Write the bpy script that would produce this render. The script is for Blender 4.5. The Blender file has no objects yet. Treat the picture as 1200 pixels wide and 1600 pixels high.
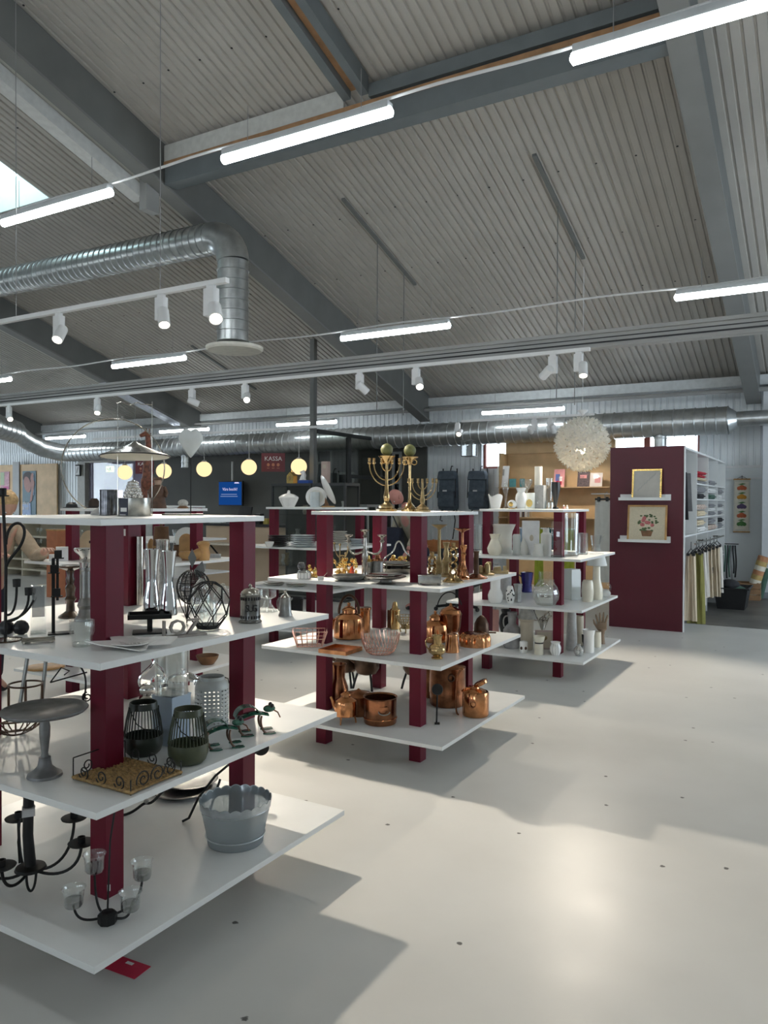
import bpy, bmesh, math, random
from mathutils import Vector, Matrix
random.seed(7)
SC = bpy.context.scene
COL = SC.collection
R = math.radians
# ---------------------------------------------------------------- camera, world, exposure
CAM = Vector((0, 0, 1.5)); FPX = 1203.84
_y, _p, _r = R(30.153), R(-0.7461), R(0.2652)
_f = Vector((-math.sin(_y)*math.cos(_p), math.cos(_y)*math.cos(_p), math.sin(_p)))
_a = _f.cross(Vector((0, 0, 1))).normalized(); _b = _a.cross(_f)
_rt = _a*math.cos(_r)+_b*math.sin(_r); _up = -_a*math.sin(_r)+_b*math.cos(_r)
cd = bpy.data.cameras.new('camera'); cam = bpy.data.objects.new('camera', cd); COL.objects.link(cam)
cd.sensor_fit = 'VERTICAL'; cd.sensor_height = 24; cd.lens = FPX/1600*24; cd.clip_start = .02; cd.clip_end = 200
m3 = Matrix((_rt, _up, -_f)).transposed(); cam.matrix_world = Matrix.Translation(CAM) @ m3.to_4x4()
SC.camera = cam
SC.view_settings.view_transform = 'Standard'; SC.view_settings.look = 'None'; SC.view_settings.gamma = 1
SC.view_settings.use_curve_mapping = False
SC.view_settings.exposure = 0.19
TUBE, SPOT = 19.0, 1.05                      # tube radiance, spotlight power factor
W = bpy.data.worlds.new('sky'); SC.world = W; W.use_nodes = True
_bg = W.node_tree.nodes['Background']; _bg.inputs[0].default_value = (.78, .89, 1, 1); _bg.inputs[1].default_value = 6.0
cy = SC.cycles
cy.max_bounces = 10; cy.diffuse_bounces = 5; cy.glossy_bounces = 5; cy.transmission_bounces = 8; cy.transparent_max_bounces = 24
cy.caustics_reflective = False; cy.caustics_refractive = False; cy.sample_clamp_indirect = 6; cy.use_light_tree = True
def portal(loc, rot, sx, sy):
    d = bpy.data.lights.new('window_portal', 'AREA'); d.shape = 'RECTANGLE'; d.size = sx; d.size_y = sy; d.cycles.is_portal = True
    o = bpy.data.objects.new('window_portal', d); COL.objects.link(o); o.location = loc; o.rotation_euler = rot
portal((4.6, 9.5, 1.75), (0, math.pi/2, 0), 2.5, 6); portal((-24.1, 9.5, 1.75), (0, -math.pi/2, 0), 2.5, 6); portal((-10, 5.9, 6.55), (0, 0, 0), 1.4, 2.2)
cy.use_denoising = True; cy.use_adaptive_sampling = False

# ---------------------------------------------------------------- where things stand
def ray(x, y): return _f+_rt*((x-600)/FPX)+_up*((800-y)/FPX)
def onz(x, y, z): d = ray(x, y); return CAM+d*((z-CAM.z)/d.z)
def ony(x, y, Y): d = ray(x, y); return CAM+d*(Y/d.y)
def onx(x, y, X): d = ray(x, y); return CAM+d*(X/d.x)
def mpp(p): return (Vector(p)-CAM).dot(_f)/FPX            # metres per photo pixel at a point
def facing(p): return math.atan2(-p[0], p[1])              # local +Y points away from the camera
Z1, Z2, Z3, Z4 = .2056, .6219, 1.0352, 1.441

# ---------------------------------------------------------------- materials
def nm(name):
    m = bpy.data.materials.new(name); m.use_nodes = True; nt = m.node_tree; nt.nodes.clear()
    o = nt.nodes.new('ShaderNodeOutputMaterial'); return m, nt, nt.nodes, nt.links, o
def M(name, col, rough=.5, metal=0, var=.08, sc=14, bump=0., spec=.5, emit=0, coat=0, ecol=None, bsc=None, aniso=0):
    m, nt, N, L, o = nm(name)
    p = N.new('ShaderNodeBsdfPrincipled'); L.new(p.outputs[0], o.inputs[0])
    tc = N.new('ShaderNodeTexCoord'); no = N.new('ShaderNodeTexNoise'); no.inputs['Scale'].default_value = sc; no.inputs['Detail'].default_value = 4
    L.new(tc.outputs['Object'], no.inputs['Vector'])
    cr = N.new('ShaderNodeValToRGB'); L.new(no.outputs['Fac'], cr.inputs[0])
    cr.color_ramp.elements[0].position = .3; cr.color_ramp.elements[1].position = .7
    cr.color_ramp.elements[0].color = tuple(c*(1-var) for c in col)+(1,); cr.color_ramp.elements[1].color = tuple(min(1, c*(1+var)) for c in col)+(1,)
    L.new(cr.outputs[0], p.inputs['Base Color'])
    p.inputs['Roughness'].default_value = rough; p.inputs['Metallic'].default_value = metal; p.inputs['Specular IOR Level'].default_value = spec
    if coat: p.inputs['Coat Weight'].default_value = coat; p.inputs['Coat Roughness'].default_value = .08
    if emit: p.inputs['Emission Color'].default_value = (ecol or col)+(1,); p.inputs['Emission Strength'].default_value = emit
    if bump:
        b = N.new('ShaderNodeBump'); b.inputs['Strength'].default_value = bump; b.inputs['Distance'].default_value = .01
        n2 = N.new('ShaderNodeTexNoise'); n2.inputs['Scale'].default_value = bsc or sc*4; L.new(tc.outputs['Object'], n2.inputs['Vector'])
        L.new(n2.outputs['Fac'], b.inputs['Height']); L.new(b.outputs[0], p.inputs['Normal'])
    return m
def GLASS(name, tint=(.95, .97, .97), gloss=.12, rough=.02, frost=0, fcol=(.8, .82, .82)):
    m, nt, N, L, o = nm(name)
    t = N.new('ShaderNodeBsdfTransparent'); t.inputs[0].default_value = tint+(1,)
    g = N.new('ShaderNodeBsdfGlossy'); g.inputs['Roughness'].default_value = rough; g.inputs[0].default_value = (1, 1, 1, 1)
    lw = N.new('ShaderNodeLayerWeight'); lw.inputs[0].default_value = .5
    no = N.new('ShaderNodeTexNoise'); no.inputs['Scale'].default_value = 5
    pw = N.new('ShaderNodeMath'); pw.operation = 'POWER'; pw.inputs[1].default_value = 3; L.new(lw.outputs['Facing'], pw.inputs[0])
    ma = N.new('ShaderNodeMath'); ma.operation = 'MULTIPLY_ADD'; ma.inputs[1].default_value = .62; ma.inputs[2].default_value = gloss*.35; L.new(pw.outputs[0], ma.inputs[0])
    m2 = N.new('ShaderNodeMath'); m2.operation = 'MULTIPLY_ADD'; m2.inputs[1].default_value = gloss*.4; L.new(no.outputs['Fac'], m2.inputs[0]); L.new(ma.outputs[0], m2.inputs[2])
    mx = N.new('ShaderNodeMixShader'); L.new(m2.outputs[0], mx.inputs[0]); L.new(t.outputs[0], mx.inputs[1]); L.new(g.outputs[0], mx.inputs[2])
    last = mx
    if frost:
        d = N.new('ShaderNodeBsdfDiffuse'); d.inputs[0].default_value = fcol+(1,)
        tl = N.new('ShaderNodeBsdfTranslucent'); tl.inputs[0].default_value = fcol+(1,)
        ad = N.new('ShaderNodeMixShader'); ad.inputs[0].default_value = .45; L.new(d.outputs[0], ad.inputs[1]); L.new(tl.outputs[0], ad.inputs[2])
        m3 = N.new('ShaderNodeMixShader'); m3.inputs[0].default_value = frost; L.new(mx.outputs[0], m3.inputs[1]); L.new(ad.outputs[0], m3.inputs[2]); last = m3
    L.new(last.outputs[0], o.inputs[0]); return m
def EMIT(name, col, s):
    m, nt, N, L, o = nm(name); e = N.new('ShaderNodeEmission'); e.inputs[0].default_value = col+(1,); e.inputs[1].default_value = s
    L.new(e.outputs[0], o.inputs[0]); return m

# ---------------------------------------------------------------- mesh helpers
class B:
    """collects shapes (scaled by k) and links them as ONE mesh object"""
    def __init__(s, k=1): s.v, s.f, s.k = [], [], k
    def add(s, vs, fs):
        n = len(s.v); s.v += [tuple(v) for v in vs]; s.f += [tuple(i+n for i in f) for f in fs]; return s
    def box(s, c, d, rz=0, rx=0, ry=0, tp=1):
        m = Matrix.Rotation(rz, 3, 'Z') @ Matrix.Rotation(ry, 3, 'Y') @ Matrix.Rotation(rx, 3, 'X'); vs = []
        for z in (-.5, .5):
            t = tp if z > 0 else 1
            for x, y in ((-.5, -.5), (.5, -.5), (.5, .5), (-.5, .5)):
                vs.append(Vector(c)+m @ Vector((x*d[0]*t, y*d[1]*t, z*d[2])))
        return s.add(vs, [(3, 2, 1, 0), (4, 5, 6, 7), (0, 1, 5, 4), (1, 2, 6, 5), (2, 3, 7, 6), (3, 0, 4, 7)])
    def b2(s, x0, x1, y0, y1, z0, z1): return s.box(((x0+x1)/2, (y0+y1)/2, (z0+z1)/2), (x1-x0, y1-y0, z1-z0))
    def tube(s, pts, r, n=8, closed=False, cap=True):
        P = [Vector(p) for p in pts]; m = len(P); rr = r if isinstance(r, (list, tuple)) else [r]*m
        vs, fs = [], []; prev = None
        for i, p in enumerate(P):
            if closed: t = P[(i+1) % m]-P[i-1]
            else: t = P[min(i+1, m-1)]-P[max(i-1, 0)]
            t = t.normalized() if t.length > 1e-9 else Vector((0, 0, 1))
            if prev is None:
                a = Vector((0, 0, 1)) if abs(t.z) < .9 else Vector((1, 0, 0)); u = t.cross(a).normalized()
            else:
                u = prev-t*prev.dot(t); u = u.normalized() if u.length > 1e-6 else t.orthogonal().normalized()
            prev = u; w = t.cross(u)
            for j in range(n):
                a = 2*math.pi*j/n; vs.append(p+(u*math.cos(a)+w*math.sin(a))*rr[i])
        for i in range(m if closed else m-1):
            k = (i+1) % m
            for j in range(n): fs.append((i*n+j, i*n+(j+1) % n, k*n+(j+1) % n, k*n+j))
        if cap and not closed: fs += [tuple(range(n))[::-1], tuple((m-1)*n+j for j in range(n))]
        return s.add(vs, fs)
    def lathe(s, prof, n=28, c=(0, 0, 0), sx=1, sy=1, cap=True, rz=0):
        vs, fs = [], []; m = len(prof)
        for r, h in prof:
            for j in range(n):
                a = 2*math.pi*j/n+rz; vs.append((c[0]+max(r, 1e-4)*sx*math.cos(a), c[1]+max(r, 1e-4)*sy*math.sin(a), c[2]+h))
        for i in range(m-1):
            for j in range(n): fs.append((i*n+j, i*n+(j+1) % n, (i+1)*n+(j+1) % n, (i+1)*n+j))
        if cap:
            fs += [tuple(range(n))[::-1], tuple((m-1)*n+j for j in range(n))]
        return s.add(vs, fs)
    def sph(s, c, r, nu=16, nv=10):
        r = r if isinstance(r, (tuple, list)) else (r, r, r); vs, fs = [], []
        for i in range(nv+1):
            t = math.pi*i/nv
            for j in range(nu):
                a = 2*math.pi*j/nu; vs.append((c[0]+r[0]*math.sin(t)*math.cos(a), c[1]+r[1]*math.sin(t)*math.sin(a), c[2]+r[2]*math.cos(t)))
        for i in range(nv):
            for j in range(nu): fs.append((i*nu+j, (i+1)*nu+j, (i+1)*nu+(j+1) % nu, i*nu+(j+1) % nu))
        return s.add(vs, fs)
    def prism(s, poly, t, c=(0, 0, 0), M3=None):
        """polygon in local XZ, thickness t along Y"""
        n = len(poly); m = M3 or Matrix.Identity(3); vs = [Vector(c)+m @ Vector((x, yy, z)) for yy in (-t/2, t/2) for x, z in poly]
        fs = [tuple(range(n)), tuple(range(n, 2*n))[::-1]]+[(i, n+i, n+(i+1) % n, (i+1) % n) for i in range(n)]
        return s.add(vs, fs)
    def grid(s, fn, nu, nv, t=0):
        vs = [fn(i/nu, j/nv) for j in range(nv+1) for i in range(nu+1)]; w = nu+1
        fs = [(j*w+i, j*w+i+1, (j+1)*w+i+1, (j+1)*w+i) for j in range(nv) for i in range(nu)]
        return s.add(vs, fs)
    def build(s, name, mat, parent=None, smooth=True, bev=0, solid=0, loc=None, rz=0, angle=35):
        me = bpy.data.meshes.new(name); k = s.k
        me.from_pydata([(a*k, b*k, c*k) for a, b, c in s.v], [], s.f); me.update()
        bm = bmesh.new(); bm.from_mesh(me)
        if solid:
            bmesh.ops.recalc_face_normals(bm, faces=bm.faces)
            bmesh.ops.solidify(bm, geom=bm.faces[:], thickness=solid*k)
        if bev:
            es = [e for e in bm.edges if len(e.link_faces) == 2 and e.calc_face_angle(0) > .6]
            bmesh.ops.bevel(bm, geom=es, offset=bev*k, segments=2, affect='EDGES', profile=.6)
        bmesh.ops.recalc_face_normals(bm, faces=bm.faces); bm.to_mesh(me); bm.free()
        if smooth: me.shade_smooth(); me.set_sharp_from_angle(angle=R(angle))
        if mat: me.materials.append(mat)
        o = bpy.data.objects.new(name, me); COL.objects.link(o)
        if parent: o.parent = parent
        if loc is not None: o.location = loc
        o.rotation_euler.z = rz
        return o
def tag(o, label, cat, group=None):
    o['label'] = label; o['category'] = cat
    if group: o['group'] = group
    return o
def thing(name, label, cat, loc=(0, 0, 0), rz=0, group=None):
    o = bpy.data.objects.new(name, None); COL.objects.link(o); o.empty_display_size = .1
    o.location = loc; o.rotation_euler = (0, 0, rz); return tag(o, label, cat, group)
def struct(o): o['kind'] = 'structure'; return o
def dup(root, loc=None, rz=None, label=None, group=None):
    r = root.copy(); COL.objects.link(r)
    if loc is not None: r.location = loc
    if rz is not None: r.rotation_euler.z = rz
    if label: r['label'] = label
    if group: r['group'] = group
    for ch in list(root.children):
        c = ch.copy(); COL.objects.link(c); c.parent = r
        for g in list(ch.children):
            d = g.copy(); COL.objects.link(d); d.parent = c
    return r
TOPY = None
def spot(px, py, z, r=0):
    """the place on a level surface whose near edge shows at (px,py); r photo pixels of depth behind it"""
    if abs(z-Z4) < 1e-6 and TOPY:                          # top boards lie at eye level: stand things by their depth
        y0 = TOPY(px); k = mpp(ony(px, 790, y0)); p = ony(px, 790, y0+r*k); p.z = z+.0006; return p, mpp(p)
    p = onz(px, py, z); h = Vector((p.x, p.y, 0)).normalized(); k = mpp(p)
    return p+h*(r*k)+Vector((0, 0, .0006)), k
def item(name, label, cat, px, py, z, r=0, group=None, rz=None):
    p, k = spot(px, py, z, r); t = thing(name, label, cat, p, facing(p) if rz is None else rz, group); return t, k
def wall(prof, t):
    """open vessel: outer profile bottom->top, back down inside"""
    inner = [(max(r-t, .01), h if i else h+t) for i, (r, h) in enumerate(prof)]
    return prof+inner[::-1]
def ring(r, n=24, z=0, c=(0, 0), sx=1, sy=1, a0=0, a1=2*math.pi, end=False):
    m = n+1 if end else n
    return [(c[0]+r*sx*math.cos(a0+(a1-a0)*i/n), c[1]+r*sy*math.sin(a0+(a1-a0)*i/n), z) for i in range(m)]
def arc(cx, cz, r, a0, a1, n=12, y=0, sx=1, sz=1): return [(cx+r*sx*math.cos(R(a0+(a1-a0)*i/n)), y, cz+r*sz*math.sin(R(a0+(a1-a0)*i/n))) for i in range(n+1)]
def lerp(a, b, t): return tuple(a[i]+(b[i]-a[i])*t for i in range(len(a)))
def bez(p0, p1, p2, p3, n=12):
    out = []
    for i in range(n+1):
        t = i/n; a, b, c, d = (1-t)**3, 3*t*(1-t)**2, 3*t*t*(1-t), t**3
        out.append(tuple(a*p0[j]+b*p1[j]+c*p2[j]+d*p3[j] for j in range(3)))
    return out
def spiral(cx, cz, r0, r1, a0, turns, n=22, y=0): return [(cx+(r0+(r1-r0)*i/n)*math.cos(R(a0)+turns*2*math.pi*i/n), y, cz+(r0+(r1-r0)*i/n)*math.sin(R(a0)+turns*2*math.pi*i/n)) for i in range(n+1)]
def text(name, body, size, mat, parent, loc, rot=(math.pi/2, 0, 0), depth=.001, align='CENTER', sx=1):
    cu = bpy.data.curves.new(name, 'FONT'); cu.body = body; cu.size = size; cu.extrude = depth; cu.align_x = align; cu.align_y = 'CENTER'; cu.resolution_u = 2
    t = bpy.data.objects.new(name+'_curve', cu); COL.objects.link(t)
    dg = bpy.context.evaluated_depsgraph_get(); me = bpy.data.meshes.new_from_object(t.evaluated_get(dg)); me.name = name
    bpy.data.objects.remove(t); bpy.data.curves.remove(cu)
    me.materials.clear(); me.materials.append(mat)
    o = bpy.data.objects.new(name, me); COL.objects.link(o); o.location = loc; o.rotation_euler = rot; o.scale = (sx, 1, 1)
    if parent: o.parent = parent
    return o
# ---------------------------------------------------------------- shared materials
m_white = M('white_laminate', (.78, .79, .78), .32, var=.03, sc=6)
m_edge = M('white_edge', (.74, .75, .76), .4, var=.03)
m_red = M('maroon_paint', (.125, .0055, .02), .42, var=.1, sc=5, spec=.22)
m_sheet = M('roof_sheet', (.455, .43, .39), .4, .0, var=.05, sc=3, spec=.6)
m_wallsheet = M('wall_sheet', (.80, .84, .86), .35, var=.04, sc=3, spec=.6)
m_smooth = M('painted_board', (.72, .76, .78), .55, var=.03, sc=3)
m_beam = M('beam_grey', (.16, .165, .16), .55, var=.08, sc=3)
m_beaml = M('beam_light', (.34, .34, .33), .5, var=.06, sc=3)
m_steel = M('steel_bluegrey', (.17, .19, .20), .45, .2, var=.08, sc=4)
m_wood = M('girder_wood', (.36, .2, .1), .6, var=.2, sc=8)
m_galv = M('galvanised_duct', (.52, .54, .54), .3, .85, var=.15, sc=9)
m_dark = M('dark_wall_paint', (.085, .085, .076), .6, var=.08, sc=2)
m_black = M('black_metal', (.012, .012, .013), .42, .3, var=.2)
m_blackp = M('black_plastic', (.016, .016, .017), .5, var=.2)
m_lampw = M('lamp_white', (.8, .8, .8), .35, var=.02)
m_tube = EMIT('tube_light', (.9, .97, 1.0), TUBE)
m_lens = EMIT('spot_lens', (1, .86, .66), 14)
m_wire = M('thin_wire', (.35, .35, .35), .5, .6)
m_pane = GLASS('window_glass', (.97, .98, .98), .08)

# floor: pale painted concrete with chips and scuffs
def floor_mat():
    m, nt, N, L, o = nm('painted_concrete'); p = N.new('ShaderNodeBsdfPrincipled'); L.new(p.outputs[0], o.inputs[0])
    tc = N.new('ShaderNodeTexCoord')
    n1 = N.new('ShaderNodeTexNoise'); n1.inputs['Scale'].default_value = .9; n1.inputs['Detail'].default_value = 6; L.new(tc.outputs['Object'], n1.inputs['Vector'])
    r1 = N.new('ShaderNodeValToRGB'); L.new(n1.outputs['Fac'], r1.inputs[0])
    r1.color_ramp.elements[0].position = .3; r1.color_ramp.elements[0].color = (.53, .525, .50, 1)
    r1.color_ramp.elements[1].position = .72; r1.color_ramp.elements[1].color = (.64, .635, .61, 1)
    vo = N.new('ShaderNodeTexVoronoi'); vo.voronoi_dimensions = '2D'; vo.inputs['Scale'].default_value = 1.5; L.new(tc.outputs['Object'], vo.inputs['Vector'])
    n2 = N.new('ShaderNodeTexNoise'); n2.inputs['Scale'].default_value = 60; L.new(tc.outputs['Object'], n2.inputs['Vector'])
    ad = N.new('ShaderNodeMath'); ad.operation = 'MULTIPLY_ADD'; ad.inputs[1].default_value = .03; L.new(n2.outputs['Fac'], ad.inputs[0]); L.new(vo.outputs['Distance'], ad.inputs[2])
    r2 = N.new('ShaderNodeValToRGB'); L.new(ad.outputs[0], r2.inputs[0]); r2.color_ramp.elements[0].position = .027; r2.color_ramp.elements[1].position = .031
    r2.color_ramp.elements[0].color = (1, 1, 1, 1); r2.color_ramp.elements[1].color = (0, 0, 0, 1)
    mx = N.new('ShaderNodeMixRGB'); L.new(r2.outputs[0], mx.inputs[0]); L.new(r1.outputs[0], mx.inputs[1]); mx.inputs[2].default_value = (.09, .085, .08, 1)
    L.new(mx.outputs[0], p.inputs['Base Color'])
    n3 = N.new('ShaderNodeTexNoise'); n3.inputs['Scale'].default_value = 2.5; n3.inputs['Detail'].default_value = 5; L.new(tc.outputs['Object'], n3.inputs['Vector'])
    mr = N.new('ShaderNodeMapRange'); mr.inputs[3].default_value = .26; mr.inputs[4].default_value = .46; p.inputs['Specular IOR Level'].default_value = .3; L.new(n3.outputs['Fac'], mr.inputs[0]); L.new(mr.outputs[0], p.inputs['Roughness'])
    bp = N.new('ShaderNodeBump'); bp.inputs['Strength'].default_value = .06; bp.inputs['Distance'].default_value = .02; L.new(n3.outputs['Fac'], bp.inputs['Height']); L.new(bp.outputs[0], p.inputs['Normal'])
    return m
m_floor = floor_mat()
m_vinyl = M('grey_vinyl', (.13, .125, .115), .4, var=.35, sc=2.2)
YW = 14.0
struct(B().b2(-26, 5, -12, YW+6, -.2, 0).build('floor', m_floor, smooth=False))
struct(B().b2(-1.95, 3.9, 10.22, YW-.03, -.01, .004).build('floor', m_vinyl, smooth=False))

# roof: trapezoidal sheets between the beams, skylight opening in the second bay
ZE, SL = 3.53, .306
def zr(y): return ZE+SL*(YW-y)
def corr(b, x0, x1, fn, pitch=.105, dep=.02):
    """corrugated sheet; fn(x,d,end) -> point"""
    n = max(1, round((x1-x0)/pitch)); pt = (x1-x0)/n; xs = []
    for i in range(n):
        for u, d in ((0, 0), (.66, 0), (.74, dep), (.92, dep)): xs.append((x0+(i+u)*pt, d))
    xs.append((x1, 0)); vs = [fn(x, d, e) for e in (0, 1) for x, d in xs]; m = len(xs)
    return b.add(vs, [(i, i+1, m+i+1, m+i) for i in range(m-1)])
def roofsheet(x0, x1, y0, y1):
    struct(corr(B(), x0, x1, lambda x, d, e: (x, (y0, y1)[e], zr((y0, y1)[e])+d)).build('ceiling', m_sheet, smooth=False))
for x0, x1 in ((-24, -18.95), (-18.95, -13.0), (-13.0, -10.6), (-9.4, -6.97), (-6.97, -1.12), (-1.12, 4.6)): roofsheet(x0, x1, 1, YW)
roofsheet(-10.6, -9.4, 6.95, YW); roofsheet(-10.6, -9.4, 1, 4.9)
struct(B().add([(-24, 1, zr(1)), (4.6, 1, zr(1)), (4.6, -12, zr(1)-SL*13), (-24, -12, zr(1)-SL*13)], [(0, 1, 2, 3)]).build('ceiling', m_sheet, smooth=False))
# skylight with a lined shaft and a glass lid
sk = B(); m_shaft = M('skylight_lining', (.75, .82, .8), .5, var=.02)
for x in (-10.6, -9.4): sk.add([(x, 4.9, zr(4.9)), (x, 6.95, zr(6.95)), (x, 6.95, zr(6.95)+.45), (x, 4.9, zr(4.9)+.45)], [(0, 1, 2, 3)])
for y in (4.9, 6.95): sk.add([(-10.6, y, zr(y)), (-9.4, y, zr(y)), (-9.4, y, zr(y)+.45), (-10.6, y, zr(y)+.45)], [(0, 1, 2, 3)])
w9 = struct(sk.build('window_9', m_shaft, smooth=False, solid=.02))
m_skyg = GLASS('skylight_glass', (.80, .93, .88), .1)
B().add([(-10.6, 4.9, zr(4.9)+.4), (-9.4, 4.9, zr(4.9)+.4), (-9.4, 6.95, zr(6.95)+.4), (-10.6, 6.95, zr(6.95)+.4)], [(0, 1, 2, 3)]).build('pane', m_skyg, w9, smooth=False)

# outer walls
def vsheet(b, x0, x1, z0, z1, y=YW): return corr(b, x0, x1, lambda x, d, e: (x, y+d, (z0, z1)[e]))
wb = B()
for a in ((-24, -14.9, 2.86, 3.6), (-14.9, -7.16, 2.84, 3.6), (-7.16, -5.95, 0, 3.6), (-5.95, -4.95, 0, 2.14), (-5.95, -4.95, 2.74, 3.6), (-4.95, -3.62, 0, 3.6), (-3.62, -1.93, 0, 2.28), (-3.62, -1.93, 2.80, 3.6), (-1.93, 4.6, 2.12, 3.6)): vsheet(wb, *a)
wback = struct(wb.build('wall_back', m_wallsheet, smooth=False))
struct(B().b2(-1.93, 4.6, YW-.005, YW+.05, 0, 2.12).build('wall_back', m_smooth, smooth=False))
struct(B().b2(-1.93, -.9, YW-.03, YW-.005, 1.90, 1.93).build('trim_1', m_edge, smooth=False))
struct(B().b2(-1.93, -.9, YW-.035, YW-.005, 2.09, 2.13).build('trim_2', m_edge, smooth=False))
struct(B().b2(-14.9, -7.16, YW-.04, YW+.05, 0, 2.84).build('wall_back', m_dark, smooth=False))
struct(B().b2(-14.9, -7.95, YW-.07, YW-.04, 2.60, 2.66).build('trim_3', m_beaml, smooth=False))
struct(B().b2(-8.06, -7.99, YW-.07, YW-.04, 2.30, 2.60).build('trim_3', m_beaml, smooth=False))
struct(B().b2(-7.2, -7.12, YW-.06, YW-.0, 0, 2.86).build('trim_4', m_dark, smooth=False))
struct(B().b2(-.95, 4.6, 13.55, 13.97, 0, 3.3).build('wall_right_front', M('pale_wall', (.6, .63, .65), .6, var=.03), smooth=False))
struct(B().b2(-.96, 4.6, 13.52, 13.55, 0, .1).build('baseboard_right', M('grey_skirting', (.22, .24, .26), .5), smooth=False))
rw = B()
for a in ((-12, 6.5, 0, 8), (6.5, 12.5, 0, .5), (6.5, 12.5, 3.0, 8), (12.5, YW+.1, 0, 8)): rw.b2(4.5, 4.6, a[0], a[1], a[2], a[3])
struct(rw.build('wall_right', m_smooth, smooth=False))
gw = B()
for y in (6.5, 8.5, 10.5, 12.42): gw.b2(4.52, 4.58, y, y+.08, .5, 3.0)
w4 = struct(gw.build('window_4', m_beaml, smooth=False)); B().b2(4.545, 4.551, 6.58, 12.42, .5, 3.0).build('pane', m_pane, w4, smooth=False)  # window added out of view so daylight enters from the right
lw_ = B()
for a in ((-12, 6.5, 0, 8), (6.5, 12.5, 0, .5), (6.5, 12.5, 3.0, 8), (12.5, YW+.1, 0, 8)): lw_.b2(-24.1, -24, a[0], a[1], a[2], a[3])
struct(lw_.build('wall_left', m_smooth, smooth=False))
gw = B()
for y in (6.5, 8.5, 10.5, 12.42): gw.b2(-24.08, -24.02, y, y+.08, .5, 3.0)
w5 = struct(gw.build('window_5', m_beaml, smooth=False)); B().b2(-24.051, -24.045, 6.58, 12.42, .5, 3.0).build('pane', m_pane, w5, smooth=False)  # unseen window put in to bring daylight to the left end
nw = B()
for a in ((-24, 4.6, 0, 1), (-24, 4.6, 2.6, 8), (-24, -20, 1, 2.6), (-17, -13, 1, 2.6), (-10, -6, 1, 2.6), (-3, 0, 1, 2.6), (3, 4.6, 1, 2.6)): nw.b2(a[0], a[1], -12.1, -12, a[2], a[3])
struct(nw.build('wall_near', m_smooth, smooth=False))
# high eaves rail, purlin under the sheet ends
tag(B().b2(-20, 4.4, 13.66, 13.8, 3.40, 3.56).build('eaves_rail', M('eaves_white', (.66, .69, .7), .5)), 'long white rail under the dark sheet ends at the eaves of the far wall', 'rail')
tag(B().tube([(-20, 13.5, 3.32), (4.4, 13.5, 3.30)], .035, 8).build('conduit_pipe', m_beaml), 'thin grey pipe running along below the white eaves rail', 'pipe')

# windows in the far wall
m_wframe = M('red_brown_frame', (.30, .09, .07), .5, var=.1); m_reveal = M('window_reveal', (.8, .83, .85), .5)
def window(n, x0, x1, z0, z1, mull=()):
    f = B(); t = .045
    f.b2(x0, x0+t, YW+.1, YW+.16, z0, z1); f.b2(x1-t, x1, YW+.1, YW+.16, z0, z1); f.b2(x0+t, x1-t, YW+.1, YW+.16, z0, z0+t); f.b2(x0+t, x1-t, YW+.1, YW+.16, z1-t, z1)
    for x in mull: f.b2(x-.05, x+.05, YW+.1, YW+.165, z0+t, z1-t)
    w = struct(f.build('window_%d' % n, m_wframe, smooth=False))
    B().b2(x0+t, x1-t, YW+.125, YW+.131, z0+t, z1-t).build('pane', m_pane, w, smooth=False)
    r = B(); r.b2(x0-.02, x0, YW, YW+.16, z0, z1); r.b2(x1, x1+.02, YW, YW+.16, z0, z1); r.b2(x0-.02, x1+.02, YW, YW+.16, z0-.02, z0); r.b2(x0-.02, x1+.02, YW-.01, YW+.16, z1, z1+.03)
    r.build('reveal', m_reveal, w, smooth=False); return w
window(1, -5.93, -4.97, 2.16, 2.72)
window(2, -3.60, -1.95, 2.30, 2.78, mull=(-2.83,))
bl = B(); bl.b2(-3.5, -2.0, YW+.06, YW+.08, 2.68, 2.72); bl.build('blind_rail', m_beam, bpy.data.objects['window_2'], smooth=False)

# ---------------------------------------------------------------- steel frame of the roof
m_flange = M('beam_mid', (.22, .222, .215), .5, var=.06, sc=3)
def rafter(x, label, y0=1.0, y1=13.7, w=.22, dep=.52):
    t = thing('roof_beam', label, 'beam', (x, 0, 0), group='sloping roof beams')
    o = -.012
    def slab(xa, xb, oa, ob, y0=y0, y1=y1):
        return [(a, y, zr(y)+c) for y in (y0, y1) for a, c in ((xa, oa), (xb, oa), (xb, ob), (xa, ob))]
    F = [(0, 1, 2, 3), (7, 6, 5, 4), (0, 4, 5, 1), (1, 5, 6, 2), (2, 6, 7, 3), (3, 7, 4, 0)]
    B().add(slab(-w/2+.02, w/2-.02, o, -dep+.03), F).build('web', m_beam, t, smooth=False)
    B().add(slab(-w/2, w/2, -dep+.03, -dep), F).build('bottom_flange', m_flange, t, smooth=False)
    return t
rafter(-1.1, 'grey roof beam at the right edge of the picture'); ra = rafter(-7.02, 'grey roof beam running down behind the spiral drop duct to the middle of the far wall')
rafter(-13.1, 'grey roof beam running down at the far left behind the spotlight track'); rafter(-19.0, 'farthest left grey roof beam')
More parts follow.
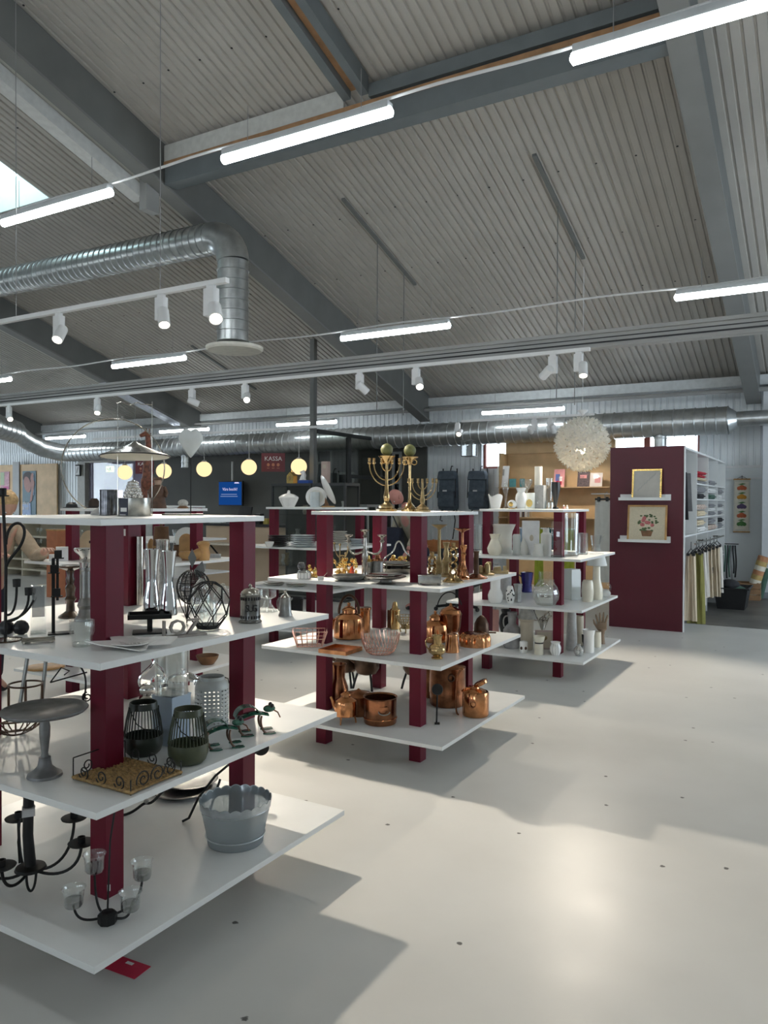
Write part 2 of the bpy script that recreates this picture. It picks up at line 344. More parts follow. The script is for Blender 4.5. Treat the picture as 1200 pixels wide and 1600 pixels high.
# light cable tray hung beside the middle beam, ends in an open channel
t = thing('roof_channel', 'white channel tray beside the middle roof beam, open at its lower end', 'tray', (-7.3, 0, 0))
tr = B(); y0, y1 = 1.2, 6.62
for xa, xb, a, b in ((-.09, .09, -.66, -.64), (-.09, -.075, -.64, -.5), (.075, .09, -.64, -.5)):
    tr.add([(x, y, zr(y)+c) for y in (y0, y1) for x, c in ((xa, a), (xb, a), (xb, b), (xa, b))], [(0, 1, 2, 3), (7, 6, 5, 4), (0, 4, 5, 1), (1, 5, 6, 2), (2, 6, 7, 3), (3, 7, 4, 0)])
tr.build('channel', M('tray_white', (.62, .62, .6), .5), t, smooth=False)
B().b2(.08, .2, 6.55, 6.75, zr(6.7)-.78, zr(6.7)-.02).build('hanger_plate', m_beaml, t, smooth=False)
t = thing('roof_channel', 'pale blue white strip under the far left roof beam near the hall end', 'tray', (-13.1, 0, 0)); tr = B()
tr.add([(x, y, zr(y)+c) for y in (10.9, 13.0) for x, c in ((-.1, -.60), (.1, -.60), (.1, -.535), (-.1, -.535))], [(0, 1, 2, 3), (7, 6, 5, 4), (0, 4, 5, 1), (1, 5, 6, 2), (2, 6, 7, 3), (3, 7, 4, 0)]); tr.build('channel', M('pale_strip', (.72, .76, .85), .4), t, smooth=False); B().b2(-.03, .03, 11.4, 11.46, zr(11.43)-.536, zr(11.43)-.5).build('clamp', m_beam, t, smooth=False)  # pale strip set along the beam bottom as a separate channel
# girder with boarded face, timber and steel
t = thing('girder', 'cross girder of pale board, timber strip and dark steel under the roof', 'beam', (0, 6.7, zr(6.7)))
B().b2(-6.9, -4.36, -.06, -.03, -.24, -.045).build('white_board', M('flashing_white', (.6, .6, .57), .5), t, smooth=False)
B().b2(-4.06, -1.2, -.06, .1, -.2, -.07).build('steel_channel', m_steel, t, smooth=False)
B().b2(-6.9, -1.2, -.07, .12, -.29, -.24).build('timber_strip', m_wood, t, smooth=False)
B().b2(-6.9, -1.2, -.05, .14, -.5, -.29).build('steel_beam', m_steel, t, smooth=False)
t = thing('ridge_member', 'sloping timber member between two steel channels meeting the cross girder', 'beam', (-4.21, 0, 0))
def sl(b, xa, xb, ca, cb, y0=1, y1=6.64): return b.add([(x, y, zr(y)+c) for y in (y0, y1) for x, c in ((xa, ca), (xb, ca), (xb, cb), (xa, cb))], [(0, 1, 2, 3), (7, 6, 5, 4), (0, 4, 5, 1), (1, 5, 6, 2), (2, 6, 7, 3), (3, 7, 4, 0)])
sl(B(), -.15, -.06, -.19, -.01).build('steel_channel', m_steel, t, smooth=False); sl(B(), .06, .15, -.19, -.01).build('steel_channel', m_steel, t, smooth=False)
sl(B(), -.06, .06, -.11, -.01).build('timber', m_wood, t, smooth=False)
# dark slots in the roof with hanging wires
for i, (x, lab) in enumerate(((-5.35, 'dark mounting rail on the roof, left of the two, with two hanging wires'), (-2.855, 'dark mounting rail on the roof, right of the two, with two hanging wires'))):
    t = thing('mounting_rail', lab, 'rail', (x, 0, 0))
    sl(B(), -.025, .025, -.03, -.001, 8.15, 10.09).build('rail', m_beam, t, smooth=False)
    for y in (9.0, 9.75): B().tube([(0, y, zr(y)-.02), (0, y, 2.75)], .006, 5).build('wire', m_beam, t)
for i, (x, y, ln) in enumerate(((-10.6, 10.9, 1.9), (-13.9, 11.2, 1.8))):
    t = thing('mounting_rail', ('dark mounting rail on the roof behind the drop duct', 'dark mounting rail on the roof above the far left duct')[i], 'rail', (x, 0, 0)); sl(B(), -.025, .025, -.03, -.001, y, y+ln).build('rail', m_beam, t, smooth=False)
# screw heads of the roof sheets: tiny and countless
sb = B()
for y in (2.4, 3.6, 4.8, 5.9, 7.3, 8.5, 9.7, 10.9, 12.1):
    x = -12.8
    while x < -1.3:
        if not (-10.7 < x < -9.3): sb.lathe([(.012, -.006), (.012, 0)], 6, (x+.035, y+random.uniform(-.03, .03), zr(y)-.002))
        x += .42
s = sb.build('roof_screws', m_black, bpy.data.objects['ceiling'], smooth=False); s['kind'] = 'stuff'

# ---------------------------------------------------------------- strip lights
m_fixture = M('fixture_grey', (.55, .57, .58), .4)
def strip_proto():
    t = thing('strip_light', '', 'strip light', group='tube strip lights')
    B().box((0, 0, .045), (1.46, .075, .05)).build('housing', m_fixture, t, bev=.008)
    d = B(); d.tube([(-.75, 0, 0), (-.735, 0, 0), (.735, 0, 0), (.75, 0, 0)], [.012, .036, .036, .012], 10); d.build('diffuser', m_tube, t)
    for x in (-.5, .5): B().tube([(x, 0, .07), (x, 0, .35)], .003, 4).build('wire', m_wire, t)
    return t
rows = [(4.5, 4.11, [-14.2, -11.48, -8.76, -6.04, -3.31, -.61, 2.1], 'front hanging row'), (8.0, 3.52, [-16.7, -12.6, -8.64, -4.53, -.61, 3.3], 'middle hanging row'), (12.75, 3.09, [-16.7, -12.63, -9.25, -4.65], 'far row by the wall'),
        (.9, 4.6, [-9.5, -6.8, -4.1, -1.4, 1.3], 'row over the camera'), (-3.2, 4.6, [-9.5, -6.8, -4.1, -1.4, 1.3], 'row behind the camera')]
TL = {(4.5, -6.04): 'lit tube light hanging just under the skylight', (4.5, -3.31): 'long lit tube light hanging before the white board of the cross girder', (4.5, -.61): 'lit tube light cut by the upper right corner of the picture',
      (8.0, -12.6): 'lit tube light end at the left picture edge above the long beam', (8.0, -8.64): 'lit tube light hanging left of the drop duct plate above the long beam', (8.0, -4.53): 'lit tube light hanging above the middle of the long beam', (8.0, -.61): 'lit tube light above the right end of the long beam',
      (12.75, -16.7): 'far tube light above the plywood poster board', (12.75, -12.63): 'far tube light behind the heart balloon', (12.75, -9.25): 'far tube light crossed by the dark steel post', (12.75, -4.65): 'far tube light left above the white ball lamp'}
sp = None
for y, z, xs, lab in rows:
    for i, x in enumerate(xs):
        l = TL.get((y, x), 'lit tube light hanging out of view in the %s' % lab)
        if sp is None: sp = strip_proto(); sp['label'] = l; sp.location = (x, y, z)
        else: dup(sp, (x, y, z), 0, l)
for (y, z, xs, lab) in rows[:2]:
    c = []
    n = 60
    for i in range(n+1):
        x = xs[0]+(xs[-1]-xs[0])*i/n; c.append((x, y+.03, z+.10+.012*math.sin(i*.9)))
    tag(B().tube(c, .011, 5).build('power_cable', m_lampw), 'white cable linking the tube lights of the %s' % lab, 'cable')

# ---------------------------------------------------------------- long beam with light track, and the shorter near track
t = thing('suspended_beam', 'long grey channel beam hung across the hall above the shelves', 'beam', (0, 7.55, 3.0))
B().b2(-18, 2.5, -.05, .05, .0, .17).build('channel', M('channel_grey', (.36, .36, .35), .5, var=.06, sc=3), t, smooth=False, bev=.004)
B().b2(-18, 2.5, -.075, -.05, .135, .17).build('flange', m_beaml, t, smooth=False); B().b2(-18, 2.5, -.075, -.05, 0, .03).build('flange', m_beaml, t, smooth=False)
B().b2(-18, 2.5, -.0535, -.05, .045, .06).build('slot', m_black, t, smooth=False); B().b2(-18, 2.5, -.0535, -.05, .09, .10).build('slot', m_black, t, smooth=False)  # black strips paint the shade of grooves onto the flat face
def track(x0, x1, y, z, lab, hang=()):
    t = thing('light_track', lab, 'track', (0, y, z)); B().b2(x0, x1, -.02, .02, 0, .035).build('rail', m_lampw, t, smooth=False)
    for x, h in hang: B().tube([(x, 0, .03), (x, 0, h)], .004, 4).build('wire', m_wire, t)
    return t
track(-18, -2.03, 7.43, 2.965, 'white spotlight track fixed below the long grey beam')
track(-14, -3.65, 4.1, 3.02, 'white spotlight track hanging on thin wires in front of the spiral duct', ((-4.3, 2.9), (-6.0, 2.9), (-7.8, 2.9)))
track(-5.45, -3.2, 12.0, 2.86, 'far white spotlight track hanging before the back wall', ((-5.44, .2), (-3.4, .3)))
def spotlight(px, py, y, zt, aim, lit, lab, size=1.0, power=60, cone=38, col=(1, .89, .74)):
    c = ony(px, py, y); t = thing('spotlight', lab, 'spotlight', (c.x, y, zt), 0, 'track spotlights')
    h = .17*size
    B().box((0, 0, -.012), (.06*size, .03, .03)).build('adapter', m_lampw, t, smooth=False)
    B().box((0, 0, -.02-h/2), (.085*size, .055*size, h)).build('driver_box', m_lampw, t, bev=.006)
    d = (Vector(aim)-(Vector((c.x, y, zt-h)))).normalized(); q = Vector((0, 0, 1)).rotation_difference(d).to_matrix()
    hub = Vector((.055*size if d.x > 0 else -.055*size, -.03, -.02-h*.93))
    def rot(b):
        b.v = [tuple(hub+q @ Vector(v)) for v in b.v]; return b
    r = .043*size
    hd_ = rot(B().lathe([(r*.5, -.075*size), (r*.93, -.07*size), (r, -.06*size), (r, .075*size), (r*.88, .075*size), (r*.82, .055*size), (.002, .055*size)], 20)).build('head', m_lampw, t)
    rot(B().lathe([(.002, .058*size), (r*.80, .058*size), (r*.80, .0585*size), (.002, .0585*size)], 16)).build('lens', m_lens if lit else m_blackp, hd_)
    if lit:
        ld = bpy.data.lights.new('spot_beam', 'SPOT'); ld.energy = power*SPOT; ld.color = col; ld.spot_size = R(cone*2); ld.spot_blend = .5; ld.shadow_soft_size = .03
        lo = bpy.data.objects.new('spot_beam', ld); COL.objects.link(lo); lo.parent = t; lo.location = hub+d*(.08*size); lo.rotation_euler = d.to_track_quat('-Z', 'Y').to_euler()
    return t
A = spotlight
A(92, 500, 4.1, 3.02, (-4.5, 2.0, 0), 1, 'leftmost spotlight on the near track, lit and turned down', 1.0, 50)
A(252, 480, 4.1, 3.02, (-3.0, 3.2, 0), 1, 'middle spotlight on the near track, lit and aimed down', 1.0, 60)
A(330, 460, 4.1, 3.02, (-1.9, 2.4, 0.3), 1, 'brightest spotlight at the right end of the near track, glaring at the viewer', 1.15, 280, 50)
A(14, 640, 7.43, 2.965, (-7.5, 6, 0), 1, 'leftmost lit spotlight under the long beam')
A(152, 628, 7.43, 2.965, (-7.6, 5.5, 0), 1, 'second lit spotlight from the left under the long beam')
A(300, 615, 7.43, 2.965, (-5, 9.5, 1.5), 0, 'spotlight under the long beam turned away with a dark mouth, near the heart balloon')
A(383, 605, 7.43, 2.965, (-4.4, 5.0, .6), 1, 'lit spotlight under the long beam right of the heart balloon', 1, 60)
A(562, 588, 7.43, 2.965, (-3.6, 9, 1.2), 0, 'dark unlit spotlight under the long beam above the menorah')
A(650, 580, 7.43, 2.965, (-2.2, 5.0, 0), 1, 'lit spotlight under the long beam above the backpacks', 1, 110)
A(864, 562, 7.43, 2.965, (-4.4, 9.0, 1.6), 0, 'large unlit spotlight under the long beam, second from its right end')
A(904, 555, 7.43, 2.965, (-1.75, 6.2, 0), 1, 'rightmost spotlight under the long beam, glaring white', 1, 190, 46)
A(715, 660, 12.0, 2.86, (-5.0, 8, .5), 1, 'lit spotlight at the left end of the far track', 1, 30)
A(835, 655, 12.0, 2.86, (-4.4, 14, 1.6), 0, 'dark-mouthed spotlight on the far track near the white ball lamp')
A(860, 655, 12.0, 2.86, (-3.7, 13.2, 1.2), 1, 'spotlight on the far track beside the white ball lamp', 1, 60)

# ---------------------------------------------------------------- spiral ducts
def duct(b, pts, r, step=.11):
    """smooth pipe with raised seams"""
    P = [Vector(p) for p in pts]; out, rad = [], []
    for a, c in zip(P[:-1], P[1:]):
        n = max(1, int((c-a).length/step))
        for i in range(n):
            for u, e in ((0, 0), (.86, 0), (.90, .012), (.96, .012)):
                out.append(a+(c-a)*((i+u)/n)); rad.append(r+e)
    out.append(P[-1]); rad.append(r); return b.tube(out, rad, 20)
t = thing('spiral_duct', 'galvanised spiral duct turning down into a drop with a round plate below', 'duct', (0, 7.3, 0))
hz = 4.79
duct(B(), [(-16, 0, hz+.1), (-6.75, 0, hz)], .19).build('horizontal_pipe', m_galv, t)
el = [(-6.75+.34*math.sin(a), 0, hz-.34+.34*math.cos(a)) for a in [i*math.pi/16 for i in range(9)]]
B().tube(el, .198, 20).build('elbow', m_galv, t)
duct(B(), [(-6.41, 0, hz-.34), (-6.41, 0, 3.46)], .19).build('drop_pipe', m_galv, t)
B().lathe([(.001, 3.35), (.33, 3.35), (.35, 3.37), (.35, 3.40), (.05, 3.41)], 32, (-6.38, 0, 0)).build('diffuser_plate', M('diffuser_cream', (.75, .72, .64), .5), t)
for dx in (-.1, .1): B().tube([(-6.4+dx, 0, 3.40), (-6.4+dx, 0, 3.48)], .006, 5).build('stay', m_galv, t)
t = thing('spiral_duct', 'long spiral duct running along the back wall above the windows', 'duct', (0, 13.3, 0))
duct(B(), [(-17.2, 0, 2.74), (-1.42, 0, 2.82)], .22, .16).build('horizontal_pipe', m_galv, t)
B().tube([(-1.42, 0, 2.82), (-1.3, 0, 2.83)], [.22, .12], 20).build('reducer', m_galv, t); B().tube([(-1.3, 0, 2.83), (2, 0, 2.85)], .12, 16).build('thin_pipe', m_galv, t)
B().tube([(-17.2, 0, 2.74), (-17.5, -.1, 2.76), (-17.75, -.4, 2.85), (-17.8, -.8, 3.0), (-17.6, -1.3, 3.2)], .225, 20).build('elbow', m_galv, t)
duct(B(), [(-17.6, -1.3, 3.2), (-16.0, -4.5, 3.5)], .28, .2).build('branch_pipe', m_galv, t)
duct(B(), [(-2.455, 0, 2.7), (-2.455, 0, 2.0)], .10, .12).build('drop_pipe', m_galv, t)
duct(B(), [(-13.1, 0, 2.65), (-13.1, 0, 2.28)], .11, .12).build('drop_pipe', m_galv, t)
t = thing('lantern_box', 'small square glass and wire lantern hanging under the duct beside the window', 'lantern', ony(733, 701, 13.1))
k = mpp(t.location); b = B(k)
for x in (-9, 9):
    for y in (-9, 9): b.box((x, y, 0), (1.2, 1.2, 24))
for z in (-12, 12):
    for q in (-9, 9): b.box((q, 0, z), (1.2, 18, 1.2)); b.box((0, q, z), (18, 1.2, 1.2))
b.build('frame', m_beam, t, smooth=False); B(k).box((0, 0, 0), (17, 17, 23)).build('glass', m_pane, t, smooth=False); B(k).tube([(0, 0, 12), (0, 0, 15)], .6, 5).build('hook', m_beam, t)
# steel post and dark glazed partition
t = thing('steel_post', 'dark square steel post rising past the long beam to the roof', 'post', (-7.93, 11.15, 0)); B().b2(-.045, .045, -.045, .045, 0, 4.36).build('shaft', m_beam, t, smooth=False); B().b2(-.1, .1, -.1, .1, 0, .012).build('base_plate', m_beam, t, smooth=False)
t = thing('glass_partition', 'black framed glass partition beside the dark steel post', 'partition', (-7.93, 11.25, 0))
fr = B(); m_pf = M('partition_black', (.03, .032, .033), .45)
fr.b2(-.03, .03, 0, 2.6, 2.72, 2.79); fr.b2(-.03, .03, 0, 2.6, 0, .08); fr.b2(-.03, .03, 1.0, 1.1, .08, 2.72); fr.b2(-.03, .03, 2.5, 2.6, .08, 2.72); fr.b2(-.03, .03, 1.1, 2.5, 1.95, 2.02)
fr.build('frame', m_pf, t, smooth=False)
for a in ((.0, 1.0, .08, 2.72), (1.1, 2.5, .08, 1.95), (1.1, 2.5, 2.02, 2.72)): B().b2(-.004, .004, *a).build('pane', GLASS('partition_glass', (.6, .62, .6), .12) if a[0] == 0 else bpy.data.materials['partition_glass'], t, smooth=False)
# ---------------------------------------------------------------- the shelf units
HX, HY, ZS = (.6313, .6088, .5868, .3833), (.6352, .609, .578, .4072), (Z1, Z2, Z3, Z4)
def make_unit():
    t = thing('display_shelf', '', 'shelf unit', group='white and maroon shelf units')
    for hx, hy, z in zip(HX, HY, ZS): B().b2(-hx, hx, -hy, hy, z-.021, z).build('shelf', m_white, t, smooth=False, bev=.0015)
    for sx in (-1, 1):
        for sy in (-1, 1): B().box((sx*.329, sy*.3365, (Z4-.021)/2), (.074, .074, Z4-.021)).build('post', m_red, t, smooth=False, bev=.0015)
    return t
UN = {1: (-2.3866, 2.0677, 'nearest white shelf unit with maroon posts, at the lower left'), 2: (-2.398, 4.2996, 'second shelf unit with brass and copper ware, under the menorah'),
      3: (-2.3571, 6.8314, 'third shelf unit with glass and white vases, left of the maroon panel'), 4: (-4.81, 6.85, 'shelf unit of plates behind, under the lidded tureen'),
      5: (-4.80, 4.32, 'shelf unit of wooden things seen through the nearest unit'), 6: (-7.2, 6.85, 'shelf unit farther back under the pale stone dome')}
u0 = None
for i, (x, y, lab) in UN.items():
    if u0 is None: u0 = make_unit(); u0.location = (x, y, 0); u0['label'] = lab
    else: dup(u0, (x, y, 0), 0, lab)
B().box((-.318, .3365-.0376, 1.36), (.022, .001, .03)).build('price_tag', M('tag_paper', (.75, .75, .74), .7), u0, smooth=False)
# ---------------------------------------------------------------- goods: materials
m_iron = M('wrought_iron', (.015, .015, .015), .5, .4, var=.3)
m_chrome = M('polished_silver', (.74, .74, .73), .06, 1, var=.08, sc=20)
m_silver = M('tarnished_silver', (.5, .47, .42), .16, 1, var=.2, sc=25)
m_pewter = M('pewter', (.30, .30, .29), .38, .9, var=.2, sc=30)
m_zinc = M('zinc', (.50, .54, .57), .38, .8, var=.2, sc=18)
m_cast = M('cast_aluminium', (.22, .22, .22), .45, .6, var=.2, sc=25)
m_brass = M('brass', (.52, .36, .17), .14, 1, var=.25, sc=25)
m_brassd = M('aged_brass', (.36, .27, .14), .36, 1, var=.35, sc=20)
m_gold = M('gilt', (.85, .58, .2), .18, 1, var=.2)
m_copper = M('copper', (.60, .27, .12), .14, 1, var=.35, sc=18)
m_copperd = M('aged_copper', (.33, .14, .07), .24, .95, var=.5, sc=16)
m_rose = M('rose_copper_wire', (.75, .42, .33), .25, 1)
m_bronze = M('dark_bronze', (.10, .06, .04), .4, .8, var=.3)
m_ceram = M('white_ceramic', (.86, .85, .82), .18, var=.03, coat=.4)
m_cream = M('cream_ceramic', (.78, .73, .60), .25, var=.05, coat=.3)
m_milk = GLASS('milk_glass', frost=.95, fcol=(.93, .92, .88))
m_frost = GLASS('frosted_glass', frost=.55, fcol=(.9, .92, .90))
m_glass = GLASS('clear_glass', (.96, .975, .97), .16)
m_smoke = GLASS('smoke_glass', (.55, .55, .56), .18)
m_greyc = M('grey_ceramic', (.42, .42, .40), .45, var=.25, sc=20)
m_conc = M('concrete_grey', (.45, .45, .44), .7, var=.12, sc=30)
m_beige = M('beige_stoneware', (.52, .46, .36), .5, var=.08)
m_blkc = M('black_ceramic', (.012, .012, .014), .3)
m_bluec = M('cobalt_glass', (.03, .03, .22), .1, var=.2, coat=.6)
m_pinkc = M('pink_ceramic', (.62, .32, .27), .5)
m_green = M('olive_lacquer', (.055, .065, .035), .38, var=.25)
m_greend = M('dark_green_lacquer', (.022, .028, .02), .38, var=.25)
m_frog = M('green_glaze', (.03, .12, .08), .2, var=.5, sc=60, coat=.5)
m_wicker = M('wicker', (.34, .21, .08), .65, var=.45, sc=70, bump=.6, bsc=120)
m_dbrown = M('brown_glaze', (.06, .035, .018), .25, var=.4, sc=30, coat=.4)
m_wooddk = M('dark_wood', (.18, .085, .035), .5, var=.3, sc=12)
m_woodmd = M('honey_wood', (.45, .25, .09), .45, var=.22, sc=10)
m_woodlt = M('birch_wood', (.72, .55, .34), .5, var=.1, sc=8)
m_label = M('label_white', (.8, .8, .8), .6); m_labeld = M('label_navy', (.03, .035, .06), .5)
m_greyw = M('grey_washed_wood', (.34, .31, .28), .7, var=.2, sc=25)
m_paleblue = M('pale_blue_ceramic', (.50, .60, .72), .35, var=.04)
m_redcard = M('red_card', (.5, .02, .06), .6)
m_paper = M('rice_paper', (.74, .76, .74), .7, var=.06)
m_olivewax = M('olive_wax', (.17, .175, .06), .5, var=.25, sc=30)

def L(name, label, cat, px, py, z, prof, mat, hollow=0, n=28, group=None, r=None, **kw):
    p, k = spot(px, py, z, prof[0][0] if r is None else r)
    b = B(k).lathe(wall(prof, hollow) if hollow else prof, n, cap=not hollow, **kw)
    if hollow: b.lathe([(.01, .3), (max(prof[0][0]-.2, .1), .3)], n, cap=False)
    return tag(b.build(name, mat, loc=p, rz=facing(p)), label, cat, group)
def LP(name, label, cat, px, py, z, parts, r, group=None):
    """lathed thing of several parts: (part, profile, material, hollow)"""
    t, k = item(name, label, cat, px, py, z, r, group)
    for pn, prof, mat, *h in parts:
        hw = h[0] if h else 0; b = B(k).lathe(wall(prof, hw) if hw else prof, 28, cap=not hw)
        b.build(pn, mat, t)
    return t, k

# ---------------- nearest unit, top shelf
TOPY = lambda px: 2.02
t, k = item('saucepan', 'large brushed steel pot with a navy paper label on the top shelf', 'pot', 210, 804, Z4, 25)
B(k).lathe(wall([(24.5, 0), (25, 1), (25, 28), (25.6, 28.5)], .7), 40, cap=False).build('body', M('brushed_steel', (.5, .49, .45), .25, 1, var=.3, sc=30), t); B(k).lathe([(.01, .4), (24.4, .4)], 40, cap=False).build('bottom', m_pewter, t)
lb = B(k); lb.grid(lambda u, v: (25.3*math.sin(R(-62+40*u)), -25.3*math.cos(R(-62+40*u)), 1+26.5*v), 8, 1); lb.build('label', m_labeld, t, solid=.15)
lb = B(k); lb.grid(lambda u, v: (25.6*math.sin(R(-52+26*u)), -25.6*math.cos(R(-52+26*u)), 7+6*v), 6, 1); lb.build('sticker', m_label, t, solid=.1)
lb = B(k); lb.grid(lambda u, v: (25.6*math.sin(R(-57+27*u)), -25.6*math.cos(R(-57+27*u)), 1.6+1.2*v), 6, 1); lb.build('barcode_strip', m_label, t, solid=.1)
t, k = item('silver_pine_cone', 'shiny silver ornament of stacked scales behind the steel pot', 'ornament', 208, 803, Z4, 62)
b = B(k)
for i in range(7):
    z = 20+i*5; rr = 15-abs(i-2.2)*2.4
    for j in range(9):
        a = 2*math.pi*(j+i*.5)/9; b.sph((rr*math.cos(a)*.75, rr*math.sin(a)*.75, z), (4.5, 4.5, 3.6), 8, 6)
b.lathe([(14, 0), (12, 3), (4, 8), (5, 20), (9, 24), (8, 50), (2, 55)], 16); b.build('body', m_chrome, t)
L('ribbed_canister', 'dark ribbed metal canister at the left of the steel pot', 'canister', 170, 803, Z4, [(14, 0), (14, 39), (13, 40)], M('ribbed_gunmetal', (.14, .14, .15), .22, 1, var=.6, sc=40), .8, 26, r=40)
# hoop stand
t, k = item('hoop_ornament', 'large thin metal hoop standing on the top shelf around the pendant shade', 'hoop', 178, 803, Z4, 75)
cz = 74; q = 76
B(k).tube([(q*math.cos(R(a)), 0, cz+q*math.sin(R(a))) for a in range(-42, 245, 7)], .95, 8).build('ring', m_silver, t)
B(k).lathe([(14, 0), (13.5, 4), (7, 9), (2, 12)], 14, (-20, -6, 0)).build('foot', m_conc, t); B(k).tube([(-28, 0, 2), (-6, -6, 9)], .9, 6).build('clip', m_silver, t)
B(k).lathe([(1.9, 148), (1.9, 154)], 8, (12, 0, 0)).build('knob', m_silver, t)
# frame with hanging shade
t, k = item('wire_display_stand', 'thin silver wire frame on the top shelf carrying a conical shade', 'frame', 211, 803, Z4, 8)
k1 = k
B(k).tube([(-26, 22, 0), (-26, 22, 178)], .55, 6).build('upright', m_silver, t); B(k).tube([(26, 22, 0), (26, 22, 183)], .55, 6).build('upright', m_silver, t)
B(k).tube([(-28, 22, 178)]+[(-26+52*i/12, 22, 178+2.4*math.sin(i*1.15)*(1 if i < 8 else 0)) for i in range(13)], .7, 6).build('crossbar', m_silver, t)
B(k).tube([(-26, 22, .6), (-26, 42, .6), (26, 42, .6), (26, 22, .6)], .7, 6).build('base_rod', m_silver, t)
p0 = t.location
t, k = item('pendant_shade', 'wide conical chrome lamp shade with pale inside hanging over the steel pot', 'lamp shade', 211, 803, Z4, 8)
t.location.z += 96*k; t.rotation_euler.x = R(-3.5)
B(k).lathe([(54, 0), (55, 1.6), (30, 11), (9, 20), (4, 24), (2, 25)], 40, (0, 30, 0), cap=False).build('shade', M('chrome_shade', (.5, .5, .48), .15, 1), t, solid=.4)
B(k).lathe([(53, .2), (29, 9.6), (8, 18.5)], 40, (0, 30, 0), cap=False).build('liner', M('shade_liner', (.8, .74, .62), .6), t)
B(k).tube(ring(54.5, 48, .4, (0, 30)), .8, 6, True).build('rim', m_black, t); B(k).tube([(0, 30, 24), (0, 22, 84)], .4, 5).build('cord', m_wire, t)
# heart on a stand
t, k = item('heart_lamp', 'white paper heart balloon on a thin dark stand', 'lamp', 298, 803, Z4, 150)
hp = []
def heart(u, v):
    a = 2*math.pi*u; th = math.pi*v
    x = 19.5*math.sin(th)**.9*math.cos(a); y = 11*math.sin(th)*math.sin(a); z = 24*math.cos(th)
    w = (z+24)/48; x *= .10+.92*min(1, w*1.5)**.75; z -= 5*max(0, 1-abs(x)/8)*max(0, (w-.72)*3.6)
    return (x, y*(.3+.7*min(1, w*1.6)), 113+z)
B(k).grid(heart, 36, 26).build('heart', m_paper, t)
B(k).tube([(0, 0, 0), (0, 0, 90)], .9, 8).build('rod', m_iron, t); B(k).box((-12, 0, 1), (62, 26, 2)).build('base', m_iron, t, bev=.5)

# ---------------- nearest unit, third shelf
def iron_candelabrum(px, py, label):
    t = thing('iron_candelabrum', label, 'candelabrum', (ony(px, 790, 1.572).x, 1.572, Z3+.0006)); t.rotation_euler.z = facing(t.location); k = mpp(t.location)
    B(k).lathe([(26, 0), (25, 2), (6, 4), (2, 5)], 20).build('base', m_dbrown, t)
    B(k).tube([(0, 0, 3), (1, 0, 120), (-3, 0, 225)], 2.4, 8).build('stem', m_iron, t)
    B(k).lathe([(8.5, 225), (9, 227), (1, 227.5)], 16, (-3, 0, 0)).build('drip_tray', m_iron, t); B(k).lathe(wall([(5, 227), (5.2, 238)], .6), 14, (-3, 0, 0), cap=False).build('candle_cup', m_iron, t)
    B(k).tube(bez((1, 0, 150), (2, 0, 195), (34, 0, 190), (26, -6, 160), 18)+bez((26, -6, 160), (20, -8, 138), (4, -3, 130), (2, 0, 116), 12)[1:], 2.3, 8).build('scroll_arm', m_iron, t)
    for ex, ez, s in ((16, 84, 40), (33, 70, 30)):
        B(k).tube(bez((1, 0, s), (8, -4, s-2), (ex, -8, s+6), (ex, -8, ez), 12), 1.9, 8).build('arm', m_iron, t)
        B(k).lathe(wall([(5.5, ez), (6, ez+12)], .6), 14, (ex, -8, 0), cap=False).build('candle_cup', m_iron, t)
    B(k).tube(bez((2, 0, 30), (20, -12, 36), (30, -12, 40), (40, -10, 62), 10), 1.8, 8).build('arm', m_iron, t)
    return t
iron_candelabrum(8, 970, 'tall black iron candelabrum with a looping arm at the left edge')
t, k = item('iron_candlestick', 'black iron candlestick with stepped square cups on a square foot', 'candlestick', 92, 993, Z3, 16)
B(k).box((3, 0, 1), (38, 26, 2)).build('base', m_iron, t, bev=.4); B(k).box((-8, 0, 60), (5, 5, 118)).build('stem', m_iron, t); B(k).box((-2, 0, 88), (4, 4, 70)).build('upper_stem', m_iron, t)
for x, z in ((-1, 126), (-7, 103), (-3, 66)): B(k).box((x, 0, z), (11, 11, 12)).build('cup', m_iron, t); B(k).box((x, 0, z-6.5), (17, 14, 1.2)).build('drip_plate', m_iron, t)
for i, x in enumerate((10, 33)): L('black_ball_holder', 'shiny black ball %s on the shelf by the candlestick' % ('touching the left picture edge' if i == 0 else 'right of the pair'), 'ball', x, 992, Z3, [(5, 0), (9, 2), (11.5, 7), (12, 11), (10, 17), (6, 21), (1, 22.5)], m_blkc)
L('black_dish', 'flat dark dish in front of the two black balls', 'dish', 3, 990, Z3, [(14, 0), (20, 2), (22, 4)], m_blkc, .8, r=20)
t, k = item('glass_block_vase', 'tall square clear glass vase with a grey insert', 'vase', 60, 992, Z3, 13)
B(k).box((0, 0, 38), (22, 22, 76)).build('glass', m_glass, t, bev=.6); B(k).box((0, 0, 51), (18, 14, 48)).build('insert', m_smoke, t); B(k).box((0, 0, 1.5), (23, 23, 3)).build('foot', m_glass, t)
t, k = item('silver_candle_tray', 'low rectangular silver tray with rolled edges before the square glass vase', 'tray', 60, 1006, Z3, 12)
B(k).box((0, 0, 4), (46, 20, 1.2)).build('plate', m_chrome, t)
for y in (-10, 10): B(k).tube([(-24, y, 4.5), (24, y, 4.5)], 2.3, 8).build('rolled_edge', m_silver, t)
for x in (-20, 20):
    for y in (-9, 9): B(k).lathe([(1.6, 0), (2.2, 2), (1.5, 3.5)], 8, (x, y, 0)).build('foot', m_silver, t)
t, k = item('glass_tumbler', 'heavy clear glass tumbler with wavy walls near the front post', 'tumbler', 128, 1012, Z3, 14)
B(k).lathe(wall([(14, 0), (15, 2), (16, 16), (19, 22), (19, 41)], 1.6), 28, cap=False).build('glass', m_glass, t); B(k).lathe([(14, 0), (14.5, 6), (1, 8)], 28).build('thick_base', m_glass, t)
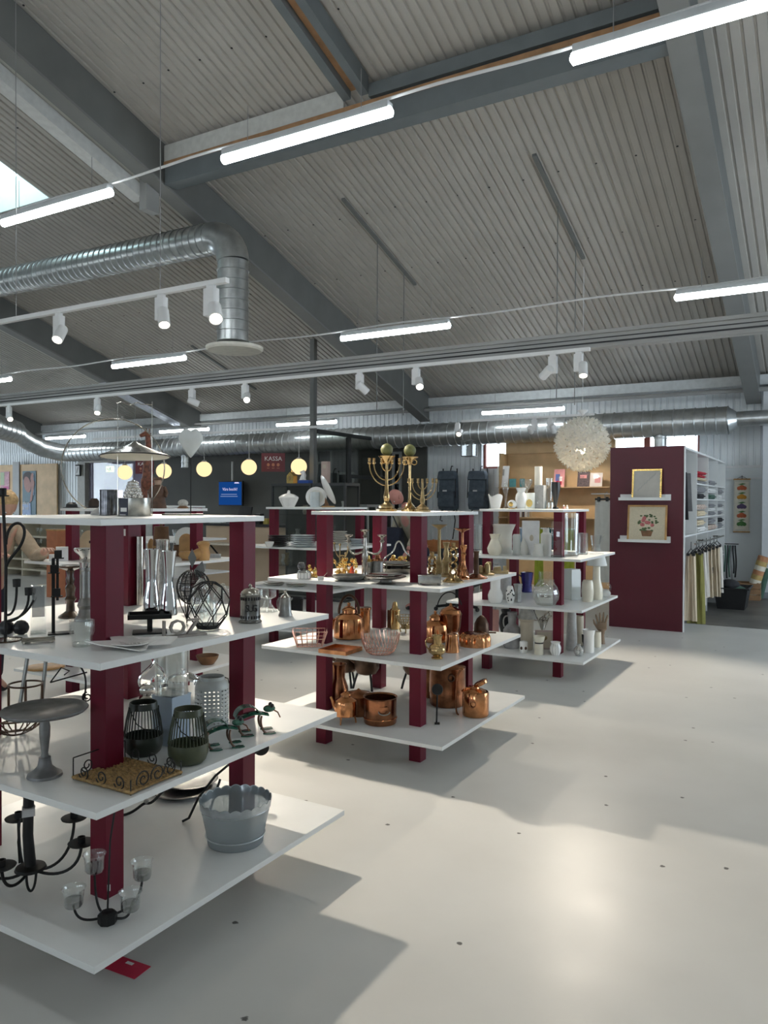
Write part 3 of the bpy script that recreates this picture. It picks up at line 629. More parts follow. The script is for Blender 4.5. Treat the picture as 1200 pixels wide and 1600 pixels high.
L('brown_candlestick', 'turned brown glazed candlestick with a wide dish top', 'candlestick', 110, 967, Z3, [(18, 0), (18, 2), (11, 7), (7, 10), (6, 24), (9, 29), (6, 34), (8, 47), (5, 52), (7, 60), (5, 66), (6, 74), (18, 79), (19, 82), (17, 82.5), (3, 80)], m_dbrown)
LP('silver_candlestick', 'tall silver column candlestick with a flared top, left of the front post', 'candlestick', 134, 972, Z3, [('column', [(17, 0), (17, 3), (12, 9), (10, 18), (13, 24), (10, 33), (7.5, 36), (7, 78), (9, 80), (9, 84)], m_pewter), ('top_cup', [(9, 84), (10, 92), (6, 97), (11, 104), (17, 110), (18, 114), (17, 114.5), (8, 111)], m_chrome)], 17)
# star shaped platter
t, k = item('leaf_platter', 'white leaf shaped platter with pierced slots on the shelf corner', 'platter', 205, 1018, Z3, 8)
def leaf(pts, zf, name, mt, th=1.4):
    pts = [(x, y*1.75) for x, y in pts]; vs = [(x, y, zf(x, y)) for x, y in pts]; b = B(k); c = (sum(p[0] for p in pts)/len(pts), sum(p[1] for p in pts)/len(pts))
    n = len(vs); b.add([(c[0], c[1], zf(*c)-1.2)]+vs, [(0, i+1, (i+1) % n+1) for i in range(n)]); return b.build(name, mt, t, solid=th)
zf = lambda x, y: 3.0+abs(x)*.15+y*.05
leaf([(-68, 12), (-30, 26), (-34, 44), (0, 50), (12, 34), (40, 30), (72, 14), (66, 8), (44, 14), (26, 4), (22, -14), (14, -16), (-26, 2), (-46, 4)], zf, 'plate', m_ceram)
leaf([(-30, 8), (-6, -12), (16, -10), (26, 6), (18, 18), (-8, 24)], lambda x, y: 9+abs(x)*.05-y*.12, 'upper_leaf', m_ceram)
for i in range(6): B(k).box((-16+i*6, 34-i*2, zf(-16+i*6, 34)+.6), (1.8, 18, .6), rz=.2).build('slot', m_greyc, t)
# letter ornament
t, k = item('letter_ornament', 'grey wooden letter ornament on a plinth at the shelf edge', 'ornament', 284, 996, Z3, 6, rz=R(62))
B(k).box((0, 0, 1.6), (78, 12, 3.2)).build('plinth', m_greyw, t)
for bd, x in (('J', -28), ('O', -7), ('Z', 18)): text('letter', bd, 34*k, m_greyw, t, (x*k, 0, 14*k), depth=4*k)
# black two tier stand with silver vases on it
t, k = item('tiered_stand', 'dark square metal pedestal stand carrying the silver vases', 'stand', 234, 992, Z3, 22)
B(k).box((0, 0, 1.2), (52, 40, 2.4)).build('base', m_iron, t, bev=.4); B(k).box((0, 0, 13), (8, 8, 22)).build('stem', m_iron, t)
tp = B(k); tp.box((0, 0, 25), (66, 46, 2)); [tp.box((sx*32, 0, 28), (2, 46, 6)) for sx in (-1, 1)]; [tp.box((0, sy*22, 28), (66, 2, 6)) for sy in (-1, 1)]; tp.build('tray', m_iron, t, smooth=False)
zt = t.location.z+26*k
hour = [(14, 0), (14.5, 2), (12, 24), (8.5, 46), (8, 54), (9.5, 74), (12.5, 98), (13, 101)]
a = L('waisted_vase', 'tall waisted mirror silver vase, left of the matching pair', 'vase', 237, 960, Z3+26*k, hour, m_chrome, .8, r=16, group='waisted silver vases')
a = L('waisted_vase', 'tall waisted mirror silver vase, right of the matching pair', 'vase', 263, 963, Z3+26*k, hour, m_chrome, .8, r=16, group='waisted silver vases')
L('fluted_cylinder_vase', 'tall ribbed silver cylinder vase behind the waisted pair', 'vase', 254, 955, Z3, [(10.5, 0), (10.5, 106), (11.5, 110)], M('ribbed_silver', (.55, .54, .52), .18, 1, var=.35, sc=45), .8, 24, r=40)
L('silver_tube_vase', 'slim plain silver tube vase by the back post', 'vase', 218, 947, Z3, [(6, 0), (6, 108)], m_silver, .5, 20, r=10)
# apple of dark metal leaves
t, k = item('metal_apple', 'dark pierced metal apple ornament with upright leaf', 'ornament', 302, 950, Z3, 24)
b = B(k)
for i in range(18):
    a = math.pi*i/9; b.tube([(26*math.sin(R(15+q*10))*math.cos(a), 26*math.sin(R(15+q*10))*math.sin(a), 30+28*math.cos(R(15+q*10))) for q in range(16)], .7, 5)
for zz in (14, 26, 38, 48): rr = 26*math.sqrt(max(.05, 1-((zz-30)/28)**2)); b.tube(ring(rr, 30, zz), .6, 5, True)
b.build('body', m_iron, t)
B(k).sph((0, 0, 30), (22, 22, 25), 20, 12).build('inner_glass', m_smoke, t)
for x, h, wd, sk_ in ((-2, 92, 7, 0), (9, 72, 9, 5)): B(k).prism([(x, h-32), (x+wd, h-16), (x+sk_, h), (x-wd*.9, h-15)], 1, (0, -4, 0)).build('leaf', m_steel, t)
# wire terrarium
t, k = item('wire_terrarium', 'black wire geometric terrarium cage with clear glass inside', 'terrarium', 325, 986, Z3, 20)
b = B(k); lv = [(16, 2, 0), (32, 22, .5), (34, 46, 0), (24, 66, .5), (12, 74, 0)]; pts = []
for r_, z_, o_ in lv: pts.append([(r_*math.cos(2*math.pi*(i+o_)/7), r_*math.sin(2*math.pi*(i+o_)/7), z_) for i in range(7)])
for a, (P, o_) in enumerate(zip(pts, [l[2] for l in lv])):
    if a in (0, 4): b.tube(P, 1, 5, True)
    if a < 4:
        Q = pts[a+1]
        for i in range(7):
            b.tube([P[i], Q[i]], .9, 5); b.tube([P[i], Q[(i-1) % 7 if o_ == 0 else (i+1) % 7]], .9, 5)
b.build('cage', m_iron, t, smooth=False); B(k).lathe(wall([(17, 1), (19, 8)], 1), 24, cap=False).build('dish', m_blackp, t)
B(k).lathe(wall([(12, 3), (14, 6), (14, 40), (10, 50)], .8), 24, cap=False).build('glass_cup', m_glass, t)
for i, (x, y, h) in enumerate(((314, 958, 52), (348, 962, 48))): L('glass_dome', 'clear glass dome with bright glints, %s of the two behind the wire terrarium' % ('left', 'right')[i], 'dome', x, y, Z3, [(15, 0), (16, 2), (16, h*.5), (11, h*.8), (3, h), (.5, h+1)], m_glass, .7, r=16)
t, k = item('twig_vase', 'small wire twig holder beside the letter ornament', 'twigs', 292, 975, Z3, 8)
for j, (dx, h) in enumerate(((-9, 44), (-3, 52), (4, 47), (9, 40))): B(k).tube(bez((0, 0, 0), (0, 0, 14), (dx, 0, 20), (dx*1.5, j-2, h), 8), .8, 5).build('twig', m_iron, t)
# sugar shaker
t, k = item('sugar_tin', 'pierced pewter sugar tin with a knobbed lid beside the rear post', 'tin', 391, 975, Z3, 18); m_pewt2 = M('dark_pewter', (.17, .17, .165), .26, .95, var=.25, sc=30)
B(k).lathe(wall([(18, 0), (18.5, 1.5), (16, 4), (15.5, 6), (15.5, 43), (16, 44)], .8), 32, cap=False).build('body', m_pewt2, t); B(k).lathe([(16, 44), (15.5, 46), (11, 52), (4, 55), (2, 56), (3.2, 58), (.5, 61)], 28).build('lid', m_silver, t)
pb = B(k)
for i in range(22):
    for z_ in (9, 38): a = 2*math.pi*i/22; pb.box((15.7*math.cos(a), 15.7*math.sin(a), z_), (1, 2.4, 4.6), rz=a)
pb.build('slots', m_black, t, smooth=False)
for i, ch in enumerate('SUG'): a = R(-22+22*i+4); text('letter', ch, 15*k, m_black, t, (16*k*math.sin(a), -16*k*math.cos(a), 23*k), rot=(math.pi/2, 0, a), depth=.3*k)
L('glass_pedestal', 'clear pressed glass pedestal dish behind the sugar tin', 'dish', 418, 958, Z3, [(16, 0), (15, 2), (9, 8), (6, 14), (6, 20), (13, 23), (14, 25), (14, 35)], m_glass, 1.2)
t, k = item('pewter_jug', 'small pewter lidded jug at the right end of the shelf', 'jug', 446, 964, Z3, 11)
B(k).lathe([(11, 0), (11, 2), (9.5, 5), (8.2, 26), (8.6, 27), (8, 29)], 26).build('body', m_pewter, t); B(k).lathe([(8.4, 29), (6, 33), (2.5, 35), (2, 37), (2.8, 39), (.5, 41)], 22).build('lid', m_silver, t)
B(k).tube(bez((-8, 0, 28), (-15, 0, 30), (-14, 0, 12), (-9.5, 0, 8), 10), 1, 6).build('handle', m_pewter, t); B(k).tube([(8, 0, 25), (11, 0, 28)], [2, 1], 8).build('spout', m_pewter, t)

# ---------------- nearest unit, second shelf
LP('cake_stand', 'grey cast metal cake stand with a wide round plate', 'cake stand', 70, 1221, Z2, [('foot', [(27, 0), (26, 4), (18, 9), (11, 16), (9, 26), (9, 30)], m_cast), ('stem', [(6, 30), (5, 36), (8, 62), (8.5, 78), (6, 92), (8, 96)], m_cast), ('plate', [(8, 96), (40, 98), (62, 102), (66, 106), (65, 108), (60, 104.5), (2, 102.5)], m_cast)], 27)
t, k = item('wire_fruit_basket', 'dark wire basket with a ring and splayed legs behind the cake stand', 'basket', 40, 1150, Z2, 14)
b = B(k)
b.tube(ring(25, 30, 78), 1.5, 6, True); b.tube(ring(44, 36, 30, (-14, 0)), 1.5, 6, True); b.tube(ring(34, 36, 14, (-14, 0)), 1.1, 6, True); b.tube(ring(14, 24, 3, (-14, 0)), 1.3, 6, True)
for i in range(16): a = i*.3927; b.tube([(-14+r_*math.cos(a), r_*math.sin(a), z_) for r_, z_ in ((44, 30), (41, 22), (34, 14), (24, 7), (14, 3))], 1.1, 5)
b.build('wire_bowl', m_bronze, t)
for x, y in ((-24, 0), (0, 24), (24, 0), (0, -24)): B(k).tube([(x, y, 78), (x, y, 46)], 2.2, 6).build('strap', m_bronze, t)
for x0, x1 in ((-10, 0), (22, 26)): B(k).tube([(x0, 12, 30), (x1+8, 20, 152)], 3, 8).build('leg', m_pewter, t)
t, k = item('scroll_plate_stand', 'black iron plate stand with a scroll and a round dish', 'stand', 115, 1112, Z2, 20)
B(k).lathe([(20, 6), (29, 10), (30, 12), (28, 11), (2, 8)], 26, (-10, 10, 0)).build('dish', m_blackp, t)
B(k).tube(bez((12, 0, 6), (26, 0, 40), (14, 0, 74), (-2, 0, 70), 14), 1.5, 7).build('stem', m_iron, t); B(k).tube(spiral(20, 16, 8, 2, 90, 1.6), 1.2, 6).build('scroll', m_iron, t)
B(k).tube([(-34, 0, 44), (-18, 0, 66), (-6, 0, 60), (-14, 0, 54)], 1.2, 6).build('scroll', m_iron, t); B(k).tube([(-34, 0, 44), (20, 0, 56)], 1.2, 6).build('bar', m_iron, t); B(k).tube([(12, 0, 6), (2, 4, 0)], 1.3, 6).build('foot', m_iron, t); B(k).tube([(-36, 0, 8), (-40, 0, 0)], 1.3, 6).build('foot', m_iron, t)
# wicker tray with iron scroll sides
t, k = item('wicker_tray', 'woven wicker tray with black iron scroll sides at the shelf front', 'tray', 200, 1245, Z2, 34, rz=0); t.location.x, t.location.y = -1.925, 1.70
wv = B(k); n1_, n2_ = 15, 26
for i in range(n1_):
    y = -50+100*i/(n1_-1)
    wv.tube([(-66+132*q/40, y, 4+1.4*math.sin(q*math.pi*.65+(i % 2)*math.pi)) for q in range(41)], 2.6, 5)
for j in range(n2_): x = -64+128*j/(n2_-1); wv.tube([(x, -52, 3.5), (x, 52, 3.5)], 1.4, 4)
wv.build('woven_mat', m_wicker, t); B(k).tube([(-68, -54, 4), (68, -54, 4), (68, 54, 4), (-68, 54, 4)], 3, 6, True).build('border', m_wicker, t)
for x in (-68, 68):
    for y in (-54, 54): B(k).tube([(x, y, 0), (x, y, 36 if x < 0 else 24)], 1.1, 6).build('corner_rod', m_iron, t)
B(k).tube([(-68, -54, 36), (-68, 54, 36)], 1.1, 6).build('top_rod', m_iron, t)
def sideways(pts, x): return [(x, p[0], p[2]) for p in pts]
for c in (-30, 0, 30):
    for sy in (-54, 54): B(k).tube([(p[0], sy, p[2]) for p in spiral(c*1.4, 16, 13, 3, 200, 1.5)], 1.1, 6).build('scroll', m_iron, t)
for c in (-28, 2, 30):
    B(k).tube(sideways(spiral(c, 18, 15, 3, 200, -1.5), 68), 1.1, 6).build('scroll', m_iron, t)
for c in (-26, 26): B(k).tube(sideways(spiral(c, 16, 12, 3, 200, 1.5), -68), 1.1, 6).build('scroll', m_iron, t)
# slatted lanterns
def slat_lantern(px, py, label, mat, s=1.0):
    t, k = item('slatted_lantern', label, 'lantern', px, py, Z2, 22*s, 'green slatted lanterns'); k *= s
    B(k).lathe(wall([(22, 0), (27, 5), (30, 14), (30.5, 24), (30, 30)], 1), 32, cap=False).build('bowl', mat, t); B(k).lathe([(.01, .8), (21.5, .8)], 24, cap=False).build('bottom', mat, t)
    sl_ = B(k)
    for i in range(34):
        a = 2*math.pi*i/34; sl_.tube([(30*math.cos(a), 30*math.sin(a), 30), (26*math.cos(a), 26*math.sin(a), 56), (22*math.cos(a), 22*math.sin(a), 73)], .75, 5)
    s_ = sl_.build('slats', mat, t)
    B(k).lathe(wall([(22.5, 72), (22, 75), (21.5, 80), (21, 82)], 1.4), 32, cap=False).build('rim', mat, t)
    B(k).tube([(-22, -6, 76), (-10, -26, 54), (8, -32, 42), (24, -24, 48), (23, -5, 76)], .8, 6).build('handle', m_iron, t)
slat_lantern(224, 1184, 'dark green slatted lantern, the nearer to the maroon post', m_greend)
slat_lantern(294, 1198, 'olive slatted lantern in front, right of the darker one', m_green, 1.04)
t, k = item('square_vase', 'pale blue square ceramic vase under the glass cylinder', 'vase', 268, 1168, Z2, 26, rz=R(2))
B(k).lathe(wall([(27, 0), (28, 2), (30, 76), (31, 78)], 1.5), 4, cap=False, rz=math.pi/4).build('body', m_paleblue, t, angle=20); B(k).lathe([(.01, 1), (26, 1)], 4, cap=False, rz=math.pi/4).build('bottom', m_paleblue, t)
pz = t.location.z+78*k
t2 = thing('glass_cylinder', 'clear glass cylinder jar standing on the pale blue vase', 'jar', (t.location.x, t.location.y, pz+.0005), t.rotation_euler.z)
B(k).lathe(wall([(26, 0), (26, 74)], 1), 34, cap=False).build('glass', m_glass, t2); B(k).lathe([(.01, 1), (26, 1), (26, 3), (.01, 3)], 30, cap=False).build('base', m_glass, t2); B(k).lathe(wall([(26.4, 66), (26.4, 74)], 1.2), 34, cap=False).build('rim', m_glass, t2)
t, k = item('steel_stockpot', 'shiny steel pot with a lid behind the glass cylinder', 'pot', 286, 1110, Z2, 56)
B(k).lathe(wall([(26, 0), (27, 2), (27, 36)], 1), 32, cap=False).build('body', m_chrome, t); B(k).lathe([(27.5, 36), (27, 38), (16, 44), (3, 46), (2, 50), (4, 53), (.5, 54)], 30).build('lid', m_chrome, t)
for sx in (-1, 1): B(k).tube([(sx*27, -5, 28), (sx*37, -3, 26), (sx*37, 3, 26), (sx*27, 5, 28)], 1.8, 6).build('handle', m_blackp, t)
t, k = item('silver_swan', 'small mirror silver swan with curved neck', 'figurine', 230, 1094, Z2, 12)
B(k).sph((0, 0, 14), (14, 11, 10), 20, 12).build('body', m_chrome, t); B(k).tube(bez((-10, 0, 18), (-22, 0, 40), (10, 0, 44), (12, 0, 62), 12)+bez((12, 0, 62), (12, 0, 76), (-6, 0, 78), (-5, 0, 62), 10)[1:], [2.6]*13+[2.3]*10, 10).build('neck', m_chrome, t); B(k).prism([(4, 12), (20, 4), (24, 16), (16, 26), (6, 24)], 5).build('tail', m_chrome, t); B(k).lathe([(13, 0), (12, 3), (8, 6)], 18).build('foot', m_silver, t)
t, k = item('silver_swan', 'second silver swan half hidden behind the first', 'figurine', 247, 1086, Z2, 22)
B(k).sph((0, 0, 15), (12, 10, 12), 18, 10).build('body', m_chrome, t); B(k).tube(bez((8, 0, 16), (20, 0, 36), (-10, 0, 40), (-8, 0, 56), 12), 2.8, 8).build('neck', m_chrome, t); B(k).lathe([(12, 0), (11, 3), (7, 6)], 18).build('foot', m_silver, t)
# perforated white lantern
t, k = item('perforated_lantern', 'pale grey metal lantern pierced with round holes', 'lantern', 331, 1141, Z2, 26)
pl = B(k); nc, nr = 96, 27
H0, H1 = 6, 62
def lp(i, j): a = 2*math.pi*i/nc; return (26.5*math.cos(a), 26.5*math.sin(a), H0+(H1-H0)*j/nr)
for i in range(nc):
    for j in range(nr):
        if (i % 4) in (1, 2) and (j % 3) in (1,) : continue
        pl.add([lp(i, j), lp(i+1, j), lp(i+1, j+1), lp(i, j+1)], [(0, 1, 2, 3)])
m_lant = M('lantern_grey_white', (.52, .54, .53), .45, .2)
pl.build('pierced_wall', m_lant, t, smooth=False)
B(k).lathe([(26.5, 0), (26.5, 6), (25.5, 6), (25.5, 1), (.01, 1)], 40, cap=False).build('base', m_lant, t); B(k).lathe([(26.5, 62), (25, 69), (20, 74), (20, 79), (18.5, 79), (18.5, 74)], 40, cap=False).build('shoulder', m_lant, t, solid=.5)
for sx in (-1, 1): B(k).tube([(sx*20, 0, 76), (sx*25, 0, 74), (sx*27, 0, 66)], .8, 6).build('handle_stay', m_iron, t)
# metal frog tealight holders
def frog(px, py, label, rz=0):
    t, k = item('frog_holder', label, 'figurine', px, py, Z2, 14, 'green metal frogs'); k *= 1.1; t.rotation_euler.z += rz
    B(k).grid(lambda u, v: ((u-.5)*46, (v-.5)*20*(1-.5*abs(u-.5)*2*abs(u-.5)), 24+6*math.sin(u*3.1)+3*u-8*(v-.5)**2), 12, 6).build('body', m_frog, t, solid=1.6)
    B(k).grid(lambda u, v: (-8+18*math.cos(math.pi*u), (v-.5)*16, 26+15*math.sin(math.pi*u)), 14, 3).build('back_shell', m_frog, t, solid=1.2)
    B(k).sph((25, 0, 33), (9, 8, 5), 14, 8).build('head', m_frog, t)
    for sy in (-1, 1): B(k).sph((28, sy*5, 38), 3, 10, 6).build('eye', m_blkc, t)
    for x, sy in ((-20, -1), (-18, 1), (12, -1), (14, 1)):
        B(k).tube(bez((x, sy*7, 25), (x-4, sy*12, 20), (x-2, sy*12, 6), (x+5, sy*12, 1.5), 8), 1.7, 6).build('leg', m_bronze, t)
        B(k).prism([(-6, -1), (5, -5), (12, -3), (9, 0), (12, 3), (5, 5), (-6, 1)], 1.8, (x+7, sy*12, 1), Matrix.Rotation(math.pi/2, 3, 'X')).build('foot', m_frog, t)
    B(k).tube([(26, -3, 34), (36, -6, 28), (40, -5, 20)], 1, 6).build('tongue', m_copperd, t)
frog(345, 1172, 'green metal frog figure in front, beside the pierced lantern', .25); frog(394, 1150, 'green metal frog figure behind, at the foot of the rear post', .25)

# ---------------- nearest unit, bottom shelf
t, k = item('iron_chandelier', 'black iron chandelier with five dish arms laid on the bottom shelf', 'chandelier', 48, 1404, Z1, 20)
B(k).tube([(0, 0, 36), (-4, 6, 90), (-2, 14, 186)], [9, 8, 8], 12).build('stem', m_iron, t); B(k).box((-3, 6, 128), (19, 19, 12)).build('paper_band', M('paper_band', (.5, .5, .5), .7), t)
B(k).lathe([(24, 38), (22, 42), (5, 44), (5, 52), (3, 52)], 24).build('centre_dish', m_iron, t)
B(k).tube(bez((-6, 0, 36), (-8, 0, -9), (8, 0, -9), (8, 0, 36), 14), 2, 7).build('bottom_loop', m_iron, t)
B(k).tube([(-16, 0, 50), (-18, 0, 84), (-15, 2, 120)], 1.6, 6).build('chain', m_iron, t)
for i, (ex, ey, ez) in enumerate(((66, 40, 92), (74, -18, 72), (-18, 50, 102), (-72, 8, 84), (-40, -40, 66))):
    ar_ = B(k).tube(bez((0, 0, 40), (ex*.35, ey*.35, 18), (ex, ey, 20), (ex, ey, ez), 14), 2.4, 8).build('arm', m_iron, t)
    B(k).lathe([(3, ez-2), (20, ez), (21, ez+2), (19, ez+2.5), (6, ez+1.5), (6, ez+11), (4.5, ez+11), (4.5, ez+3)], 22, (ex, ey, 0)).build('candle_dish', m_iron, ar_)
t, k = item('four_cup_holder', 'black iron holder with four clear glass tealight cups', 'candle holder', 168, 1449, Z1, 14)
B(k).lathe([(14, 0), (15, 3), (15, 14), (10, 18), (2, 19)], 8).build('hub', m_iron, t, angle=20)
for i, (ex, ey, ez) in enumerate(((-50, 6, 34), (34, -14, 24), (54, 34, 48), (-20, 46, 66))):
    ar_ = B(k).tube(bez((0, 0, 10), (ex*.6, ey*.6, 4), (ex*.95, ey*.95, 6), (ex, ey, ez), 12), 2, 8).build('arm', m_iron, t)
    c = B(k).lathe(wall([(13, ez-3), (15, ez+2), (15.5, ez+18), (17, ez+24), (19, ez+27)], .9), 26, (ex, ey, 0), cap=False).build('glass_cup', m_glass, ar_)
    B(k).lathe([(12.5, ez-2), (14, ez+2), (14, ez+9), (.5, ez+10)], 22, (ex, ey, 0)).build('candle_base', m_smoke, ar_)
B(k).tube([(0, 0, 18), (4, 22, 120), (16, 34, 196)], 1.5, 7).build('hanging_rod', m_iron, t); B(k).box((2, 10, 50), (5, 1, 10)).build('price_tag', m_label, t)
t, k = item('pewter_plate', 'two dark pewter plates lying stacked on the bottom shelf', 'plate', 285, 1256, Z1, 48)
B(k).lathe([(30, 0), (44, 4), (48, 7), (46, 8), (30, 3), (1, 2.4)], 36).build('lower_plate', m_pewter, t); B(k).lathe([(28, 4), (42, 8), (46, 10), (44, 11), (28, 6), (1, 5.5)], 36, (12, 22, 3)).build('upper_plate', m_pewter, t)
t, k = item('iron_scroll_holder', 'black iron scroll holder lying behind the front post', 'candle holder', 214, 1276, Z1, 6)
B(k).tube(bez((-22, 0, 2), (0, 0, 4), (6, 6, 16), (14, 8, 14), 10)+bez((14, 8, 14), (24, 8, 10), (30, 10, 22), (42, 14, 30), 8)[1:], 2.2, 7).build('scroll', m_iron, t); B(k).sph((14, 8, 17), 4, 12, 8).build('knob', m_pewter, t)
t, k = item('iron_disc_holder', 'black iron wall holder leaning with a round disc by the rear post', 'candle holder', 330, 1284, Z1, 6)
B(k).tube([(-44, 0, 1.6), (-34, 0, 6), (-20, 6, 34), (6, 20, 62), (30, 34, 76), (60, 60, 74), (76, 70, 82)], 2, 8).build('bar', m_iron, t); B(k).tube([(-8, -10, 1), (14, 26, 54)], 2, 8).build('strut', m_iron, t)
B(k).prism([(13*math.cos(2*math.pi*i/28), 13*math.sin(2*math.pi*i/28)) for i in range(28)], 2, (82, 72, 86)).build('disc', m_iron, t)
t, k = item('zinc_tub', 'round translucent grey tub with a silvery scalloped rim on the bottom shelf', 'tub', 368, 1333, Z1, 44)
tub = B(k); m_tub = GLASS('grey_clear_plastic', (.80, .84, .86), .3, .12, .42, (.55, .60, .63))
tub.grid(lambda u, v: ((44+14*v**1.2)*math.cos(2*math.pi*u), (44+14*v**1.2)*math.sin(2*math.pi*u), 68*v+(3.2*abs(math.sin(u*math.pi*22)) if v > .99 else 0)), 132, 8)
tub.build('wall', m_tub, t, solid=.8); B(k).lathe([(.01, 1), (44, 1)], 40, cap=False).build('bottom', m_zinc, t)
B(k).tube(ring(47.5, 60, 14), 1.1, 6, True).build('bead', m_zinc, t); B(k).tube(ring(55.5, 60, 57), .9, 6, True).build('bead', m_zinc, t); B(k).grid(lambda u, v: ((56+2*v)*math.cos(2*math.pi*u), (56+2*v)*math.sin(2*math.pi*u), 58+10*v+(3.2*abs(math.sin(u*math.pi*22)) if v > .99 else 0)), 132, 3).build('scalloped_rim', m_zinc, t, solid=.9)
t, k = item('red_card_sign', 'red card lying on the floor under the front corner of the nearest unit', 'card', 186, 1524, 0, 4, rz=R(4))
B(k).box((-4, 18, .4), (72, 36, .8)).build('card', m_redcard, t); B(k).box((-4, 27, 1), (14, 6, .3)).build('printed_strip', m_label, t)
# ================================================================ second unit: brass, silver, copper
TOPY = lambda px: 4.2
def menorah(px, py, s, label, mat, ball=False, h=74, spread=(27, 20, 8)):
    t, k = item('menorah', label, 'menorah', px, py, Z4, 16*s, None); k *= s
    B(k).lathe([(16, 0), (16, 3), (12, 5), (12, 8), (9, 10), (4, 14), (3, 20)], 8).build('base', mat, t, angle=20)
    B(k).lathe([(3, 14), (4.5, 18), (5, 24), (3.4, 30), (3, 38), (2.2, 44), (2.2, h)], 14).build('stem', mat, t)
    for i, r_ in enumerate(spread):
        zc = h
        for sx in (-1, 1):
            pts = [(sx*r_*math.sin(R(a)), 0, zc-(r_*1.18+2)*math.cos(R(a))) for a in range(0, 91, 9)]
            ar_ = B(k).tube(pts, 1.05, 7).build('arm', mat, t)
            B(k).lathe(wall([(1.6, zc-1), (3, zc+1), (2.2, zc+3), (2.6, zc+8), (3, zc+8.5)], .6), 12, (sx*r_, 0, 0), cap=False).build('candle_cup', mat, ar_)
    if ball:
        B(k).lathe([(2, h-2), (13, h+11), (13.5, h+12), (1, h+12.3)], 26).build('drip_plate', mat, t)
        for a in range(5): B(k).tube([(p[0]*math.cos(a*1.26), p[0]*math.sin(a*1.26), p[2]) for p in arc(6, h+5, 4, -90, 170, 10)], 1, 6).build('leaf_scroll', mat, t)
    else: B(k).lathe(wall([(1.6, h-1), (3, h+1), (2.2, h+3), (2.6, h+8)], .6), 12, cap=False).build('candle_cup', mat, t)
    return t, k, h
def ball_candle(t, k, z, r, label):
    o = B(k).sph((0, 0, r), r, 24, 16); o.tube([(0, 0, 2*r-.3), (.4, 0, 2*r+2.5)], .35, 5)
    return tag(o.build('ball_candle', m_olivewax, loc=(t.location.x, t.location.y, t.location.z+z*k)), label, 'candle', 'olive ball candles')
t, k, h = menorah(604, 800, 1.0, 'large gilt menorah with curved arms carrying an olive ball candle', m_brass, True)
ball_candle(t, k, h+12.4, 9.6, 'olive ball candle on the large menorah')
t, k = item('tall_candlestick', 'tall slim brass candle pillar with scrolled top and an olive ball candle', 'candlestick', 640, 801, Z4, 13)
B(k).lathe([(13, 0), (13, 3), (9, 6), (7, 9), (3, 14), (2.2, 20), (1.9, 60), (2.2, 72)], 20).build('stem', m_brass, t); B(k).lathe([(2, 72), (6, 80), (13, 84), (13.5, 85.2), (1, 85.3)], 24).build('drip_plate', m_brass, t)
for a in range(4): B(k).tube([(p[0]*math.cos(a*1.57), p[0]*math.sin(a*1.57), p[2]) for p in arc(7, 77, 4, -150, 120, 10)], 1, 6).build('scroll', m_brass, t)
ball_candle(t, k, 85.4, 9.6, 'olive ball candle on the slim brass pillar')
menorah(660, 801, .80, 'smaller menorah with a hammered base at the right of the tall candle pillar', m_brassd, False, 56, (27, 20, 9))

# ---- third shelf
t, k = item('sugar_bowl', 'white ribbed bowl with a clear glass knob cover at the shelf corner', 'bowl', 475, 906, Z3, 17)
B(k).lathe(wall([(9, 0), (11, 1), (11, 9), (10.5, 10)], .8), 24, cap=False).build('bowl', m_ceram, t)
for a in range(12): B(k).tube([(11.1*math.cos(a*.524), 11.1*math.sin(a*.524), 1), (11.1*math.cos(a*.524), 11.1*math.sin(a*.524), 10)], .35, 4).build('rib', m_pewter, t)
B(k).lathe([(11, 10), (9, 13), (2, 14)], 20).build('cover', m_chrome, t); B(k).sph((-4, 0, 20), 6.5, 16, 10).build('glass_knob', m_smoke, t)
t, k = item('small_cup', 'tiny white cup with a thin spoon at the front of the shelf', 'cup', 501, 908, Z3, 12)
B(k).lathe(wall([(4.5, 0), (5, 1), (5, 6)], .6), 18, cap=False).build('bowl', m_ceram, t); B(k).tube([(1, 0, 2), (10, -2, 12)], .5, 5).build('spoon', m_silver, t)
def goldleaf(px, py, n, w, hgt, label, seed):
    rnd = random.Random(seed); t, k = item('gilt_flowers', label, 'ornament', px, py, Z3, 8); b = B(k)
    for i in range(n):
        x, y, z = rnd.uniform(-w, w), rnd.uniform(-5, 5), rnd.uniform(2, hgt); b.sph((x, y, z), (rnd.uniform(2, 3.6), rnd.uniform(1.2, 2.2), rnd.uniform(2, 4)), 8, 5)
        b.tube([(x*.6, y*.5, 0), (x, y, z)], .4, 4)
    b.build('petals', m_gold, t); B(k).box((0, 0, .6), (w*1.6, 8, 1.2)).build('base', m_brassd, t)
goldleaf(489, 903, 13, 6, 18, 'small gilt leaf cluster left of the front left post', 1); goldleaf(540, 898, 34, 18, 24, 'row of gilt flowers behind the oval pewter dish', 2)
t, k = item('red_glass_ball', 'small red glass ornament among the gilt flowers', 'ornament', 550, 899, Z3, 5); B(k).lathe([(3, 0), (4, 4), (3, 9), (1, 14)], 14).build('body', M('red_glass', (.5, .06, .02), .15, coat=.5), t); B(k).lathe([(4, 0), (3.5, 1)], 12).build('foot', m_brass, t)
LP('oval_dish', 'shallow oval pewter dish on the front of the third shelf', 'dish', 545, 909, Z3, [('bowl', [(14, 0), (22, 3), (26, 8), (27, 9)], m_pewter, .8), ('foot', [(13, -.0), (13, 1)], m_pewter)], 16)
t, k = item('brass_tree', 'thin brass branch tree behind the front left post', 'ornament', 530, 896, Z3, 14)
b = B(k)
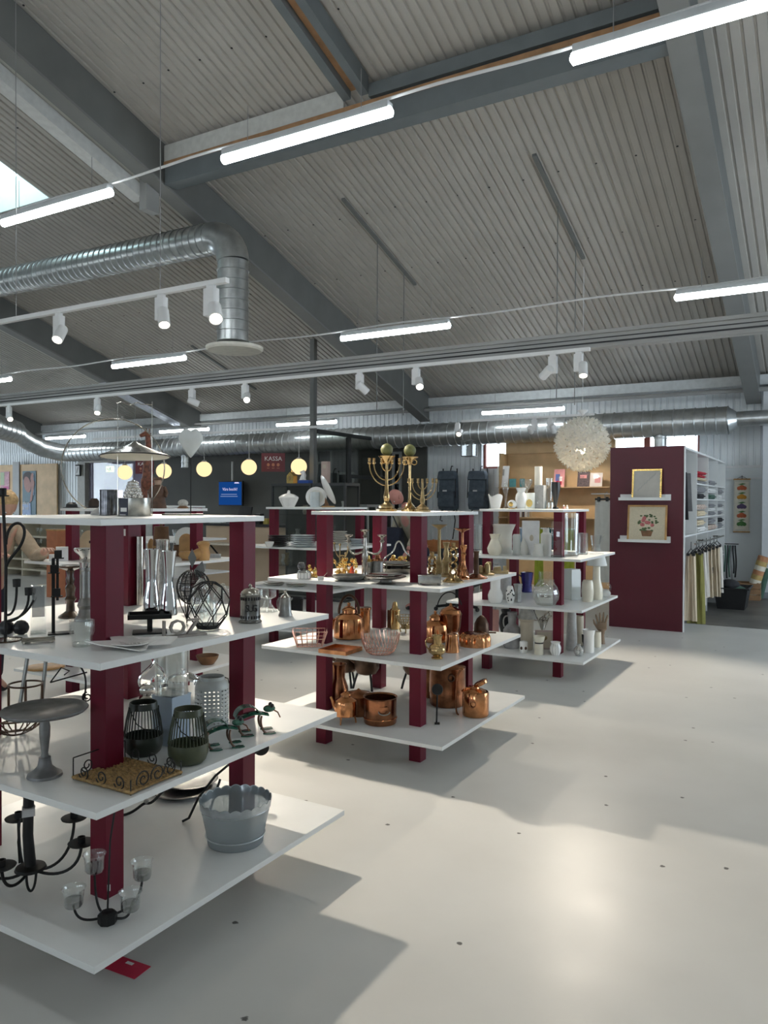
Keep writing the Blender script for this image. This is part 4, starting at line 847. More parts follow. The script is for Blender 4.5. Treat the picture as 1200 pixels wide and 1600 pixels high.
for (x, z0, x1, z1) in ((0, 0, 1, 44), (0, 12, -14, 36), (0, 16, 14, 40), (0, 24, -8, 46), (1, 26, 10, 30), (0, 8, 12, 22), (-10, 28, -17, 40)): b.tube(bez((x, 0, z0), (x+(x1-x)*.6, 0, z0+4), (x1, 0, z1-8), (x1, 1, z1), 7), 1.1, 5); b.sph((x1, 1, z1), 2.2, 8, 5)
b.build('branches', m_brassd, t); B(k).lathe([(8, 0), (7, 2), (1, 3)], 16).build('base', m_brassd, t)
t, k = item('silver_candelabra', 'three armed silver candelabra with broad cups', 'candelabra', 570, 907, Z3, 15)
B(k).lathe([(14, 0), (13, 2), (7, 5), (4, 8), (3, 16), (5, 22), (4, 30), (5.5, 36), (4, 46), (2.6, 50), (3, 58), (2.4, 66)], 18).build('stem', m_silver, t)
for ex, ez in ((-26, 58), (27, 58), (0, 66)):
    if ex: B(k).tube(bez((0, 0, 46), (ex*.5, 0, 38), (ex, 0, 36), (ex, 0, ez), 12), 1.7, 8).build('arm', m_silver, t)
    B(k).lathe([(1.8, ez), (4, ez+2), (2, ez+5), (3, ez+9), (7, ez+11), (7.5, ez+13), (3, ez+12.5)], 16, (ex, 0, 0)).build('candle_cup', m_silver, t)
for px, nm_, lab, hh in ((574, 'silver_mug', 'fluted silver mug with a gilt rim beside the candelabra', 26), (590, 'silver_tankard', 'dark fluted silver tankard right of the candelabra', 27)):
    t, k = item(nm_, lab, 'mug', px, 904, Z3, 10)
    B(k).lathe(wall([(9, 0), (9.5, 2), (8.6, 4), (8.8, hh-2), (9.4, hh)], .7), 12, cap=False).build('body', m_silver if px < 580 else m_pewter, t, angle=15); B(k).lathe([(9.4, hh), (8, hh+3), (5, hh+4), (4, hh+9), (2, hh+10)], 16).build('lid', m_gold if px < 580 else m_copperd, t)
    B(k).tube(bez((9, 0, hh-3), (16, 0, hh), (15, 0, 6), (9, 0, 5), 10), 1, 6).build('handle', m_silver, t)
for px, py, w, lab in ((603, 914, 33, 'stack of round silver trays at the front of the third shelf'), (618, 895, 30, 'silver tray lying behind the stack')):
    LP('silver_tray', lab, 'tray', px, py, Z3, [('foot', [(16, 0), (10, 3), (9, 6)], m_pewter), ('lower_tray', [(9, 6), (w-6, 9), (w, 12), (w-1, 12.6), (w-8, 10), (1, 9)], m_silver), ('upper_tray', [(w-12, 12), (w-4, 15), (w-5, 15.6), (w-12, 14), (1, 13)], m_chrome)], 16)
t, k = item('swirl_handle', 'tall swirled silver handle of a basket at the middle of the third shelf', 'basket', 622, 898, Z3, 26)
B(k).lathe(wall([(16, 0), (22, 3), (25, 8)], .8), 26, cap=False).build('bowl', m_silver, t); B(k).tube(bez((-25, 0, 8), (-26, 0, 34), (-8, 0, 22), (-4, 0, 46), 12)+bez((-4, 0, 46), (0, 0, 54), (4, 0, 52), (8, 0, 42), 6)[1:]+bez((8, 0, 42), (12, 0, 26), (24, 0, 32), (25, 0, 8), 12)[1:], 1.3, 8).build('handle', m_chrome, t)
t, k = item('gilt_nuggets', 'lumpy gilt metal bowl behind the trays', 'ornament', 622, 888, Z3, 14); rnd = random.Random(5); b = B(k)
for i in range(26): b.sph((rnd.uniform(-13, 13), rnd.uniform(-6, 6), rnd.uniform(3, 17)), rnd.uniform(2.4, 4), 8, 6)
b.build('lumps', m_gold, t); B(k).lathe([(11, 0), (13, 3), (4, 4)], 16).build('base', m_brassd, t)
t, k = item('silver_box', 'rectangular silver box with tiny feet beside the front right post', 'box', 671, 915, Z3, 12, rz=R(28))
B(k).box((0, 0, 9), (36, 24, 11)).build('body', m_pewter, t, bev=.5); B(k).box((0, 0, 15.4), (37, 25, 1.8)).build('lid', m_silver, t, bev=.4)
for x in (-15, 15):
    for y in (-9, 9): B(k).lathe([(2, 0), (2.6, 1.5), (1.4, 4)], 8, (x, y, 0)).build('foot', m_pewter, t)
def twist(px, py, h, r, label, mat, open_=True):
    t, k = item('barley_twist_candlestick', label, 'candlestick', px, py, Z3, r)
    B(k).lathe([(r, 0), (r, 2), (r*.8, 4), (r*.5, 8), (r*.35, 11)], 22).build('base', mat, t)
    for ph in (0, math.pi): B(k).tube([(5.2*abs(math.sin(q*.42))**.6*math.copysign(1, math.cos(ph)), 3*math.cos(q*.42)*math.cos(ph), 10+(h-20)*q/30) for q in range(31)], 1.8, 7).build('twisted_bar', mat, t)
    B(k).lathe([(3, h-11), (7, h-9), (7, h-7.5), (3, h-6), (3.6, h), (3, h+.2)], 16).build('cup', mat, t)
twist(675, 907, 44, 11, 'pierced brass candlestick standing behind the silver box', m_brass); twist(708, 911, 62, 17, 'large pierced bright brass candlestick at the shelf front', m_brass)
def stick(px, py, prof, label, mat, r): return L('brass_candlestick', label, 'candlestick', px, py, Z3, prof, mat, r=r)
stick(686, 898, [(12, 0), (13, 2), (10, 8), (7, 16), (4, 22), (2.6, 28), (2.4, 70), (4, 72), (12, 77), (13, 78), (4, 76)], 'tall brass pricket with a dish top, the left of two', m_brassd, 12)
stick(722, 901, [(11, 0), (12, 2), (9, 8), (6, 18), (3, 24), (2.2, 30), (2.2, 68), (4, 70), (13, 74), (14, 75), (4, 73)], 'tall brass pricket with a dish top, the right of two', m_copperd, 12)
stick(697, 902, [(11, 0), (11, 3), (6, 6), (5, 20), (7, 24), (4, 30), (5, 36), (3, 44), (5.5, 52), (6, 54), (3, 53)], 'dull brass candlestick with a flared cup behind the large pierced one', m_brassd, 11)
stick(724, 906, [(11, 0), (11, 2), (6, 5), (4, 12), (6, 16), (3.4, 22), (3, 36), (4.6, 39), (3, 42), (5.5, 50), (5.5, 54), (3, 53)], 'pinkish copper candlestick with a ringed stem', m_copper, 10)
LP('oil_lamp', 'dark brass column candlestick by the back right post with a scalloped foot', 'candlestick', 744, 905, Z3, [('foot', [(18, 0), (18, 2), (11, 4), (6, 7)], m_copperd), ('column', [(4, 6), (4, 40), (5, 42), (5, 43)], m_bronze)], 14)
t, k = item('brass_inkwell', 'low brass desk stand with two small pots at the right of the third shelf', 'desk stand', 757, 899, Z3, 8)
B(k).lathe([(16, 0), (15, 2), (8, 4)], 20).build('tray', m_brassd, t)
for x, h in ((-6, 14), (4, 18)): B(k).lathe([(5, 2), (5, h-4), (3, h), (1, h+1)], 14, (x, 0, 0)).build('pot', m_brassd, t)
t, k = item('brass_ship', 'brass model on a flat olive base at the far right corner', 'model', 776, 897, Z3, 10)
B(k).box((0, 0, 2), (36, 12, 4)).build('base', m_brassd, t); B(k).box((-12, 0, 11), (7, 6, 14)).build('tower', m_brassd, t); B(k).prism([(-6, 4), (8, 4), (6, 11), (-4, 10)], 6).build('hull', m_brassd, t); B(k).box((13, 0, 8), (6, 5, 8)).build('cabin', m_brassd, t)

# ---- second shelf: copper
t, k = item('wire_basket', 'square copper wire basket at the left end of the copper shelf', 'basket', 484, 1013, Z2, 19)
b = B(k)
for z in (1, 13, 25):
    w = 20+z*.3; d = 12+z*.25; b.tube([(-w, -d, z), (w, -d, z), (w, d, z), (-w, d, z)], .65, 5, True)
for i in range(6):
    x = -19+7.6*i; b.tube([(x*1.3, -18, 25), (x, -12, 1), (x, 12, 1), (x*1.3, 18, 25)], .6, 5)
for i in range(4): y = -11+7.4*i; b.tube([(-27.5, y*1.3, 25), (-20, y, 1), (20, y, 1), (27.5, y*1.3, 25)], .6, 5)
b.build('wire_grid', m_rose, t)
t, k = item('copper_tray', 'square copper tray with upturned sides', 'tray', 532, 1023, Z2, 24, rz=R(2))
B(k).box((0, 0, 1), (50, 50, 1.6)).build('bottom', m_rose, t)
for x, y, w, d in ((-25, 0, 1.5, 50), (25, 0, 1.5, 50), (0, -25, 50, 1.5), (0, 25, 50, 1.5)): B(k).box((x, y, 3.2), (w, d, 6)).build('side', m_copper, t)
def kettle(px, py, z, s, label, mat, legs=False, handle=True, r0=24):
    t, k = item('kettle', label, 'kettle', px, py, z, r0*s); k *= s; q = 16 if legs else 0
    B(k).lathe([(22, q), (24.5, q+2), (24.5, q+26), (23, q+32), (14, q+38), (11, q+40), (10.5, q+44)], 32).build('body', mat, t)
    B(k).lathe([(11.5, q+44), (11, q+46), (6, q+50), (2.4, q+51), (3, q+55), (.5, q+57)], 22).build('lid', mat, t)
    B(k).tube(bez((-20, 0, q+16), (-28, 0, q+20), (-26, 0, q+34), (-33, 0, q+40), 10), [5, 5, 4.6, 4.2, 3.8, 3.6, 3.4, 3.2, 3, 2.8, 2.6], 10).build('spout', mat, t)
    if handle: B(k).tube([(16*math.cos(R(a))*(1), 2, q+38+30*math.sin(R(a))) for a in range(0, 181, 12)], 2.3, 8).build('handle', m_bronze, t)
    if legs:
        for a in (0, 2.1, 4.2): B(k).tube([(17*math.cos(a), 17*math.sin(a), q+2), (21*math.cos(a), 21*math.sin(a), 8), (22*math.cos(a), 22*math.sin(a), 0)], 1.7, 7).build('leg', mat, t)
    return t, k
kettle(545, 1001, Z2, 1.0, 'big shiny copper kettle with an arched handle behind the front left post', m_copper)
L('copper_canister', 'tall copper canister right behind the big kettle', 'canister', 568, 990, Z2, [(10, 0), (10.5, 1), (10.5, 34), (12, 36), (12, 39), (2, 40)], m_copper, r=14)
t, k = item('wire_bowl', 'round rose copper wire bowl in the middle of the copper shelf', 'bowl', 594, 1025, Z2, 18)
b = B(k)
for i in range(30):
    a = 2*math.pi*i/30; a2 = a+.35; b.tube(bez((17*math.cos(a), 17*math.sin(a), 1), (26*math.cos(a), 26*math.sin(a), 4), (30*math.cos(a2), 30*math.sin(a2), 20), (31*math.cos(a2), 31*math.sin(a2), 33), 7), .55, 5)
b.tube(ring(17, 30, 1), .8, 5, True); b.tube(ring(22.5, 36, 4.6), .6, 5, True); b.build('wires', m_rose, t)
L('brass_flask', 'small brass cylinder flask with a domed cap at the back of the copper shelf', 'flask', 617, 984, Z2, [(8, 0), (8, 30), (5, 33), (4, 38), (3, 42), (.5, 43)], m_brass, r=9)
L('brass_plate_block', 'dark brass block just left of the small flask', 'box', 610, 983, Z2, [(5, 0), (5, 27), (4.6, 28)], m_brassd, r=12, n=4)
t, k = item('brass_basket', 'small pierced brass basket on curved feet behind the front right post', 'basket', 634, 990, Z2, 11)
b = B(k)
for z, r_ in ((12, 8), (18, 13), (26, 16)): b.tube(ring(r_, 28, z), .7, 5, True)
for i in range(20): a = .314*i; b.tube([(8*math.cos(a), 8*math.sin(a), 12), (13*math.cos(a), 13*math.sin(a), 18), (16*math.cos(a), 16*math.sin(a), 26)], .5, 4)
b.build('pierced_bowl', m_brassd, t); B(k).lathe([(7, 6), (8, 12), (1, 12)], 16).build('cup', m_brassd, t)
for a in (0.5, 2.6, 4.7): B(k).tube([(7*math.cos(a), 7*math.sin(a), 8), (11*math.cos(a), 11*math.sin(a), 4), (9*math.cos(a), 9*math.sin(a), 0)], 1.1, 6).build('foot', m_brassd, t)
kettle(680, 1006, Z2, .86, 'orange copper teapot right of the front right post', m_copper, handle=False)
t, k = item('copper_samovar', 'copper pot on three legs with domed lid and thin hoop handle', 'pot', 704, 1004, Z2, 16)
B(k).lathe([(9, 12), (14, 16), (16, 24), (17, 40), (18, 42), (18, 44)], 28).build('body', m_copperd, t); B(k).lathe([(17, 44), (15, 49), (8, 53), (3, 55), (2, 58), (.5, 60)], 24).build('lid', m_copper, t)
B(k).tube(arc(-2, 46, 20, 20, 175, 14, sz=1.55), 1, 6).build('handle', m_iron, t)
for a in (.6, 2.7, 4.8): B(k).tube([(13*math.cos(a), 13*math.sin(a), 18), (16*math.cos(a), 16*math.sin(a), 8), (18*math.cos(a), 18*math.sin(a), 0)], 1.2, 6).build('leg', m_copper, t)
t, k = item('brass_jug', 'bright bellied brass jug with a looped handle at the shelf front', 'jug', 683, 1031, Z2, 9)
B(k).lathe(wall([(9, 0), (9, 2), (6, 4), (13, 10), (14, 14), (12, 20), (7, 24), (7, 33), (9, 37)], .7), 28, cap=False).build('body', m_brass, t); B(k).tube(bez((-7, 0, 32), (-22, 0, 36), (-20, 0, 20), (-13, 0, 14), 12), 1, 6).build('handle', m_brass, t)
L('copper_mug', 'small copper mug behind the brass jug', 'mug', 706, 1021, Z2, [(12, 0), (12, 2), (9, 22), (9.5, 26), (9, 28), (1, 30)], m_copper, r=12)
t, k = item('cake_mould', 'fluted copper cake mould lying upside down near the shelf corner', 'mould', 742, 1014, Z2, 29)
B(k).grid(lambda u, v: ((25-9*v**3+1.2*math.sin(u*2*math.pi*16)*(.3+v))*math.cos(2*math.pi*u), (25-9*v**3+1.2*math.sin(u*2*math.pi*16)*(.3+v))*math.sin(2*math.pi*u), 20*math.sin(v*1.57)), 128, 10).build('fluted_wall', m_copper, t); B(k).lathe([(17, 19), (10, 20), (1, 20.2)], 28).build('top', m_copperd, t)
t, k = item('copper_bell', 'dull brown copper dome standing behind the cake mould', 'dome', 752, 1000, Z2, 12)
B(k).lathe([(12, 0), (12, 14), (11, 24), (7, 32), (3, 36), (.5, 37)], 24).build('dome', m_bronze, t); B(k).box((15, 0, 10), (16, 4, 2)).build('handle', m_bronze, t)

# ---- bottom shelf: pots
t, k = kettle(540, 1134, Z1, .74, 'hammered copper teapot on three legs at the left of the bottom shelf', m_copper, True, False, 22)
t, k = item('copper_casserole', 'dark copper casserole with ring handle left of the saucepan', 'pot', 560, 1121, Z1, 22)
B(k).lathe(wall([(22, 0), (23, 2), (23, 28), (24, 30)], 1), 30, cap=False).build('body', m_copperd, t); B(k).lathe([(23, 30), (20, 33), (8, 36), (3, 38), (1, 40)], 24).build('lid', m_copperd, t); B(k).tube([(3*math.cos(a*.6)-6, -23.5, 21+4*math.sin(a*.6)) for a in range(11)], .9, 6).build('ring_handle', m_bronze, t)
t, k = item('copper_saucepan', 'open wide copper saucepan in front on the bottom shelf', 'pot', 594, 1136, Z1, 25)
B(k).lathe(wall([(25, 0), (26, 2), (26, 40), (27.5, 42)], 1.1), 36, cap=False).build('body', m_copperd, t); B(k).lathe([(.01, 2), (25, 2)], 30, cap=False).build('bottom', m_pewter, t); B(k).tube(ring(26.4, 40, 9), .9, 6, True).build('band', m_copper, t)
B(k).prism([(-9, 26), (9, 26), (7, 31), (-7, 31)], 1.4, (6, -26, 0)).build('handle_plate', m_copperd, t); B(k).tube([(10*math.cos(math.pi*i/8)*.9+6, -28, 24-5*math.sin(math.pi*i/8)) for i in range(9)], .9, 6).build('handle', m_pewter, t)
L('tall_copper_jug', 'tall brown copper jug behind the front left post', 'jug', 529, 1108, Z1, [(16, 0), (17, 4), (15, 30), (10, 44), (11, 60), (13, 66)], m_copperd, .8, r=24)
def tripod_pot(px, py, label, s=1):
    t, k = item('tripod_pot', label, 'pot', px, py, Z1, 20*s); k *= s
    B(k).lathe([(6, 22), (15, 25), (20, 33), (20, 42), (15, 50), (12, 54), (13, 56)], 26).build('body', m_bronze, t); B(k).lathe([(13, 56), (9, 60), (3, 62), (2, 65), (.5, 66)], 20).build('lid', m_bronze, t)
    for a in (.9, 3.0, 5.1): B(k).tube([(14*math.cos(a), 14*math.sin(a), 27), (19*math.cos(a), 19*math.sin(a), 12), (22*math.cos(a), 22*math.sin(a), 0)], 1.9, 7).build('leg', m_iron, t)
    B(k).tube([(-18, 0, 42), (-28, 0, 48)], [3, 2], 8).build('spout', m_bronze, t)
tripod_pot(573, 1081, 'dark three legged pot at the back, seen under the copper shelf'); tripod_pot(541, 1076, 'dark three legged pot partly behind the front left post', .95); tripod_pot(649, 1082, 'dark three legged pot hidden behind the front right post')
t, k = item('copper_boiler', 'very large copper boiler behind the front right post', 'pot', 699, 1107, Z1, 25)
B(k).lathe(wall([(26, 0), (28, 3), (28, 20), (29, 20.5), (28.5, 58), (30, 61)], 1), 34, cap=False).build('body', m_copperd, t); B(k).lathe([(29, 61), (22, 66), (8, 69), (3, 72), (1, 74)], 28).build('lid', m_copperd, t)
B(k).tube([(6+5*math.cos(a*.6), -29.5, 48+5*math.sin(a*.6)) for a in range(11)], 1.1, 6, True).build('ring_handle', m_bronze, t)
t, k = item('copper_pan', 'dark copper pan leaning between the post and the boiler', 'pan', 676, 1094, Z1, 22)
B(k).lathe(wall([(14, 0), (15, 2), (15, 58)], .9), 26, cap=False).build('body', m_copperd, t)
t, k = item('iron_ladle', 'black iron ladle standing before the copper boiler', 'ladle', 683, 1131, Z1, 3)
B(k).tube([(-1, 0, 0), (0, 0, 46)], 1.3, 7).build('handle', m_iron, t); q = B(k).lathe([(9, -1.4), (8, 1.4), (1, 2.4)], 22).build('bowl', m_iron, t); q.location = (0, 0, 53*k); q.rotation_euler = (R(80), 0, 0); B(k).box((0, -3, .6), (8, 9, 1.2)).build('foot', m_iron, t)
t, k = item('copper_ladle', 'long copper hook ladle in front of the boiler', 'ladle', 715, 1118, Z1, 2)
B(k).tube(bez((2, 0, 1), (-4, 0, -1), (-3, 0, 20), (-2, 0, 50), 10)+[(0, 2, 62), (4, 4, 70)], 1.4, 7).build('handle', m_copperd, t); B(k).sph((5, 4, 72), (5, 5, 3), 12, 8).build('bowl', m_copper, t)
t, k = item('copper_canister', 'bright copper canister with its lid tilted open, at the right of the bottom shelf', 'canister', 743, 1123, Z1, 21)
B(k).lathe(wall([(20, 0), (21, 2), (21, 36), (20, 38)], 1), 32, cap=False).build('body', m_copper, t); B(k).lathe([(20, 38), (16, 41), (9, 43), (8, 46), (1, 47)], 28, (-3, 0, 0)).build('shoulder', m_copper, t)
o = B(k).lathe([(11, -2), (11.5, 2), (10, 3), (1, 3.4)], 24).build('lid', m_copper, t); o.location = (8*k, 0, 51*k); o.rotation_euler = (0, R(-28), 0)
B(k).tube([(-5+5*math.cos(a*.63), -22, 22+5*math.sin(a*.63)) for a in range(10)], 1.1, 6, True).build('ring_handle', m_copperd, t); B(k).prism([(-9, 25), (-1, 25), (-2, 30), (-8, 30)], 1.4, (0, -21.4, 0)).build('handle_plate', m_copperd, t)
for a in range(3): B(k).tube(bez((-18+a*4, -6, 38), (-20+a*4, -8, 46), (-12+a*3, -8, 48), (-8+a*3, -6, 40), 6), .9, 5).build('scroll', m_copper, t)
# ================================================================ third unit: glass and white ware
def V(name, label, px, py, z, prof, mat, h=.6, r=None, cat='vase', n=26, group=None): return L(name, label, cat, px, py, z, prof, mat, h, n, group, r)
# top shelf
TOPY = lambda px: 6.62+(px-774)*.0046
t, k = item('tulip_vase', 'white tulip vase with petal points at the left end of the top shelf', 'vase', 774, 795, Z4, 8)
B(k).grid(lambda u, v: ((7+4.5*v)*math.cos(6.283*u), (7+4.5*v)*math.sin(6.283*u), (18+5*abs(math.sin(u*math.pi*3)))*v), 48, 8).build('wall', m_ceram, t, solid=.6); B(k).lathe([(.01, .4), (7, .4)], 24, cap=False).build('bottom', m_ceram, t)
V('glass_flower_stem', 'slim clear glass stem with an oval loop head', 790, 793, Z4, [(5, 0), (5, 1), (1.4, 4), (1.6, 20), (4.5, 28), (5, 34), (3, 40), (.5, 42)], m_glass, 0, cat='ornament')
t, k = item('gilt_egg', 'white shell ornament with a gilt inside', 'ornament', 800, 793, Z4, 6); B(k).sph((0, 0, 7), (7.5, 6, 7), 18, 10).build('shell', m_ceram, t); B(k).sph((-1.5, -4, 7), (4, 3, 4), 14, 8).build('gilt_core', m_gold, t); B(k).lathe([(5, 0), (4, 1.5)], 14).build('foot', m_gold, t)
V('white_vase', 'white shouldered vase on the top shelf left of the glass mug', 814, 794, Z4, [(6, 0), (6.5, 2), (9, 16), (8, 22), (5.5, 26), (8, 33)], m_ceram)
V('glass_goblet', 'clear wide glass goblet rising behind the mug', 822, 793, Z4, [(6, 0), (1.2, 2), (1.2, 24), (4, 30), (9, 40), (9.5, 46)], m_glass, .5, r=14, cat='goblet')
t, k = item('glass_mug', 'glass mug with a round gilt emblem', 'mug', 827, 794, Z4, 8); B(k).lathe(wall([(8, 0), (8.5, 1), (8.5, 25)], .6), 24, cap=False).build('body', m_frost, t); B(k).tube(arc(9, 14, 6, -80, 80, 10), 1, 6).build('handle', m_glass, t)
B(k).prism([(5*math.cos(.35*i), 9+6*math.sin(.35*i)) for i in range(18)], .5, (0, -8.7, 0)).build('emblem', m_gold, t)
t, k = item('concrete_vase', 'tall square grey marbled vase in the middle of the top shelf', 'vase', 844, 794, Z4, 9); B(k).lathe(wall([(10.5, 0), (10.5, 36), (10, 37)], .8), 4, cap=False, rz=.5).build('body', m_conc, t, angle=20); B(k).lathe([(.01, .4), (10, .4)], 4, cap=False, rz=.5).build('bottom', m_conc, t)
V('paper_cylinder', 'tall white cylinder vase standing highest at the back of the top shelf', 841, 793, Z4, [(6, 0), (6, 65), (5.8, 66)], m_milk, .6, r=40)
V('glass_tube_vase', 'clear footed glass tube vase left of the black vase', 858, 794, Z4, [(7, 0), (7, 10), (4, 13), (4.5, 20), (5, 48)], m_glass)
V('black_vase', 'black tapering vase on a small foot', 868, 794, Z4, [(5.5, 0), (5, 2), (2, 4), (3, 10), (6.5, 28), (7, 36), (6.5, 42)], m_blkc)
for i, (x, c) in enumerate(((881, m_pinkc), (886, m_ceram))): t, k = item('china_figurine', ('tiny pink china figurine right of the black vase', 'tiny white china figurine at the very right of that top shelf')[i], 'figurine', x, 795, Z4, 2); B(k).lathe([(2.4, 0), (2.2, 2), (1.2, 4)], 10).build('body', c, t); B(k).sph((0, 0, 5), 1.3, 8, 6).build('head', m_ceram, t)
# third shelf
V('cream_vase', 'cream waisted vase at the front left of the third shelf', 773, 868, Z3, [(8, 0), (11, 5), (12, 11), (9, 18), (6, 25), (8, 32), (9, 33)], m_cream)
V('frosted_bowl_vase', 'large frosted white glass vase with a flared rim', 786, 867, Z3, [(13, 0), (14, 2), (14, 30), (15, 36), (19, 45), (20, 47)], m_milk, .7, r=30)
V('ridged_jar', 'ridged cream glass jar right of the large frosted vase', 807, 868, Z3, [(6, 0), (6.5, 2), (6, 6), (6.5, 10), (6, 14), (6.5, 18), (6, 24), (6.5, 30), (5, 33)], m_frost)
t, k = item('white_gift_box', 'tall white box with a small oval emblem', 'box', 829, 868, Z3, 16, rz=R(22)); B(k).box((0, 0, 27), (27, 12, 54)).build('box', m_label, t, bev=.3); B(k).prism([(3*math.cos(.4*i)+1, 27+5*math.sin(.4*i)) for i in range(16)], .5, (0, -6.2, 0)).build('emblem', m_beige, t)
t, k = item('frosted_bottle', 'frosted white leaf shaped bottle in front of the white box', 'bottle', 818, 868, Z3, 6); B(k).lathe(wall([(6, 0), (8, 6), (7, 14), (3, 22), (1.5, 27)], .5), 22, cap=False, sy=.7).build('body', m_milk, t)
V('small_milk_vase', 'low white milk glass vase with a wide mouth', 841, 870, Z3, [(8, 0), (8.5, 2), (7, 10), (7, 16), (8, 20)], m_milk)
V('milk_bottle', 'white milk glass bottle with a square shoulder', 853, 869, Z3, [(8, 0), (8.5, 2), (8.5, 34), (5, 37), (5, 43)], m_milk, .6, r=11)
t, k = item('glass_slab_vase', 'tall rectangular clear glass vase with a thick dark base', 'vase', 870, 871, Z3, 7, rz=R(12)); B(k).box((0, 0, 29), (17, 12, 54)).build('glass', m_glass, t, bev=.3); B(k).box((0, 0, 1.5), (17.4, 12.4, 3)).build('thick_base', m_smoke, t)
V('tall_glass_cylinder', 'tall clear cut glass cylinder vase before the rear post', 893, 869, Z3, [(10, 0), (11, 2), (10, 10), (10.5, 40), (11, 67)], m_glass, .8)
V('glass_cylinder_vase', 'clear glass cylinder right of the tall cut vase', 911, 867, Z3, [(7, 0), (7.5, 1), (7.5, 33), (8, 34)], m_glass)
t, k = item('glass_pitcher', 'small angular clear glass pitcher near the right end', 'pitcher', 931, 863, Z3, 8); B(k).lathe(wall([(7, 0), (8, 1), (6, 8), (7, 14), (9, 26)], .6), 8, cap=False).build('body', m_glass, t); B(k).tube([(8, 0, 22), (15, 0, 27)], [1.4, .8], 6).build('spout', m_glass, t)
V('lantern_glass', 'clear glass lantern cylinder with a black top, behind the front left post', 747, 866, Z3, [(6.5, 0), (6.5, 46)], m_glass, .5, cat='lantern')
# second shelf
V('white_urn', 'white urn shaped vase with tiny raised dots', 774, 943, Z2, [(9, 0), (11, 3), (12, 12), (10, 18), (8, 22), (8, 36), (9, 39)], m_ceram)
V('grey_cone_vase', 'smooth pale grey vase behind the white urn', 790, 938, Z2, [(8, 0), (9, 4), (9, 38)], m_conc, .6, r=12)
t, k = item('speckled_vase', 'white oval vase with painted black leaves', 'vase', 797, 943, Z2, 6); B(k).lathe(wall([(5, 0), (7, 8), (7, 15), (4.5, 25), (3.5, 27)], .5), 24, cap=False, sy=.8).build('body', m_ceram, t)
rnd = random.Random(3); sp_ = B(k)
for i in range(16): a = R(rnd.uniform(-150, -30)); z = rnd.uniform(4, 22); rr = 7.15 if 8 < z < 16 else (5.2+.24*z if z <= 8 else 7.1-(z-15)*.26); sp_.sph((rr*math.cos(a), .8*rr*math.sin(a), z), (1, .5, 1.4), 6, 4)
sp_.build('leaf_marks', m_blkc, t)
V('grey_square_vase', 'small flared grey vase right of the painted one', 809, 941, Z2, [(6, 0), (5, 4), (5, 18), (7, 28)], m_greyc, .6, n=4)
t, k = item('blue_glass_jug', 'cobalt blue glass jug with a looped handle', 'jug', 823, 926, Z2, 8); B(k).lathe(wall([(8, 0), (8.5, 2), (7.5, 12), (9, 22), (10, 31)], .6), 10, cap=False).build('body', m_bluec, t); B(k).tube(bez((-9, 0, 24), (-16, 0, 34), (-14, 0, 14), (-8, 0, 8), 10), .9, 6).build('handle', m_bluec, t)
t, k = item('crystal_vase', 'faceted crystal vase standing behind the fish bowl', 'vase', 852, 934, Z2, 9); cb = B(k)
cb.grid(lambda u, v: ((8+1.6*v+.7*(int(u*32) % 2 ^ int(v*16) % 2))*math.cos(6.283*u), (8+1.6*v+.7*(int(u*32) % 2 ^ int(v*16) % 2))*math.sin(6.283*u), 40*v), 64, 32); cb.build('cut_glass', m_glass, t, smooth=False); B(k).lathe([(8, 0), (8, 2), (1, 3)], 20).build('base', m_smoke, t)
V('fish_bowl', 'round clear glass fish bowl before the front right post', 853, 947, Z2, [(10, 0), (15, 2), (20, 10), (21, 20), (18, 30), (13, 37), (13, 41)], m_glass, .7, cat='bowl', r=6)
V('frosted_block_vase', 'wide frosted grey glass vase right of the front post', 893, 938, Z2, [(14, 0), (14, 44), (13, 47), (13, 48)], m_frost, .8, n=4, r=12)
V('white_barrel_vase', 'matt white barrel vase at the front right', 918, 941, Z2, [(7.5, 0), (8.5, 3), (9.5, 16), (8.5, 30), (7, 34)], m_cream)
V('white_lamp_vase', 'tall white bottle vase with a long shoulder', 932, 938, Z2, [(9, 0), (10, 4), (9.5, 18), (6, 32), (5.5, 52)], m_cream, .6, r=13)
V('table_lamp_shade', 'small white lamp shade on the tall bottle vase', 933, 892, Z2, [(11, 0), (8, 13)], m_paper, .4, cat='lamp shade'); bpy.data.objects['table_lamp_shade'].location = Vector(bpy.data.objects['white_lamp_vase'].location)+Vector((0, 0, 53*mpp(bpy.data.objects['white_lamp_vase'].location)))
t, k = item('glass_swan', 'clear glass swan at the right corner of the shelf', 'figurine', 946, 934, Z2, 7); B(k).sph((0, 0, 6), (8, 6, 6), 16, 9).build('body', m_frost, t); B(k).tube(bez((5, 0, 8), (12, 0, 18), (2, 0, 24), (1, 0, 20), 10), 1.5, 7).build('neck', m_glass, t)
# bottom shelf
t, k = item('pink_vase', 'pink cylinder vase with a grey stick at the left of the bottom shelf', 'vase', 772, 992, Z1, 8); B(k).lathe(wall([(7.5, 0), (7.5, 36), (7, 38)], .6), 22, cap=False).build('body', m_pinkc, t); B(k).tube([(0, 0, 2), (3, 0, 62)], .5, 5).build('stick', m_wire, t)
V('navy_vase', 'shiny navy bellied vase behind the grey amphora', 790, 999, Z1, [(6, 0), (7, 6), (11, 24), (9, 36), (6, 40), (8, 46)], m_blkc)
t, k = item('grey_amphora', 'mottled grey amphora vase with a broad body', 'vase', 800, 1014, Z1, 12); B(k).lathe(wall([(12, 0), (14, 4), (14, 28), (10, 34), (6, 38), (6.5, 46), (8, 56)], .8), 28, cap=False).build('body', M('mottled_grey', (.33, .33, .34), .6, var=.5, sc=9), t)
for sx in (-1, 1): B(k).tube(bez((sx*7, 0, 50), (sx*16, 0, 50), (sx*14, 0, 36), (sx*12, 0, 32), 8), 1.2, 6).build('handle', m_greyc, t)
